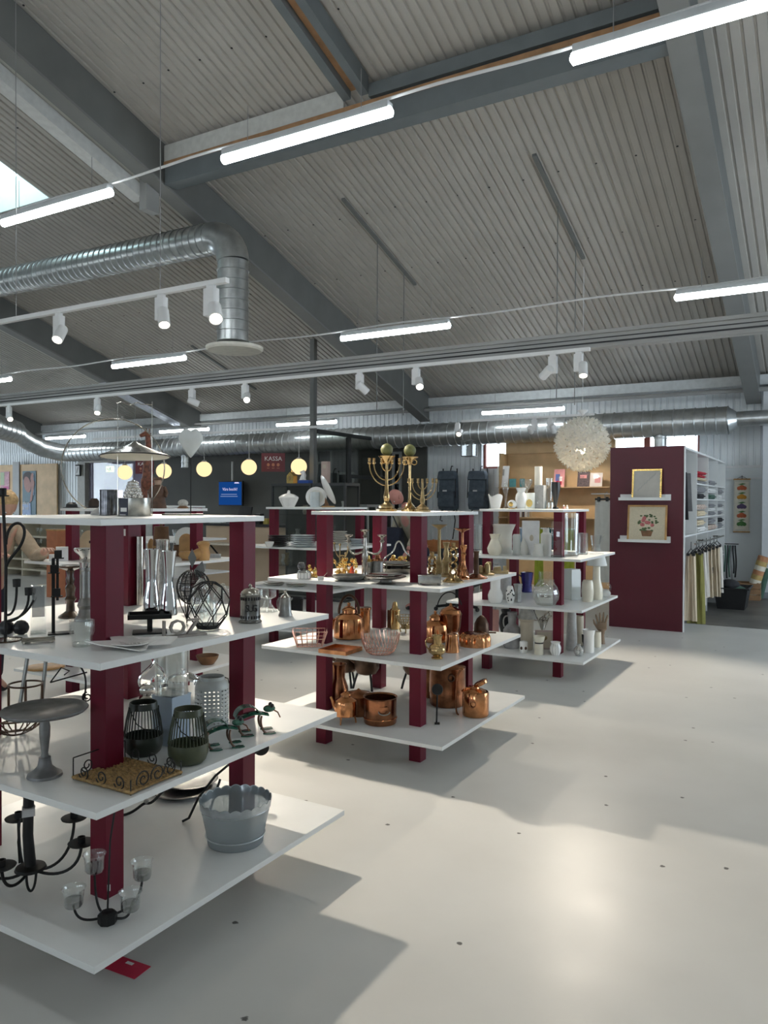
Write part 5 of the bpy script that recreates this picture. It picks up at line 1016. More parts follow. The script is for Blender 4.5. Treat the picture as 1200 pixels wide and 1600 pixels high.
V('beige_cylinder', 'tall beige stoneware cylinder vase with a rim', 823, 1016, Z1, [(9, 0), (9.5, 2), (10.5, 44), (12, 45), (12, 48)], m_beige, .8)
V('pleated_lamp', 'brown pleated shade standing on the beige cylinder', 823, 972, Z1, [(12, 0), (7, 14)], m_greyc, .4, cat='lamp shade'); bpy.data.objects['pleated_lamp'].location = Vector(bpy.data.objects['beige_cylinder'].location)+Vector((0, 0, 48.2*mpp(bpy.data.objects['beige_cylinder'].location)))
t, k = item('heart_cup', 'small white cup with dark heart marks at the shelf front', 'cup', 818, 1021, Z1, 6); B(k).lathe(wall([(5.5, 0), (6.3, 2), (6.5, 16), (6, 18)], .5), 22, cap=False).build('body', m_ceram, t)
for a in (-118, -62): B(k).sph((6.3*math.cos(R(a)), 6.3*math.sin(R(a)), 8), (2.4, .8, 2.6), 8, 6).build('heart', m_bronze, t)
t, k = item('banded_goblet', 'cream goblet with a black band at the shelf front', 'goblet', 842, 1024, Z1, 7); B(k).lathe(wall([(7, 0), (7.5, 1), (7, 17), (6.5, 19), (8, 22), (9.5, 29)], .6), 26, cap=False).build('body', m_cream, t); B(k).lathe([(6.9, 17), (6.9, 19.5)], 26, cap=False).build('band', m_blkc, t, solid=.3)
t, k = item('floral_plaque', 'pinkish framed plaque with an emblem standing behind the goblet', 'picture', 850, 1016, Z1, 8, rz=R(24)); B(k).box((0, 0, 15), (28, 2, 30)).build('frame', M('plaque_pink', (.5, .4, .36), .6), t, bev=.3); B(k).box((0, -1.1, 15), (22, .6, 24)).build('panel', m_beige, t); B(k).sph((0, -1.4, 18), (5, .8, 4), 12, 6).build('emblem', m_brassd, t)
t, k = item('leaf_vase', 'small fluted white vase with dark veins before the front post', 'vase', 868, 1025, Z1, 7); B(k).lathe(wall([(6, 0), (8.5, 6), (9, 12), (6.5, 18), (8, 21)], .5), 24, cap=False).build('body', m_ceram, t)
for a in (-120, -90, -60): B(k).tube([(r_*math.cos(R(a)), r_*math.sin(R(a)), z) for r_, z in ((6.4, .5), (8.8, 6), (9.2, 12), (6.8, 18))], .3, 4).build('vein', m_greyc, t)
t, k = item('glass_branches', 'tangle of silvery glass branches at the back of the bottom shelf', 'ornament', 848, 1000, Z1, 20); rnd = random.Random(9); b = B(k)
for i in range(10): a = rnd.uniform(0, 6.28); b.tube(bez((0, 0, 0), (0, 0, 20), (rnd.uniform(-14, 14), rnd.uniform(-4, 4), 30), (rnd.uniform(-18, 18), rnd.uniform(-6, 6), rnd.uniform(26, 46)), 8), 1.2, 6)
b.build('branches', m_silver, t); B(k).lathe([(7, 0), (6, 2), (1, 3)], 16).build('base', m_greyc, t)
V('grey_column_vase', 'tall pale grey column vase right of the front post', 893, 1017, Z1, [(9, 0), (9, 2), (7, 50), (6.5, 62)], m_conc)
V('beige_tube_vase', 'tall beige tube vase behind the silver ball bottle', 905, 1009, Z1, [(7, 0), (7, 44), (6.6, 46)], m_beige)
V('silver_ball_bottle', 'small round white and silver patterned bottle at the shelf front', 904, 1025, Z1, [(5, 0), (7.5, 5), (7.5, 10), (4, 14), (2.6, 16), (3.4, 18)], M('silver_pattern', (.55, .55, .53), .2, .6, var=.7, sc=160), 0, cat='bottle')
V('fluted_white_vase', 'white fluted vase with a flared rim near the front right corner', 920, 1021, Z1, [(8, 0), (8.5, 2), (8, 26), (10, 36)], m_ceram, .6, n=14)
V('plain_white_vase', 'plain white cylinder vase behind the fluted one', 932, 1012, Z1, [(7, 0), (7.5, 2), (7, 22), (7, 24)], m_cream)
V('black_bowl', 'small black bowl behind the white vases', 915, 1009, Z1, [(5, 0), (9, 6), (10, 18)], m_blkc, .6, cat='bowl', r=6)
# articulated wooden hand
t, k = item('wooden_hand', 'brown wooden hand standing upright with spread fingers', 'hand', 940, 1007, Z1, 5); m_hand = M('hand_wood', (.26, .18, .12), .55, var=.15)
B(k).lathe([(5.5, 0), (5, 3), (4, 14), (5, 20), (8, 24)], 18, sy=.7).build('wrist', m_hand, t); B(k).box((0, 0, 28), (15, 5.5, 12)).build('palm', m_hand, t, bev=1.6)
for x, dx, h in ((-5.6, -3.6, 14), (-1.9, -1.0, 17), (1.8, 1.0, 18), (5.4, 3.2, 14)): B(k).tube([(x, 0, 32), (x+dx*.45, -.4, 32+h*.5), (x+dx*.8, -.8, 32+h*.8), (x+dx, -1, 32+h)], [1.7, 1.6, 1.4, .8], 8).build('finger', m_hand, t)
B(k).tube([(-6.4, 0, 25), (-11, -1, 32), (-12.6, -1.4, 38)], [2, 1.7, 1], 8).build('thumb', m_hand, t)
# ================================================================ fourth unit: plates
TOPY = lambda px: 6.7
m_plate = M('pale_plate', (.62, .68, .70), .25, coat=.3); m_plated = M('dark_plate', (.03, .033, .036), .35); m_plain = M('cream_plate', (.70, .68, .62), .3, coat=.2)
t, k = item('tureen', 'white lidded soup tureen on the top of the plate unit', 'tureen', 451, 791, Z4, 10)
B(k).lathe(wall([(9, 0), (9.5, 1), (14, 10), (15.5, 14), (15, 15.5)], .7), 8, cap=False).build('bowl', m_ceram, t, angle=20); B(k).lathe([(15, 15.5), (10, 19), (3, 21), (2, 23), (2.4, 25), (.5, 26)], 8).build('lid', m_ceram, t, angle=20)
t, k = item('display_plate', 'white round plate standing upright behind the pale canister', 'plate', 494, 790, Z4, 6)
B(k).prism([(16.5*math.cos(.21*i), 16+16*math.sin(.21*i)) for i in range(30)], 1.4, (0, 6, 0)).build('plate', m_ceram, t, bev=.3); B(k).prism([(11*math.cos(.21*i), 16+11*math.sin(.21*i)) for i in range(30)], .5, (0, 5.2, 0)).build('well', m_plain, t)
L('pale_canister', 'pale blue grey canister with faint pattern before the upright plate', 'canister', 492, 791, Z4, [(7.5, 0), (7.5, 22), (7, 23.5), (1, 24)], m_plate, r=7)
t, k = item('plate_on_stand', 'white plate leaning steeply on a brown wooden stand', 'plate', 511, 791, Z4, 6)
B(k).box((2, 0, 1), (20, 10, 2)).build('stand_foot', m_woodmd, t); B(k).prism([(-4, 2), (4, 2), (-3, 16)], 4).build('stand_prop', m_wooddk, t)
q = B(k).lathe([(16, 0), (24, 2.4), (25, 3), (16, 1.2), (1, 1)], 30).build('plate', m_ceram, t); q.location = (-1*k, 0, 26*k); q.rotation_euler = (0, R(64), R(12))
def stack(px, py, z, n, w, dz, label, mat, r, group=None):
    """each plate of a stack is a thing"""
    p, k = spot(px, py, z, r); proto = None
    for i in range(n):
        l = '%s, %s' % (label, 'topmost' if i == n-1 else 'lowest' if i == 0 else '%s from the bottom' % ('second', 'third', 'fourth', 'fifth', 'sixth', 'seventh')[i-1])
        if proto is None:
            proto = tag(B(k).lathe([(w*.55, 0), (w*.62, .4), (w, dz*.9), (w*.99, dz*.98), (w*.6, dz*.45), (.3, dz*.4)], 28).build('plate', mat, loc=p, rz=0), l, 'plate', group or label)
        else:
            c = proto.copy(); COL.objects.link(c); c.location = p+Vector((0, 0, i*dz*k)); c['label'] = l
stack(435, 855, Z3, 6, 17.5, 2.9, 'dark plate in the black stack', m_plated, 23); stack(473, 856, Z3, 6, 20, 3.2, 'pale plate in the white stack beside the black stack', m_plate, 20)
stack(531, 851, Z3, 6, 12, 3.4, 'beige plate in the stack seen right of the post', m_plain, 12); stack(557, 853, Z3, 4, 12, 2.6, 'pale green plate in the low stack behind the candelabra', m_plate, 11)
stack(428, 916, Z2, 2, 17, 3, 'wide cream plate at the left end of the lower plate shelf', m_plain, 17); stack(463, 918, Z2, 2, 17, 3, 'wide cream plate right of the left pair', m_plain, 17); stack(523, 920, Z2, 2, 17, 3, 'wide cream plate behind the copper kettle post', m_plain, 17)
L('white_bowl', 'white bowl at the left end of the plate shelf', 'bowl', 421, 857, Z3, [(4, 0), (7, 6), (7.5, 9)], m_ceram, .6, r=30)
L('serving_bowl', 'wide cream bowl on the bottom plate shelf', 'bowl', 466, 972, Z1, [(12, 0), (20, 5), (25, 9)], m_plain, .7, r=30)
# ================================================================ fifth unit: wooden things
t, k = item('arch_rack', 'pale wooden arched rack with square cut outs', 'rack', 138, 873, Z3, 4)
B(k).prism([(-14, 0), (14, 0), (14, 18)]+[(14*math.cos(R(a)), 18+26*math.sin(R(a))) for a in range(0, 181, 12)]+[(-14, 18)], 4).build('arch', m_woodlt, t); B(k).box((4, -2.4, 26), (6, .8, 4)).build('cut_out', m_blackp, t); B(k).box((4, -2.4, 10), (8, .8, 10)).build('cut_out', m_label, t)
t, k = item('white_box', 'white cardboard box left of the maroon post behind', 'box', 97, 877, Z3, 8); B(k).box((0, 0, 11), (18, 14, 22)).build('box', m_label, t, bev=.3)
t, k = item('white_box', 'low white box standing before the taller white one', 'box', 83, 877, Z3, 4); B(k).box((0, 0, 5), (12, 10, 11)).build('box', m_label, t, bev=.3)
t, k = item('wooden_bucket', 'dark honey wooden lidded bucket', 'bucket', 252, 869, Z3, 12); B(k).lathe([(13, 0), (13, 14), (11, 44), (11.5, 45), (11, 46), (1, 47)], 24).build('body', m_wooddk, t); B(k).lathe([(13.3, 12), (13, 16)], 24, cap=False).build('hoop', m_woodmd, t, solid=.4); B(k).lathe([(2, 47), (3, 51), (1, 52)], 12).build('knob', m_wooddk, t)
t, k = item('bread_board', 'honey coloured round topped wooden board standing upright', 'board', 291, 871, Z3, 4); B(k).prism([(-11, 0), (11, 0), (11, 26)]+[(11*math.cos(R(a)), 26+11*math.sin(R(a))) for a in range(0, 181, 12)]+[(-11, 26)], 3).build('board', m_woodmd, t, bev=.3)
t, k = item('wooden_box', 'small dark wooden box in front of the upright board', 'box', 284, 870, Z3, 6); B(k).box((0, 0, 9), (24, 16, 17)).build('box', m_wooddk, t, bev=.3); B(k).box((0, 0, 18), (25, 17, 1.4)).build('lid', m_bronze, t)
t, k = item('carved_log', 'orange brown carved wooden figure lying along the shelf', 'carving', 305, 876, Z3, 4)
cb = B(k); cb.tube(bez((-24, 0, 12), (-14, 0, 4), (0, 0, 6), (10, 0, 12), 10), [3, 5, 7, 8, 8, 8, 8, 8.5, 9, 9, 8], 12); cb.lathe([(9, 0), (10, 10), (8, 20), (10, 26), (7, 30), (1, 31)], 14, (13, 0, 0)); cb.sph((8, -3, 26), (6, 5, 4), 12, 8); cb.build('carving', m_woodmd, t); B(k).box((0, 0, 1.5), (40, 12, 3)).build('base', m_wooddk, t)
for i in range(3): t, k = item('coaster', 'thin grey tile in the little pile right of the carved wood, %s' % ('bottom', 'middle', 'top')[i], 'tile', 336, 872, Z3, 6, 'grey tiles'); t.location.z += i*2*k; B(k).box((0, 0, 1), (18, 12, 1.8)).build('tile', m_conc, t)
t, k = item('cutting_board', 'oval honey wooden cutting board lying on the low shelf behind', 'board', 70, 1049, Z1, 24); B(k).lathe([(28, 0), (30, 1), (30, 3), (28, 4)], 30, sy=.8).build('board', m_woodmd, t)
t, k = item('wooden_bowl', 'turned wooden bowl on the low shelf behind the pierced lantern', 'bowl', 324, 1040, Z1, 12); B(k).lathe(wall([(10, 0), (16, 8), (18, 14)], 1), 24, cap=False).build('bowl', m_wooddk, t)
t, k = item('copper_mould', 'yellow wooden figure left of the dark wooden bucket', 'figure', 236, 866, Z3, 6); B(k).lathe([(6, 0), (5, 8), (6, 14), (3, 22), (1, 24)], 14).build('body', m_woodmd, t)
L('glass_vase', 'clear glass vase behind the wooden bucket', 'vase', 276, 868, Z3, [(6, 0), (7, 8), (4, 24), (7, 40)], m_glass, .6, r=14)
t, k = item('glass_plate', 'round clear glass plate standing behind the wooden things', 'plate', 291, 870, Z3, 10); B(k).prism([(18*math.cos(.21*i), 28+18*math.sin(.21*i)) for i in range(30)], 1).build('plate', m_frost, t); B(k).box((0, 0, 5), (8, 6, 10)).build('stand', m_woodlt, t)
# top of the fifth unit
TOPY = lambda px: 3.93 if px < 130 else 4.08 if px < 170 else 4.3
m_coat = M('brown_coat_paint', (.10, .05, .028), .6, var=.3, sc=30)
t, k = item('wooden_man', 'carved wooden old man in a brown coat and flat cap', 'figurine', 247, 797, Z4, 11)
B(k).lathe([(13, 0), (13, 2), (11, 12), (10, 26), (9, 34), (5, 37)], 20, sy=.75).build('coat', m_coat, t); B(k).sph((0, -1, 41), (5.5, 5, 6), 14, 10).build('head', M('painted_skin', (.45, .3, .22), .6), t); B(k).lathe([(7, 44), (7, 46), (5, 48.5), (.5, 49)], 16).build('cap', m_coat, t); B(k).lathe([(5.6, 35.5), (4, 40), (3, 37)], 14, sy=.8).build('beard', m_ceram, t)
for sx in (-1, 1): B(k).tube([(sx*9, -1, 33), (sx*13, -3, 24), (sx*11, -8, 18)], [3.2, 2.8, 2.2], 8).build('arm', m_coat, t)
t, k = item('giraffe_carving', 'tall slim reddish brown carved giraffe standing behind the wooden man', 'carving', 231, 797, Z4, 30)
gb = B(k); gb.tube([(0, 0, 44), (-1, 0, 70), (1, 0, 96), (0, 0, 112)], [9, 6, 4.6, 4], 12); gb.sph((0, 0, 40), (11, 8, 13), 16, 10); gb.tube([(4, 0, 113), (-4, 0, 116), (-12, 0, 112)], [4, 4.6, 2.4], 10)
for x in (-7, -3, 4, 8): gb.tube([(x, 0, 36), (x, 0, 0)], [3.4, 2.2], 8)
gb.build('body', M('giraffe_wood', (.16, .05, .025), .5, var=.6, sc=50), t); B(k).box((0, 0, 1), (26, 12, 2)).build('base', m_wooddk, t)
for sx in (-1, 1): B(k).tube([(sx*2, 0, 117), (sx*2.4, 0, 124)], 1, 6).build('horn', m_wooddk, t)
t, k = item('stone_dome', 'pale speckled stone dome on a dark stand farther back', 'ornament', 286, 789, Z4, 45); B(k).sph((0, 0, 8), (8, 7, 6), 18, 10).build('dome', M('pale_stone', (.55, .53, .48), .8, var=.2, sc=60), t); B(k).lathe([(9, 0), (8, 2), (5, 4)], 18).build('stand', m_wooddk, t)
for px, w, h, lab, mt in ((112, 11, 9, 'low black felt hat on the far left unit', m_blackp), (147, 11, 15, 'brown felt cap lying on the far left unit', M('brown_felt', (.06, .04, .032), .9))):
    t, k = item('felt_hat', lab, 'hat', px, 792, Z4, w); B(k).lathe([(w*1.2, 0), (w*1.15, 1), (w*.8, 1.6), (w*.72, h*.7), (w*.4, h), (.5, h*.94)], 22).build('crown', mt, t); B(k).lathe([(w*.81, 1.4), (w*.79, 3)], 22, cap=False).build('band', m_black, t, solid=.3)

# ================================================================ far wall: bookcase, backpacks, crates
m_ply = M('plywood', (.62, .42, .22), .55, var=.12, sc=4); m_plyd = M('plywood_front', (.5, .34, .18), .55, var=.1)
t = thing('plywood_bookcase', 'plywood wall shelf with cards and frames behind the white vases', 'bookcase', (-4.25, 13.3, 0))
B().b2(-1.0, 1.0, .30, .32, 0, 2.62).build('back_board', m_ply, t, smooth=False); B().b2(-1.0, 1.0, .24, .30, 2.40, 2.62).build('top_box', m_ply, t, smooth=False)
for z in (1.78, 1.24): B().b2(-1.0, 1.0, -.12, .30, z-.02, z).build('shelf', m_plyd, t, smooth=False)
for x in (-1.0, .36): B().b2(x, x+.02, -.1, .3, .9, 2.40 if x < 0 else 1.24).build('side', m_plyd, t, smooth=False)
def card(px, w, h, lab, mat, zz=1.78, y=13.28, lean=12, nm_='picture_card', stripes=None):
    p = ony(px, 760, y); k = mpp(p); t = thing(nm_, lab, 'card', (p.x, y, zz+.001)); b = B(k); b.box((0, 0, h/2), (w, 1.2, h)); o = b.build('card', mat, t, smooth=False); o.rotation_euler.x = R(-lean)
    if stripes:
        rnd = random.Random(px)
        for m_ in stripes: q = B(k).box((rnd.uniform(-w*.2, w*.2), -.8, rnd.uniform(h*.3, h*.7)), (w*rnd.uniform(.3, .6), .4, h*rnd.uniform(.2, .4))).build('printed_patch', m_, t, smooth=False); q.rotation_euler.x = R(-lean)
m_teal = M('teal_cloth', (.12, .36, .38), .8, var=.15); m_blueb = M('blue_print', (.1, .16, .42), .6); m_pinkp = M('pink_print', (.7, .3, .3), .6); m_darkp = M('dark_print', (.07, .045, .05), .6, var=1.2, sc=90)
card(784, 20, 34, 'pale framed drawing standing at the left end of the plywood shelf', m_label, stripes=(m_conc, m_greyc)); card(801, 11, 13, 'small teal box on the plywood shelf', m_teal, lean=0); card(816, 8, 13, 'narrow teal box right of the small teal one', m_teal, lean=0)
card(873, 17, 28, 'colourful blue and pink picture card above the black vase', m_pinkp, stripes=(m_blueb, m_ceram, m_redcard)); card(911, 19, 24, 'dark mosaic patterned book under the white ball lamp', m_darkp, stripes=(m_pinkp, m_darkp)); card(931, 19, 22, 'pale pink illustrated book right of the mosaic book', M('pale_print', (.7, .62, .58), .6), stripes=(m_pinkp, m_ceram))
for i in range(5): card(814+i*4, 3, 14-i % 2*2, '%s thin book in the row on the lower plywood shelf' % ('first', 'second', 'third', 'fourth', 'fifth')[i], (m_label, m_darkp, m_label, m_greyc, m_plyd)[i], 1.24, 13.25, 0, 'thin_book')
m_pack = M('backpack_blue', (.08, .105, .135), .75, var=.25, sc=12, bump=.3); m_strap = M('strap_black', (.015, .016, .018), .7)
for px, lab in ((701, 'dark blue framed backpack hanging on the far wall, the left one'), (748, 'dark blue framed backpack hanging on the far wall beside the window')):
    p = ony(px, 768, 13.78); k = mpp(p); t = thing('backpack', lab, 'backpack', p, 0, 'dark blue backpacks')
    B(k).box((0, 0, 0), (33, 13, 58), tp=.9).build('sack', m_pack, t, bev=5); B(k).box((0, -4, 25), (32, 15, 14), tp=.85).build('lid', m_pack, t, bev=3); B(k).box((0, -9, -12), (27, 6, 24)).build('front_pocket', m_pack, t, bev=2)
    B(k).box((-1, -12.4, 1), (7, .6, 2.4)).build('sewn_badge', m_label, t)
    for sx in (-1, 1):
        B(k).tube([(sx*12, 4, -30), (sx*12, 5, 36)], 1, 6).build('frame_tube', m_strap, t); B(k).tube([(sx*10, -2, -28), (sx*13, -3, -45), (sx*9, -3, -60-sx*14)], .9, 5).build('hanging_strap', m_strap, t)
        B(k).tube([(sx*15, -7, 20), (sx*15.5, -8, -10)], .7, 5).build('compression_strap', m_strap, t)
    B(k).tube([(0, 6, 32), (0, 10, 40), (0, 15, 40)], .8, 5).build('wall_hook', m_iron, t)
m_orange = M('orange_crate_wood', (.5, .2, .07), .55, var=.2, sc=10)
def crate(name, lab, x, y, z, w, d, h, mat, n=3):
    t = thing(name, lab, 'crate', (x, y, z)); s = h/n
    for i in range(n):
        for sy in (-1, 1): B().b2(-w/2, w/2, sy*d/2-.006, sy*d/2+.006, i*s+.004, (i+1)*s-.008).build('slat', mat, t, smooth=False)
        for sx in (-1, 1): B().b2(sx*w/2-.006, sx*w/2+.006, -d/2+.007, d/2-.007, i*s+.004, (i+1)*s-.008).build('slat', mat, t, smooth=False)
    for sx in (-1, 1):
        for sy in (-1, 1): B().b2(sx*(w/2-.03)-.014, sx*(w/2-.03)+.014, sy*(d/2-.02)-.012, sy*(d/2-.02)+.012, 0, h).build('corner_post', mat, t, smooth=False)
    B().b2(-w/2+.007, w/2-.007, -d/2+.007, d/2-.007, 0, .012).build('bottom', mat, t, smooth=False); return t
p = ony(700, 860, 12.2); t = thing('low_table', 'dark low table carrying orange crates behind the brass candlesticks', 'table', (p.x, 12.2, 0)); zc = ony(700, 862, 12.2).z
B().b2(-.7, .6, -.25, .25, zc-.03, zc).build('top', m_wooddk, t, smooth=False)
for x in (-.65, .55):
    for y in (-.2, .2): B().b2(x-.025, x+.025, y-.025, y+.025, 0, zc-.03).build('leg', m_wooddk, t, smooth=False)
for px, lab in ((683, 'orange wooden crate, left one of the pair on the low table'), (711, 'orange wooden crate, right one of the pair on the low table')): q = ony(px, 862, 12.2); crate('wooden_crate', lab, q.x, 12.2, zc+.001, .33, .3, .2, m_orange, 2)
# garments on a rack seen between the white vases
m_lime = M('lime_cloth', (.36, .42, .04), .85, var=.1); m_sky = M('sky_blue_cloth', (.30, .42, .55), .85, var=.1); m_dteal = M('dark_teal_cloth', (.02, .10, .10), .85, var=.15)
def cloth(b, x0, x1, z0, z1, amp=.012, w=14, flare=0, y=0, ph=0):
    return b.grid(lambda u, v: (x0+(x1-x0)*u+(u-.5)*flare*(1-v), y+amp*math.sin(u*w+ph)*(1.15-v*.6)+amp*.5*math.sin(u*w*2.3+v*3+ph), z0+(z1-z0)*v), 16, 10)
t = thing('garment_rack', 'white rail holding teal and lime cloths behind the third unit', 'rack', (ony(822, 880, 11).x, 11.0, 0)); B().tube([(-.75, 0, 1.12), (.75, 0, 1.12)], .012, 8).build('rail', m_lampw, t)
for sx in (-.75, .75): B().tube([(sx, 0, .02), (sx, 0, 1.12)], .012, 8).build('upright', m_lampw, t); B().tube([(sx, -.2, .015), (sx, .2, .015)], .012, 8).build('foot', m_lampw, t)
for px, w, m_, lab in ((806, 9, m_teal, 'teal cloth hanging on the white rail'), (817, 9, m_sky, 'sky blue cloth hanging between teal cloths'), (829, 11, m_dteal, 'dark green cloth hanging on the white rail'), (842, 12, m_lime, 'lime green cloth hanging left of the front post'), (888, 16, m_lime, 'lime green cloth hanging right of the front post'), (860, 12, m_dteal, 'dark green cloth hidden behind the front post')):
    p = ony(px, 870, 11.0); k = mpp(p); t = thing('hanging_cloth', lab, 'cloth', (p.x, 11.0, 1.12), 0, 'cloths on the white rail'); cloth(B(), -w*k/2, w*k/2, -.42 if m_ is not m_lime else -.86, .015, .012, 9, .03).build('cloth', m_, t, solid=.006)
t = thing('paper_sign', 'small white paper sign with a teal heading behind the third unit', 'sign', ony(771, 892, 11.6)); k = mpp(t.location); B(k).box((0, 0, 0), (19, .6, 26)).build('sheet', m_label, t, smooth=False); B(k).box((-4, -.5, 10), (8, .3, 5)).build('heading', m_teal, t, smooth=False); B(k).box((5, -.5, 10), (7, .3, 2)).build('text_line', m_greyc, t, smooth=False); B(k).box((0, 3, -40), (1, 1, 66)).build('stake', m_lampw, t)
# long white cloth beside the maroon panel
p = ony(943, 780, 10.1); k = mpp(p); lw = thing('cloth_rail', 'thin white stand holding the long linen cloth', 'rail', (p.x, 10.1, p.z+.07)); B().tube([(-.16, 0, 0), (.22, 0, 0)], .008, 6).build('bar', m_lampw, lw); B().tube([(.22, 0, 0), (.22, 0, -p.z-.07)], .008, 6).build('upright', m_lampw, lw); B().b2(.1, .34, -.12, .12, -p.z-.07, -p.z-.06).build('foot', m_lampw, lw)
t = thing('linen_cloth', 'long white linen cloth hanging from a black clip beside the maroon panel', 'cloth', (p.x, 10.1, p.z))
cloth(B(k), -13, 13, -130, -2, 1.4, 8, 6).build('cloth', M('linen_white', (.62, .62, .58), .9, var=.04), t, solid=.6); B(k).box((0, 0, 0), (26, 3, 3)).build('hanger_bar', m_blackp, t)
for x in (-7, 6): B(k).box((x, -1, 0), (4, 4, 7)).build('clip', m_blackp, t)
B(k).tube([(2, 0, 2), (2, 0, 8), (5, 0, 11), (8, 0, 8)], .7, 6).build('hook', m_wire, t)
# ball lamp of white paper blossoms
c = ony(910, 694, 10.3); k = mpp(c); t = thing('blossom_lamp', 'large white ball lamp of paper blossoms hanging from the ceiling', 'lamp', c)
rnd = random.Random(4); bb = B(k); n = 170
for i in range(n):
    ph = math.acos(1-2*(i+.5)/n); th = i*2.39996; d = Vector((math.sin(ph)*math.cos(th), math.sin(ph)*math.sin(th), math.cos(ph))); rr = 36.5+rnd.uniform(-2, 2); q = Vector((0, 0, 1)).rotation_difference(d).to_matrix()
    for j in range(8):
        a = j*.785+rnd.random(); o = d*rr; u = q @ Vector((math.cos(a), math.sin(a), .5)); v = q @ Vector((-math.sin(a), math.cos(a), 0))
        pts = [o, o+u*4.5+v*2.1, o+u*(8.5+rnd.random()*2)+d*1.5, o+u*4.5-v*2.1]; bb.add(pts, [(0, 1, 2), (0, 2, 3)])
bb.build('blossoms', GLASS('blossom_paper', frost=.98, fcol=(.95, .93, .87)), t, smooth=False)
sb_ = B(k)
for i in range(0, n, 2): ph = math.acos(1-2*(i+.5)/n); th = i*2.39996; sb_.tube([(0, 0, 0), (38*math.sin(ph)*math.cos(th), 38*math.sin(ph)*math.sin(th), 38*math.cos(ph))], .35, 4, cap=False)
sb_.build('spokes', m_lampw, t); B(k).sph((0, 0, 0), 9, 16, 10).build('hub', m_lampw, t); B().tube([(0, 0, .05), (0, 0, 4.668-c.z)], .004, 5).build('cord', m_lampw, t); B(k).lathe([(1, 45), (8, 52), (8.5, 53), (1, 53.5)], 18).build('canopy', m_lampw, t)
B(k).sph((0, 0, -11), 4, 12, 8).build('bulb', EMIT('bulb_warm', (1, .78, .5), 60), t)

# ================================================================ textile shelf behind the maroon panel
X0, X1 = -2.33, -1.485; YG = (9.52, 10.49, 11.52, 12.56, 13.5)
t = thing('textile_shelf', 'tall white shelf of textiles with a broad maroon end panel', 'shelf unit', (0, 0, 0)); TS = t
B().b2(X0, X1, 9.48, 9.515, 0, 2.17).build('end_panel', M('maroon_panel', (.085, .004, .014), .38, var=.06, sc=3, spec=.5), t, smooth=False); B().b2(X1, X1+.012, 9.476, 9.517, 0, 2.17).build('panel_edging', m_edge, t, smooth=False)
B().b2(X0, X1, 9.516, 13.5, 2.14, 2.165).build('top_board', m_white, t, smooth=False); B().b2(X0, X0+.01, 9.516, 13.5, .05, 2.14).build('back_board', m_white, t, smooth=False)
for y in YG[1:]: B().b2(X0+.011, X1, y-.012, y+.012, 0, 2.14).build('divider', m_white, t, smooth=False)
B().b2(X0+.011, X1, 9.517, 10.478, 1.10, 1.12).build('shelf', m_white, t, smooth=False)
for i in (1, 2, 3):
    for z in (.3, .7, 1.12, 1.33, 1.56, 1.76): B().b2(X0+.011, X1, YG[i]+.013, YG[i+1]-.013, z-.018, z).build('shelf', m_white, t, smooth=False)
B().tube([(-1.9, 9.52, 2.0), (-1.9, 10.475, 2.0)], .012, 8).build('hanging_rail', m_silver, t)
fold = {'red': M('red_textile', (.45, .03, .05), .9, var=.2), 'white': M('white_textile', (.66, .66, .64), .9, var=.06), 'grey': M('grey_textile', (.22, .22, .23), .9, var=.15), 'black': M('black_textile', (.02, .02, .023), .9, var=.2), 'cream': M('cream_textile', (.62, .52, .36), .9, var=.15), 'floral': M('floral_textile', (.5, .4, .34), .9, var=.7, sc=30), 'green': M('green_textile', (.06, .12, .09), .9, var=.2)}
nth = ('first', 'second', 'third')
lev = {.3: 'lowest', .7: 'low', 1.12: 'waist high', 1.33: 'middle', 1.56: 'upper', 1.76: 'top'}
for i, row in ((1, {1.76: ('grey', 'cream', 'red', 'red'), 1.56: ('black', 'grey'), 1.33: ('cream', 'floral'), 1.12: ('white', 'cream'), .7: ('grey', 'white'), .3: ('white', 'cream')}), (2, {1.76: ('grey',), 1.56: ('green', 'white'), 1.33: ('grey', 'white', 'grey'), 1.12: ('floral', 'grey'), .7: ('white', 'black')}), (3, {1.56: ('white', 'grey'), 1.33: ('grey', 'white', 'grey'), 1.12: ('grey', 'black'), .7: ('white',)})):
    for z, cols in row.items():
        h = .17/max(2, len(cols)) if z > 1 else .1; zz = z+.001
        for j, c_ in enumerate(cols):
            yc = (YG[i]+YG[i+1])/2+random.uniform(-.08, .08); wy = random.uniform(.55, .8)
            t = thing('folded_textile', '%s folded cloth, %s from the bottom in the %s compartment of the %s bay' % (c_, ('first', 'second', 'third', 'fourth')[j], lev[z], nth[i-1]), 'textile', (-1.75, yc, zz), random.uniform(-.06, .06), 'folded textiles on the white shelf')
            B().box((0, 0, h*.42), (.5, wy, h*.82)).build('cloth', fold[c_], t, bev=h*.3); B().box((.12, 0, h*.42), (.3, wy*.96, h*.2)).build('inner_fold', fold[c_], t, bev=h*.08); zz += h
# clothes in the first bay
for j, (c_, y, lab) in enumerate((('white', 9.75, 'pale grey long garment in the first bay above the trousers'), ('black', 10.0, 'black garment hanging beside the pale grey one'), ('grey', 10.3, 'grey garment at the back of the first bay'))):
    t = thing('hanging_garment', lab, 'garment', (-1.78, y, 2.0), 0, 'garments in the first bay'); cloth(B(), -.26, .24, -.8+.1*j, -.12, .03, 7, .06, 0, j).build('garment', fold[c_], t, solid=.012); B().tube([(-.2, 0, -.13), (0, 0, -.06), (.2, 0, -.13)], .008, 6).build('hanger', m_blackp, t); B().tube([(0, 0, -.06), (0, 0, .02)], .004, 5).build('hook', m_wire, t)
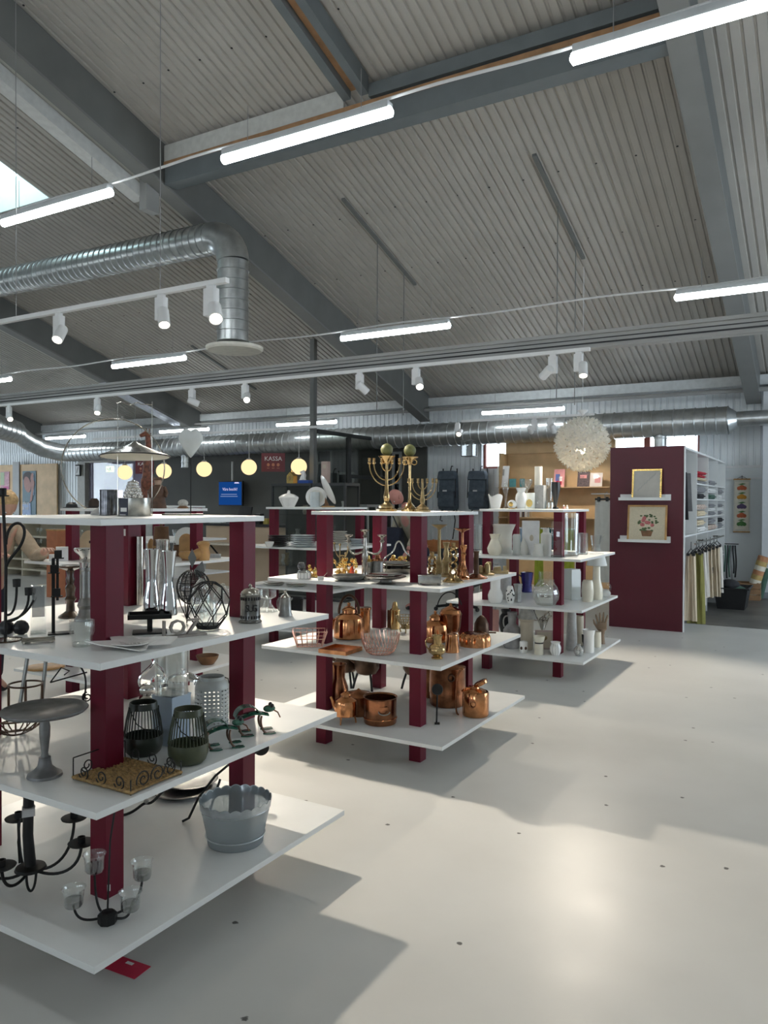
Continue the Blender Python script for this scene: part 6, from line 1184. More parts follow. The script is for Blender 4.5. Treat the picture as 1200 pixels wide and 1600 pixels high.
# rail of cream trousers and shirts beside the shelf
t = thing('clothes_rail', 'low white clothes rail beside the textile shelf', 'rail', (-1.36, 0, 0)); B().tube([(0, 9.5, 1.03), (0, 12.2, 1.03)], .012, 8).build('bar', m_silver, t)
for y in (10.5, 12.0): B().tube([(-.12, y, 1.03), (0, y, 1.03)], .01, 6).build('bracket', m_silver, t)
m_crm = M('cream_cotton', (.62, .52, .38), .9, var=.05); m_oliv = M('olive_cotton', (.20, .19, .05), .9, var=.08); m_whc = M('white_cotton', (.68, .64, .58), .9, var=.04)
tr = [(9.62, 1088-22, 1084, .12, m_crm, 'cream trousers nearest the maroon panel'), (9.86, 1072, 1098, .06, m_oliv, 'olive green trousers behind the nearest cream pair'), (10.15, 1080, 1100, .25, m_whc, 'white skirt with a red tag behind the olive trousers'), (10.45, 1084, 1106, .32, m_whc, 'first white blouse behind the skirt'), (10.75, 1088, 1112, .28, m_crm, 'cream blouse with a sleeve in the middle of the rail'), (11.1, 1094, 1118, .26, m_crm, 'cream blouse with a dark tag'), (11.45, 1100, 1124, .22, m_crm, 'pale cream dress near the end of the rail'), (11.8, 1104, 1128, .24, m_whc, 'last pale dress on the rail beside the black tub')]
for y, a, b_, zb, m_, lab in tr:
    xa = max(ony(a, 900, y).x, -1.47); xb = max(ony(b_, 900, y).x, xa+.1); t = thing('hanging_garment', lab, 'garment', ((xa+xb)/2, y, 1.03), 0, 'clothes on the low rail'); w = (xb-xa)/2
    cloth(B(), -w, w, zb-1.03, -.13, .018, 9, .05, 0, y*3).build('garment', m_, t, solid=.014); B().tube([(-w*.8, 0, -.12), (0, 0, -.06), (w*.8, 0, -.12)], .007, 6).build('hanger', m_blackp, t); B().tube([(0, 0, -.06), (0, 0, .02)], .004, 5).build('hook', m_iron, t)
    for s_ in (-.6, .6): B().box((s_*w, -.02, -.13), (.035, .025, .03)).build('clip', m_blackp, t, smooth=False)
    if 'tag' in lab: B().box((w*.3, -.035, -.42), (.05, .004, .08)).build('tag', m_redcard if 'red' in lab else m_blackp, t, smooth=False)
# belts, tub, crate, rug, wall hanging
p = ony(1143, 852, 13.4); t = thing('belt_bundle', 'bundle of green and black belts hanging at the end of the textile shelf', 'belts', p); k = mpp(p)
for j, (x, l, m_) in enumerate(((-9, 42, fold['green']), (-6, 52, m_strap), (-3, 50, fold['green']), (0, 58, fold['grey']), (3, 44, m_strap), (6, 50, m_strap))): B(k).grid(lambda u, v: (x+(u-.5)*2.4+.8*math.sin(v*5+j), .6*math.sin(v*4+j), -l*v), 1, 10).build('belt', m_, t, solid=.4)
B(k).tube([(-10, 1, 2), (10, 1, 2)], .8, 6).build('hook_bar', m_iron, t)
t = thing('storage_tub', 'black plastic tub on the dark floor beside the clothes rail', 'tub', (-1.22, 12.1, .0045)); B().add([(x*s_, y*s_, z) for z, s_ in ((0, .8), (.30, 1), (.30, .96), (.01, .76)) for x, y in ((-.22, -.3), (.22, -.3), (.22, .3), (-.22, .3))], [(i*4+j, i*4+(j+1) % 4, (i+1)*4+(j+1) % 4, (i+1)*4+j) for i in range(3) for j in range(4)]+[(3, 2, 1, 0), (12, 13, 14, 15)]).build('body', m_blackp, t, smooth=False); B().tube([(-.235, -.315, .3), (.235, -.315, .3), (.235, .315, .3), (-.235, .315, .3)], .014, 6, True).build('rim', m_blackp, t)
for j, (c_, dx, dz) in enumerate((('white', -.05, .28), ('green', .06, .36), ('black', -.04, .45))): t = thing('heaped_cloth', '%s cloth heaped in the black tub' % c_, 'cloth', (-1.22+dx, 12.1, dz-.2), 0, 'cloths in the black tub'); B().sph((0, 0, .08), (.14, .2, .08), 16, 8).build('cloth', fold[c_], t)
pc = onz(1165, 934, 0); crate('slatted_crate', 'long brown wooden crate on the dark floor at the far wall', pc.x-.02, 13.3, .0045, .5, .34, .27, M('crate_brown', (.28, .16, .08), .6, var=.2, sc=8), 3)
t = thing('rolled_rug', 'striped yellow and orange rolled rug leaning in the brown crate', 'rug', (pc.x+.08, 13.33, .03)); 
for j in range(9): q = B().tube([(0, 0, j*.075), (0, 0, j*.075+.074)], .085-.002*(j % 3), 14).build('woven_stripe', (m_cream, M('rug_gold', (.5, .36, .14), .9, var=.2), M('rug_orange', (.5, .24, .12), .9, var=.2))[j % 3], t); q.rotation_euler.y = R(16)
t = thing('rolled_cloth', 'green rolled cloth standing right of the striped rug', 'rug', (pc.x+.21, 13.36, .03)); q = B().tube([(0, 0, 0), (0, 0, .48)], .05, 12).build('roll', fold['green'], t); q.rotation_euler.y = R(12); q = B().tube([(0, 0, .48), (0, 0, .49)], .02, 8).build('core', m_cream, t); q.rotation_euler.y = R(12)
p = ony(1159, 790, 13.93); k = mpp(p); t = thing('wall_hanging', 'long embroidered wall hanging with five fruit motifs', 'wall hanging', p)
B(k).box((0, 0, 0), (23, 1.4, 80)).build('linen', M('hanging_linen', (.55, .53, .46), .9, var=.08, sc=60), t, smooth=False); B(k).box((0, -.9, 0), (19, .6, 74)).build('panel', M('hanging_cream', (.66, .62, .52), .9), t, smooth=False)
for z in (41, -41): B(k).tube([(-12, 0, z), (12, 0, z)], 1.2, 8).build('rod', m_woodmd, t)
B(k).tube([(0, 0, 42), (0, 0, 47)], .5, 5).build('hook', m_iron, t); B(k).tube([(-7, 0, 42), (0, 0, 46), (7, 0, 42)], .3, 4).build('cord', m_iron, t)
for z, m_ in ((28, M('motif_red', (.5, .12, .05), .9)), (14, M('motif_orange', (.6, .28, .04), .9)), (-1, M('motif_plum', (.10, .07, .14), .9)), (-15, bpy.data.materials['motif_red']), (-28, M('motif_green', (.08, .2, .06), .9))):
    b = B(k); b.sph((0, -1.2, z), (4.5, .5, 4), 12, 6); b.sph((-4, -1.2, z-1), (3, .5, 3), 10, 6); b.sph((4, -1.2, z-1), (3, .5, 3), 10, 6); b.build('motif', m_, t); B(k).prism([(-6, z+5), (0, z+4), (6, z+6), (1, z+7)], .5, (0, -1.2, 0)).build('leaf', bpy.data.materials.get('motif_green') or fold['green'], t)
# picture ledges and pictures on the maroon panel
for zl, lab in ((1.545, 'white picture ledge on the maroon panel, the upper one'), (1.05, 'white picture ledge on the maroon panel, the lower one')):
    t = thing('picture_ledge', lab, 'ledge', (-1.915, 9.479, zl)); B().b2(-.29, .29, -.10, -.001, -.012, 0).build('base', m_white, t, smooth=False); B().b2(-.29, .29, -.012, -.001, 0, .06).build('back', m_white, t, smooth=False); B().b2(-.29, .29, -.11, -.10, -.012, .022).build('lip', m_white, t, smooth=False)
m_canvas = M('canvas_cream', (.60, .54, .40), .8, var=.06, sc=60); m_pglass = GLASS('picture_glass', (1, 1, 1), .10)
def picture(lab, x, z, w, h, fm, canvas, lean=7):
    t = thing('framed_picture', lab, 'picture', (x, 9.400, z+.001)); t.rotation_euler.x = R(-lean); f = .02
    b = B(); b.b2(-w/2, -w/2+f, 0, .022, 0, h); b.b2(w/2-f, w/2, 0, .022, 0, h); b.b2(-w/2+f, w/2-f, 0, .022, 0, f); b.b2(-w/2+f, w/2-f, 0, .022, h-f, h); b.build('frame', fm, t, smooth=False); B().b2(-w/2+f, w/2-f, .010, .018, f, h-f).build('canvas', canvas, t, smooth=False); return t
t = picture('gold framed pale picture with faint branches on the upper ledge', -1.89, 1.545, .34, .36, m_gold, M('pale_paper', (.62, .60, .55), .7, var=.04)); b = B()
for j in range(7): b.tube([(-.10+.03*j, .009, .10+.03*j), (-.08+.03*j, .009, .14+.03*j)], .003, 4)
b.build('branch_drawing', m_conc, t); B().b2(-.15, .15, .004, .006, .02, .34).build('glass', m_pglass, t, smooth=False)
t = picture('wooden framed embroidery of a flower basket on the lower ledge', -1.885, 1.05, .45, .43, m_woodmd, m_canvas)
b = B(); b.prism([(-.07, .13), (.07, .13), (.05, .06), (-.05, .06)], .004, (0, .008, 0)); b.build('basket', m_wooddk, t)
rnd = random.Random(8); fl, lv_ = B(), B()
for j in range(9): fl.sph((rnd.uniform(-.06, .06), .008, rnd.uniform(.17, .28)), (.024, .003, .022), 9, 5)
for j in range(22): a = rnd.uniform(.2, 2.95); r_ = rnd.uniform(.08, .16); lv_.sph((r_*math.cos(a)*.85, .0085, .17+r_*math.sin(a)), (.016, .002, .009), 7, 4)
for j in range(8): lv_.sph((rnd.uniform(-.07, .07), .008, rnd.uniform(.12, .16)), (.02, .003, .012), 7, 4)
fl.build('roses', M('rose_thread', (.5, .16, .16), .9, var=.4, sc=60), t); lv_.build('leaves', M('leaf_thread', (.09, .13, .06), .9, var=.4), t)
# ================================================================ cash desk corner and left background
lit = lambda n, c, s: EMIT(n, c, s)
# pendant globes
m_globe = EMIT('opal_globe', (1, .74, .40), 1.15)
t = thing('light_track', 'white rail carrying the round yellow globes', 'track', (0, 11.0, 2.78)); B().b2(-13.5, -7.4, -.02, .02, 0, .04).build('rail', m_lampw, t, smooth=False)
for i, (px, py, r) in enumerate(((195, 738, 11.5), (256, 736, 11.8), (319, 733, 12), (389, 730, 12.2), (467, 729, 12.6))):
    p = ony(px, py, 11.0); k = mpp(p); t = thing('globe_lamp', 'glowing yellow opal globe lamp, %s from the left of five' % ('first', 'second', 'third', 'fourth', 'fifth')[i], 'lamp', p, 0, 'yellow globe lamps')
    B(k).sph((0, 0, 0), r, 24, 16).build('globe', m_globe, t); B(k).lathe([(4, r-1), (3.4, r+1.4), (1, r+2)], 14).build('cap', m_beaml, t); B().tube([(0, 0, (r+1)*k), (0, 0, 2.79-p.z)], .005, 5).build('cord', m_lampw, t)
# KASSA signs
m_sign = M('sign_maroon', (.16, .02, .03), .5, var=.05); m_peach = M('sign_peach', (.6, .25, .15), .6)
for px, py, y, w, h, lab in ((427, 722.5, 11.6, 37, 29, 'maroon sign reading KASSA above the cash desk'), (226, 729.5, 12.6, 28, 22, 'smaller maroon KASSA sign farther left behind the giraffe carving')):
    p = ony(px, py, y); k = mpp(p); t = thing('hanging_sign', lab, 'sign', p, facing(p)*.75); B(k).box((0, 0, 0), (w, 1.2, h)).build('board', m_sign, t, smooth=False); text('lettering', 'KASSA', h*.33*k, m_label, t, (0, -.8*k, h*.19*k), depth=.15*k)
    for x in (-.21, 0, .21): B(k).prism([(x*w+2.3*math.cos(.4*i)*h/29, -h*.13+2.6*math.sin(.4*i)*h/29) for i in range(16)], .4, (0, -.8, 0)).build('symbol', m_peach, t); B(k).box((x*w, -.8, -h*.31), (4*h/29, .4, .8)).build('caption', m_peach, t)
    for x in (-.4, .4): B(k).tube([(x*w, 0, h/2), (x*w, 0, h/2+14*h/29)], .25, 4).build('wire', m_wire, t)
# screen
p = ony(359, 771, 13.7); k = mpp(p); t = thing('wall_screen', 'blue lit information screen on the dark wall', 'screen', p, 0)
B(k).box((0, 3, 0), (49, 4, 39)).build('case', m_blackp, t, bev=.4); B(k).box((0, .8, 0), (46, .6, 36)).build('display', EMIT('screen_blue', (.006, .045, .19), 1.0), t, smooth=False)
m_scr = EMIT('screen_text', (.75, .7, 1), .8); text('headline', 'Våra besök!', 6.4*k, m_scr, t, (0, .3*k, 6.5*k), depth=.05*k)
for z, w in ((-1.4, 32), (-4.6, 35)): B(k).box((-2, .4, z), (w, .2, 1.1)).build('text_line', EMIT('screen_text_dim', (.3, .4, .7), .6) if z > -2 else bpy.data.materials['screen_text_dim'], t, smooth=False)
B(k).box((0, 6, 34), (2.2, 2.2, 32)).build('mount_pole', m_lampw, t); B(k).prism([(9, 15.5), (19, 15.5), (17, 17.5), (10, 17.5)], .3, (0, .3, 0)).build('logo', m_scr, t)
# counters
m_desk = M('desk_beige', (.52, .40, .28), .55, var=.06, sc=3); m_deskt = M('desk_top', (.66, .60, .50), .4)
x0, x1 = ony(322, 850, 10.4).x, ony(500, 850, 10.4).x
t = thing('cash_desk', 'beige cash desk with a black top behind the nearest unit', 'counter', (0, 10.4, 0)); B().b2(x0, x1, 0, .6, .0, 1.06).build('body', m_desk, t, smooth=False); B().b2(x0-.03, x1+.03, -.03, .65, 1.061, 1.10).build('top', m_blackp, t, smooth=False); B().b2(x0, x1, -.32, -.001, .74, .77).build('front_ledge', m_deskt, t, smooth=False)
for x in (x0+.3, x0+1.0, x1-.3): B().tube([(x, -.01, .55), (x, -.22, .735)], .015, 6).build('bracket', m_iron, t)
q = ony(380, 826, 10.6); t = thing('till_screen', 'small black till on the cash desk', 'till', (q.x, 10.6, 1.101)); B().b2(-.16, .16, -.1, .12, 0, .06).build('base', m_blackp, t, bev=.008); o = B().box((0, 0, .2), (.3, .03, .22)).build('display', m_blackp, t, bev=.006); o.rotation_euler.x = R(-14); B().b2(-.02, .02, -.02, .02, .06, .14).build('neck', m_blackp, t)
for px, w, h, m_, lab in ((340, .3, .02, m_label, 'white papers on the cash desk'), (405, .12, .18, m_blackp, 'black card terminal on the cash desk'), (418, .10, .1, M('yellow_box', (.5, .4, .1), .6), 'small yellow box on the cash desk')): q = ony(px, 830, 10.7); t = thing('desk_item', lab, 'desk item', (q.x, 10.7, 1.101)); B().box((0, 0, h/2), (w, .12, h)).build('body', m_, t, bev=.003); B().box((0, -.02, h+.001), (w*.6, .06, .002)).build('face', m_greyc, t)
# dark wall doors and frames
m_fgrey = M('frame_grey', (.40, .41, .40), .5)
def doorframe(n, px0, px1, pyt, zb=0, mid=None, col=None):
    a, b_ = ony(px0, pyt, YW-.08), ony(px1, pyt, YW-.08); zt = a.z; f = B(); w = .05
    f.b2(a.x, a.x+w, YW-.09, YW-.045, zb, zt); f.b2(b_.x-w, b_.x, YW-.09, YW-.045, zb, zt); f.b2(a.x+w, b_.x-w, YW-.09, YW-.045, zt-w, zt)
    for m_ in mid or (): f.b2(a.x+w, b_.x-w, YW-.09, YW-.045, m_-w/2, m_+w/2)
    d = struct(f.build('door_%d' % n, col or m_fgrey, smooth=False)); B().b2(a.x+w, b_.x-w, YW-.06, YW-.045, zb, zt-w).build('pane', GLASS('door_glass', (.35, .37, .36), .1) if n == 1 else bpy.data.materials['door_glass'], d, smooth=False)
doorframe(1, 527, 553, 738, mid=(1.75,)); doorframe(2, 613, 627, 706, mid=(1.9,)); doorframe(3, 494, 519, 690, mid=(2.35,))
t = thing('white_railing', 'low white railing before the dark wall behind the menorah', 'railing', ony(588, 790, 13.0)); k = mpp(t.location); z0_ = t.location.z; t.location.z = 0; B().b2(-.4, .38, -.02, .02, z0_-.03, z0_+.02).build('top_bar', m_lampw, t, smooth=False)
for x in (-.38, -.19, 0, .18, .36): B().b2(x-.015, x+.015, -.015, .015, 0, z0_-.03).build('baluster', m_lampw, t, smooth=False)
# glazed black cabinets with things on top
m_cabg = GLASS('cabinet_glass', (.75, .76, .74), .1); zc = 1.77
for i, (pa, pb) in enumerate(((424, 486), (488, 540))):
    a, b_ = ony(pa, 760, 9.6), ony(pb, 760, 9.6); w = b_.x-a.x; t = thing('glass_cabinet', 'black framed glass display cabinet behind the plate unit, %s one' % ('left', 'right')[i], 'cabinet', (a.x, 9.6, 0)); fb = B(); s_ = .03
    for x in (0, w-s_):
        for y in (0, .37): fb.b2(x, x+s_, y, y+s_, 0, zc)
    for z in (0, zc-s_):
        for y in (0, .37): fb.b2(s_, w-s_, y, y+s_, z, z+s_)
        for x in (0, w-s_): fb.b2(x, x+s_, s_, .37, z, z+s_)
    fb.build('frame', m_pf, t, smooth=False); B().b2(0, w, 0, .4, zc, zc+.012).build('top', m_pf, t, smooth=False); B().b2(s_, w-s_, .38, .39, s_, zc-s_).build('back', m_dark, t, smooth=False)
    for z in (.5, .9, 1.3): B().b2(s_, w-s_, .01, .36, z-.006, z).build('glass_shelf', m_cabg, t, smooth=False)
    B().b2(s_, w-s_, .004, .01, s_, zc-s_).build('door', m_cabg, t, smooth=False)
    for j in range(7):
        z = (.5, .9, 1.3)[j % 3]; h = random.uniform(.1, .24); c_ = (m_ceram, m_glass, m_beige, m_brassd, m_greyc)[j % 5]
        o = tag(B().lathe(wall([(.03, 0), (.05, h*.3), (.03, h*.7), (.045, h)], .004), 16, cap=False).build('cabinet_vase', c_, loc=(a.x+.1+(w-.2)*((j*.37) % 1), 9.8, z+.001)), '%s little vase inside the %s glass cabinet on its %s shelf' % (('white', 'clear glass', 'beige', 'brass', 'grey', 'second white', 'second clear')[j], ('left', 'right')[i], {.5: 'lowest', .9: 'middle', 1.3: 'upper'}[z]), 'vase', 'little vases in the cabinets')
def ontop(name, lab, cat, px): p = ony(px, 757, 9.75); return thing(name, lab, cat, (p.x, 9.75, zc+.0125), 0), mpp(p)
t, k = ontop('gold_lantern', 'small golden house shaped lantern on the glass cabinet', 'lantern', 456); B(k).prism([(-6.5, 0), (6.5, 0), (6.5, 12), (0, 18.5), (-6.5, 12)], 10).build('body', m_gold, t); B(k).prism([(-1.5, 8), (0, 12), (1.5, 8), (0, 5)], 1, (0, -5.2, 0)).build('opening', m_brassd, t); B(k).lathe([(1.4, 18), (1, 21)], 8).build('knob', m_gold, t)
t, k = ontop('horse_head', 'white horse head ornament on a blue box', 'ornament', 473); t.location.z += 5*k+.0005; B(k).tube([(0, 0, 2), (2, 0, 8), (1, 0, 13), (-4, 0, 12)], [5, 4, 3.4, 2], 10).build('head', m_ceram, t); B(k).lathe([(6, 0), (5, 2), (4, 3)], 14).build('base', m_ceram, t)
t, k = ontop('blue_box', 'flat blue box under the white horse head', 'box', 477); B(k).box((0, 0, 2.5), (20, 12, 5)).build('box', M('box_blue', (.02, .08, .35), .6), t, bev=.2); B(k).box((0, 0, 4), (20.4, 12.4, .5)).build('lid_edge', m_blueb, t)
t, k = ontop('tall_parcel', 'tall pinkish parcel standing on the right glass cabinet', 'parcel', 509); B(k).box((0, 0, 17), (12, 8, 34)).build('parcel', M('parcel_pink', (.5, .38, .33), .7), t, bev=.3); B(k).box((0, -4.1, 26), (6, .3, 6)).build('label', m_beige, t)
# dark lounge chair and black bin low behind the shelves
p = onz(700, 958, 0); t = thing('lounge_chair', 'dark upholstered swivel chair behind the second unit', 'chair', (p.x, p.y+.3, 0)); m_uph = M('dark_upholstery', (.025, .027, .03), .8, var=.2)
B().lathe([(.02, .30), (.22, .32), (.40, .40), (.42, .46), (.36, .48), (.02, .47)], 24).build('seat', m_uph, t); B().grid(lambda u, v: (.40*math.cos(R(200+140*u)), -.40*math.sin(R(200+140*u)), .46+.38*v), 18, 5).build('backrest', m_uph, t, solid=.06); B().tube([(0, 0, .06), (0, 0, .3)], .03, 10).build('column', m_iron, t)
for a in range(5): B().tube([(0, 0, .09), (.3*math.cos(a*1.257), .3*math.sin(a*1.257), .06)], .02, 6).build('base_arm', m_iron, t); B().sph((.3*math.cos(a*1.257), .3*math.sin(a*1.257), .03), .03, 10, 6).build('caster', m_blackp, t)
L('black_casserole', 'wide black casserole on the bottom plate shelf behind the pewter jug', 'pot', 455, 962, Z1, [(15, 0), (18, 3), (19, 24), (20, 26)], m_blackp, 1)
# left: shelving with glass ware
xa, xb = ony(8, 820, 9.6).x, ony(146, 820, 9.6).x; zt = ony(80, 817, 9.6).z
t = thing('glassware_shelf', 'cream open shelving full of glassware at the left', 'shelf unit', (xa, 9.6, 0)); w = xb-xa; m_crsh = M('cream_shelf', (.62, .57, .45), .5, var=.04)
for x in (0, w*.2, w-.03): B().b2(x, x+.03, 0, .4, 0, zt).build('upright', m_crsh, t, smooth=False)
lv2 = [zt, zt-.27, zt-.5, zt-.72, .15]
for z in lv2: B().b2(-.02, w+.02, -.01, .41, z-.03, z).build('shelf', m_crsh, t, smooth=False)
B().b2(0, w, .4, .41, .1, zt).build('back', m_crsh, t, smooth=False)
gp = None; cnt = 0
for z, nm_ in zip(lv2[:4], ('top', 'upper', 'middle', 'lower')):
    for j in range(13):
        x = .09+(w-.2)*j/12
        if abs(x-w*.2-.015) < .06: continue
        cnt += 1; o_ = None
        if gp is None: gp = B().lathe(wall([(.03, 0), (.008, .01), (.008, .06), (.035, .09), (.038, .15)], .003), 14, cap=False).build('wine_glass', m_glass); o_ = gp
        else: o_ = gp.copy(); COL.objects.link(o_)
        o_.location = (xa+x, 9.75+.08*(j % 2), z+.001); tag(o_, '%s clear stemmed glass from the left on the %s board of the cream shelving' % (('first', 'second', 'third', 'fourth', 'fifth', 'sixth', 'seventh', 'eighth', 'ninth', 'tenth', 'eleventh', 'twelfth', 'last')[j], nm_), 'glass', 'stemmed glasses on the cream shelving')
t = thing('blue_vase', 'round blue glass vase on the cream shelving', 'vase', (ony(46, 868, 9.66).x, 9.62, lv2[2]+.001)); B().lathe(wall([(.04, 0), (.09, .06), (.08, .13), (.03, .17), (.035, .2)], .005), 20, cap=False).build('body', m_bluec, t); B().tube(bez((.06, 0, .15), (.16, 0, .15), (.14, 0, .04), (.085, 0, .05), 8), .01, 6).build('handle', m_bluec, t)
t = thing('terracotta_box', 'tall orange brown wooden screen box left of the maroon post', 'box', (ony(90, 845, 7.8).x, 7.8, 0)); zt2 = ony(90, 829, 7.8).z; B().b2(-.13, .13, -.1, .1, 0, zt2).build('box', M('orange_wood', (.42, .15, .07), .6, var=.1), t, smooth=False); B().b2(-.14, .14, -.11, .11, zt2, zt2+.02).build('lid', m_woodmd, t, smooth=False)
# wall pieces, poster boards, back room at the far left
wl = B()
for a in ((-24, -18.0, 0, 2.86), (-18.0, -17.75, 0, 2.86)): vsheet(wl, *a)
struct(wl.build('wall_back', m_wallsheet, smooth=False))
m_opf = M('opening_frame', (.42, .41, .37), .5)
struct(B().b2(-17.75, -14.9, YW-.02, YW+.1, 2.52, 2.86).build('trim_5', m_opf, smooth=False)); struct(B().b2(-17.75, -17.45, YW-.06, YW+.1, 0, 2.52).build('trim_6', m_opf, smooth=False)); struct(B().b2(-15.25, -14.9, YW-.06, YW+.1, 0, 2.52).build('trim_7', m_opf, smooth=False)); struct(B().b2(-17.45, -15.25, YW-.02, YW+.1, 0, .9).build('trim_8', m_smooth, smooth=False))
m_lil = M('lilac_wall', (.42, .38, .52), .6, var=.04)
struct(B().b2(-24, -14, 18, 18.1, 0, 2.86).build('wall_room_back', m_lil, smooth=False)); struct(B().b2(-24, -23.9, YW+.1, 18, 0, 2.86).build('wall_room_left', m_lil, smooth=False)); struct(B().b2(-14.1, -14, YW+.1, 18, 0, 2.86).build('wall_room_right', m_lil, smooth=False)); struct(B().b2(-24, -14, YW+.1, 18.1, 2.86, 2.9).build('ceiling', m_smooth, smooth=False))
w3 = struct(B().b2(-17.45, -15.25, YW+.04, YW+.05, .9, 2.52).build('window_3', m_pane, smooth=False))
t = thing('glowing_panel', 'bright pink white lit panel inside the lilac room', 'light panel', (ony(176, 773, 17.9).x, 17.945, ony(176, 773, 17.9).z)); B().b2(-.45, .42, -.02, 0, -.13, .13).build('panel', EMIT('pink_glow', (1, .72, .95), 2.2), t, smooth=False); B().b2(-.48, .45, 0, .05, -.16, .16).build('frame', m_lampw, t, smooth=False)
t = thing('added_room_lamp', 'flat white lamp added to light the lilac room', 'lamp', (-18.5, 16, 2.8)); B().b2(-.6, .6, -.3, .3, 0, .05).build('housing', m_lampw, t, smooth=False); B().b2(-.55, .55, -.25, .25, -.01, 0).build('diffuser', EMIT('added_lamp_glow', (.92, .88, 1), 8), t, smooth=False)  # lamp added under the ceiling to brighten the lilac room
p = ony(172, 733, 15.5); k = mpp(p); t = thing('exit_sign', 'yellow green emergency exit sign inside the lilac room', 'sign', p); B(k).box((0, 0, 0), (16, 2, 9)).build('board', EMIT('exit_green', (.62, .75, .2), .9), t, smooth=False); B(k).prism([(-4, -3), (-2, -3), (-1, 0), (1, -3), (2.4, -3), (.6, 1), (1.5, 3), (-1, 3)], .3, (2, -1.2, 0)).build('running_figure', M('exit_dark', (.1, .2, .05), .6), t); B(k).prism([(-6, -.6), (-3, -.6), (-3, -1.6), (-1.6, 0), (-3, 1.6), (-3, .6), (-6, .6)], .3, (0, -1.2, 0)).build('arrow', bpy.data.materials['exit_dark'], t); B(k).tube([(0, 0, 4.5), (0, 0, (2.862-p.z)/k)], .4, 4).build('wire', m_wire, t)
p = ony(122, 735, 13.9); k = mpp(p); t = thing('wall_clock', 'small dark framed wall clock with a white face', 'clock', p); B(k).box((0, 0, 0), (12, 2, 18)).build('case', m_blackp, t, bev=.8); B(k).box((0, -1.1, 0), (9, .5, 14)).build('face', m_label, t, smooth=False)
for a, l in ((20, 5), (200, 4)): B(k).tube([(0, -1.5, 0), (l*math.sin(R(a)), -1.5, l*math.cos(R(a)))], .4, 5).build('hand', m_blackp, t)
# plywood board with poster
b0 = ony(22, 730, 13.8); b1 = ony(87, 730, 13.8); t = thing('plywood_board', 'honey coloured plywood board holding a large poster at the far left', 'board', (0, 13.85, 0)); B().b2(ony(-10, 726, 13.85).x, b1.x, -.02, .02, .6, ony(60, 725, 13.85).z).build('board', m_ply, t, smooth=False); B().b2(ony(20, 726, 13.8).x, ony(30, 726, 13.8).x, -.06, -.021, 0, 2.6).build('post', m_beaml, t, smooth=False)
p = ony(46, 768, 13.822); k = mpp(p); t = thing('poster', 'large poster of a person with hands to the head on the plywood board', 'poster', p); B(k).box((0, 0, -6), (33, 1, 76)).build('sheet', M('poster_teal', (.05, .13, .17), .5), t, smooth=False)
m_sk = M('poster_skin', (.42, .22, .19), .6); m_ha = M('poster_hair', (.03, .015, .015), .6)
def flat(nm_, pts, m_, y=-.7): return B(k).prism(pts, .25, (0, y, 0)).build(nm_, m_, t, smooth=False)
el_ = lambda cx, cz, rx, rz_, a=0: [(cx+rx*math.cos(.35*i)*math.cos(a)-rz_*math.sin(.35*i)*math.sin(a), cz+rx*math.cos(.35*i)*math.sin(a)+rz_*math.sin(.35*i)*math.cos(a)) for i in range(18)]
flat('printed_hair', el_(-3, 22, 12, 9), m_ha); flat('printed_face', el_(-4, 11, 8, 13, .35), m_sk, -.9); flat('printed_arm', [(2, -18), (8, -14), (14, 14), (9, 22), (4, 14), (6, 2)], m_sk, -1.1); flat('printed_hand', el_(8, 22, 3.5, 7, -.2), m_sk, -1.15); flat('printed_shirt', [(-16, -20), (4, -18), (6, -40), (-16, -40)], M('poster_shirt', (.32, .42, .62), .6), -1.0); flat('printed_window', [(10, -6), (13, -6), (13, 28), (10, 28)], m_sky, -.9)
text('lettering', 'dling', 8*k, m_label, t, (-7*k, -1.4*k, -18*k), depth=.1*k); text('lettering', '& ad!', 8*k, m_label, t, (-7*k, -1.4*k, -26*k), depth=.1*k)
p = ony(8, 768, 13.822); k = mpp(p); t = thing('poster', 'pink and green poster at the very left edge', 'poster', p); B(k).box((0, 0, 0), (22, 1, 62)).build('sheet', M('poster_pink', (.5, .25, .3), .5, var=.3), t, smooth=False); B(k).box((-6, -.6, 20), (10, .3, 20)).build('green_field', M('poster_green', (.35, .45, .25), .5), t, smooth=False); B(k).box((3, -.6, 4), (12, .3, 8)).build('magenta_field', M('poster_magenta', (.55, .06, .25), .5), t, smooth=False)

# ================================================================ people
def skinmesh(name, pts, edges, rad, mat, parent, root=0, sub=2):
    me = bpy.data.meshes.new(name); me.from_pydata([tuple(p) for p in pts], edges, []); o = bpy.data.objects.new(name+'_tmp', me); COL.objects.link(o)
    md = o.modifiers.new('skin', 'SKIN'); md.use_smooth_shade = True
    for i, v in enumerate(me.skin_vertices[0].data): r_ = rad[i]; v.radius = r_ if isinstance(r_, tuple) else (r_, r_); v.use_root = (i == root)
    s_ = o.modifiers.new('sub', 'SUBSURF'); s_.levels = sub; s_.render_levels = sub
    dg = bpy.context.evaluated_depsgraph_get(); m2_ = bpy.data.meshes.new_from_object(o.evaluated_get(dg)); m2_.name = name; bpy.data.objects.remove(o); bpy.data.meshes.remove(me)
    m2_.materials.clear(); m2_.materials.append(mat); m2_.shade_smooth(); q = bpy.data.objects.new(name, m2_); COL.objects.link(q); q.parent = parent; return q
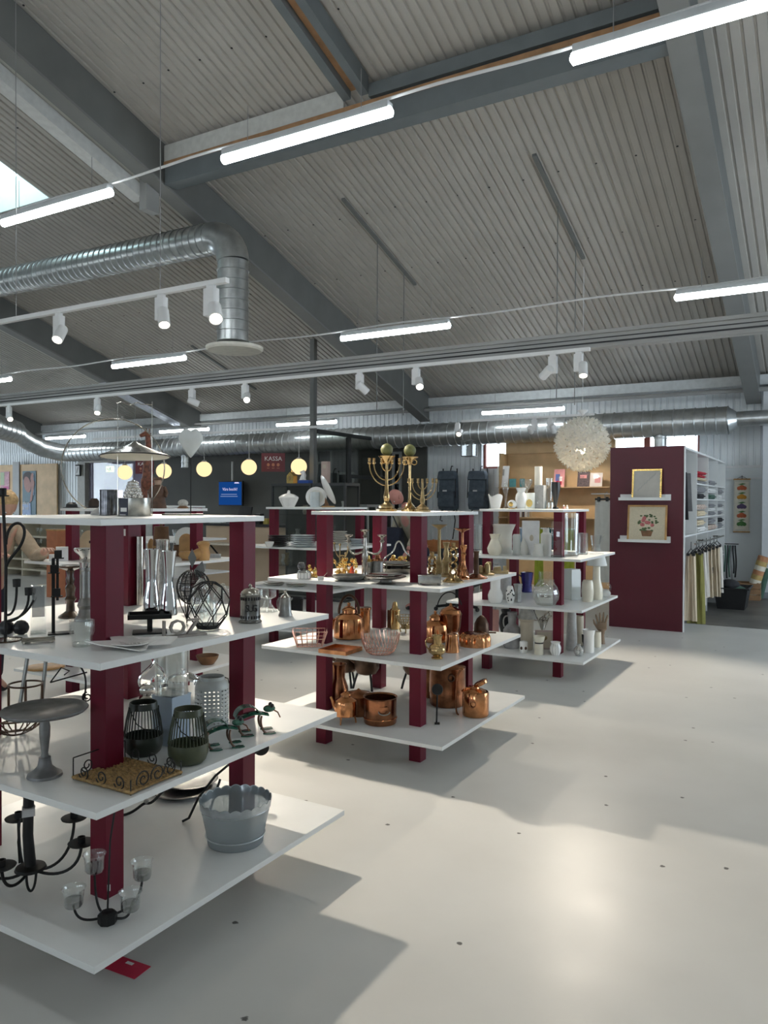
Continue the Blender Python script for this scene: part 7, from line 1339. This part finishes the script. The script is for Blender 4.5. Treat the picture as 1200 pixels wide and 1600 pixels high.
def person(lab, loc, rz, H, lean, hands, coat, legs_m, hair_m, skin_m, hair_long=False, headdip=0):
    """local +Y is where the person looks; hands are local targets (left,right)"""
    t = thing('person', lab, 'person', loc, rz); s = H/1.75
    hip = Vector((0, 0, .92*s)); L_ = R(lean); up = Vector((0, math.sin(L_), math.cos(L_)))
    wst = hip+up*.16*s; ch = hip+up*.36*s; nk = hip+up*.53*s; n2 = nk+Vector((0, math.sin(L_+R(headdip*.5)), math.cos(L_+R(headdip*.5))))*.08*s; hd = n2+Vector((0, math.sin(L_+R(headdip)), math.cos(L_+R(headdip))))*.10*s
    P = [hip, wst, ch, nk, n2]; E = [(0, 1), (1, 2), (2, 3), (3, 4)]; Rr = [(.14*s, .11*s), (.13*s, .10*s), (.155*s, .105*s), (.06*s, .06*s), (.052*s, .052*s)]
    arms, legs = [], []
    for sx, hn in ((-1, hands[0]), (1, hands[1])):
        sh = ch+up*.10*s+Vector((sx*.185*s, 0, 0)); hn = Vector(hn); d = hn-sh; l1, l2 = .29*s, .27*s; D = min(d.length, (l1+l2)*.98); d.normalize(); hn = sh+d*D
        a = math.acos(max(-1, min(1, (l1*l1+D*D-l2*l2)/(2*l1*D)))); pole = (Vector((sx*.5, -.3, -1))-d*Vector((sx*.5, -.3, -1)).dot(d)).normalized(); elb = sh+d*l1*math.cos(a)+pole*l1*math.sin(a)
        i = len(P); P += [sh, elb, hn]; E += [(2, i), (i, i+1), (i+1, i+2)]; Rr += [(.062*s, .062*s), (.045*s, .045*s), (.03*s, .03*s)]; arms.append((sh, elb, hn))
    for sx in (-1, 1):
        h0 = hip+Vector((sx*.095*s, 0, -.06*s)); kn = Vector((sx*.10*s, .02*s, .49*s)); an = Vector((sx*.10*s, 0, .09*s)); toe = Vector((sx*.11*s, .15*s, .035*s))
        i = len(P); P += [h0, kn, an, toe]; E += [(0, i), (i, i+1), (i+1, i+2), (i+2, i+3)]; Rr += [(.085*s, .085*s), (.056*s, .056*s), (.042*s, .042*s), (.035*s, .03*s)]; legs.append((h0, kn, an, toe))
    b = skinmesh('body', P, E, Rr, skin_m, t)
    q = Vector((0, 0, 1)).rotation_difference((hd-n2).normalized()).to_matrix(); hb = B()
    def head(u, v):
        a, th = 6.2832*u, math.pi*v; x, y, z = .075*math.sin(th)*math.cos(a), .092*math.sin(th)*math.sin(a), .118*math.cos(th)
        if z < 0: x *= 1-.28*(-z/.118); y *= 1-.12*(-z/.118)
        f = math.exp(-((a-1.571)/.16)**2)*math.exp(-((z+.012)/.03)**2); y += .022*f
        return hd+q @ Vector((x*s, y*s, (z+.03)*s))
    hb.grid(head, 32, 22).build('head', skin_m, t)
    fx = lambda x, y, z: hd+q @ Vector((x*s, y*s, (z+.03)*s))
    for sx in (-1, 1): B().sph(fx(sx*.03, .078, .005), .011*s, 10, 6).build('eye', m_label, t); B().sph(fx(sx*.03, .087, .005), .005*s, 8, 5).build('iris', m_blackp, t); B().sph(fx(sx*.075, .0, -.005), (.012*s, .02*s, .03*s), 10, 6).build('ear', skin_m, t)
    B().sph(fx(0, .078, -.055), (.024*s, .01*s, .006*s), 10, 5).build('mouth', m_pinkc, t)
    hr = B(); hr.grid(lambda u, v: fx(.083*math.sin(math.pi*v*.55)*math.cos(6.2832*u), .100*math.sin(math.pi*v*.55)*math.sin(6.2832*u)-.012-.02*v*(1 if math.sin(6.2832*u) > 0 else 0), .01+.118*math.cos(math.pi*v*.55)+(.03*v if math.sin(6.2832*u) > .3 else 0)), 26, 10)
    if hair_m: hr.build('hair', hair_m, t)
    if hair_long: skinmesh('long_hair', [fx(0, -.06, .06), fx(0, -.085, -.03), fx(.01, -.08, -.14), fx(.02, -.06, -.24)], [(0, 1), (1, 2), (2, 3)], [(.05*s, .06*s), (.07*s, .075*s), (.065*s, .07*s), (.03*s, .04*s)], hair_m, t)
    C_ = [hip-up*.06*s, wst, ch, ch+up*.12*s]; Ce = [(0, 1), (1, 2), (2, 3)]; Cr = [(.165*s, .135*s), (.155*s, .125*s), (.18*s, .13*s), (.09*s, .085*s)]
    for sh, el2, hn in arms: i = len(C_); C_ += [sh, el2, el2+(hn-el2)*.86]; Ce += [(2, i), (i, i+1), (i+1, i+2)]; Cr += [(.08*s, .08*s), (.062*s, .062*s), (.048*s, .048*s)]
    skinmesh('jacket', C_, Ce, Cr, coat, t)
    for h0, kn, an, toe in legs: skinmesh('trouser_leg', [h0+Vector((0, 0, .04*s)), kn, an], [(0, 1), (1, 2)], [(.1*s, .1*s), (.072*s, .072*s), (.06*s, .06*s)], legs_m, t); skinmesh('shoe', [an-Vector((0, .03*s, .045*s)), an+Vector((0, .06*s, -.05*s)), toe], [(0, 1), (1, 2)], [(.045*s, .045*s), (.045*s, .04*s), (.042*s, .032*s)], m_blackp, t)
    for (sh, el2, hn), sx in zip(arms, (-1, 1)):
        f = (hn-el2).normalized(); side = f.cross(Vector((0, 0, 1))); side = side.normalized() if side.length > .1 else Vector((1, 0, 0)); nrm = side.cross(f)
        H_ = [hn, hn+f*.05*s, hn+f*.085*s]; He = [(0, 1), (1, 2)]; Hr = [(.026*s, .02*s), (.04*s, .018*s), (.038*s, .015*s)]
        for j, (o_, l) in enumerate(((-.03, .065), (-.01, .078), (.01, .074), (.03, .056))): i = len(H_); a0_ = hn+f*.085*s+side*o_*s; H_ += [a0_, a0_+f*l*.5*s-nrm*.012*s, a0_+f*l*.85*s-nrm*.034*s]; He += [(2, i), (i, i+1), (i+1, i+2)]; Hr += [.0095*s, .0088*s, .0075*s]
        i = len(H_); H_ += [hn+f*.03*s-side*sx*-.035*s, hn+f*.075*s-side*sx*-.06*s-nrm*.02*s]; He += [(0, i), (i, i+1)]; Hr += [.012*s, .009*s]
        skinmesh('hand', H_, He, Hr, skin_m, t)
    return t
m_skin = M('skin', (.52, .30, .22), .5, var=.06); m_sweat = M('beige_sweater', (.42, .34, .25), .9, var=.1, sc=30, bump=.3); m_navy = M('navy_cloth', (.012, .015, .03), .85, var=.2); m_blond = M('blond_hair', (.48, .32, .15), .6, var=.3, sc=60); m_jack = M('beige_jacket', (.36, .32, .24), .85, var=.12, sc=16, bump=.3)
person('person in beige sweater with long fair hair reaching across at left edge', (-5.72, 3.62, 0), R(-97), 1.66, 26, ((-.18, .60, 1.12), (.2, .58, 1.10)), m_sweat, m_navy, m_blond, m_skin, True, 24)
pm = ony(638, 777, 9.3); person('person in a beige jacket stooping behind the brass ware unit', (pm.x+.1, 9.45, 0), R(150), 1.78, 24, ((-.3, .38, .86), (.28, .42, .8)), m_jack, m_navy, None, M('skin_ruddy', (.5, .22, .18), .5, var=.08), False, 30)
p = ony(612, 835, 9.1); t = thing('navy_bag', 'large navy blue bag hanging beside the stooping person', 'bag', (p.x, 9.1, .62)); B().box((0, 0, .27), (.36, .2, .54), tp=.85).build('bag', m_navy, t, bev=.06); B().tube([(-.12, 0, .5), (0, 0, .72), (.12, 0, .5)], .012, 6).build('handle', m_strap, t); B().box((0, 0, -.3), (.3, .3, .6)).build('stool', m_blackp, t) if 0 else None
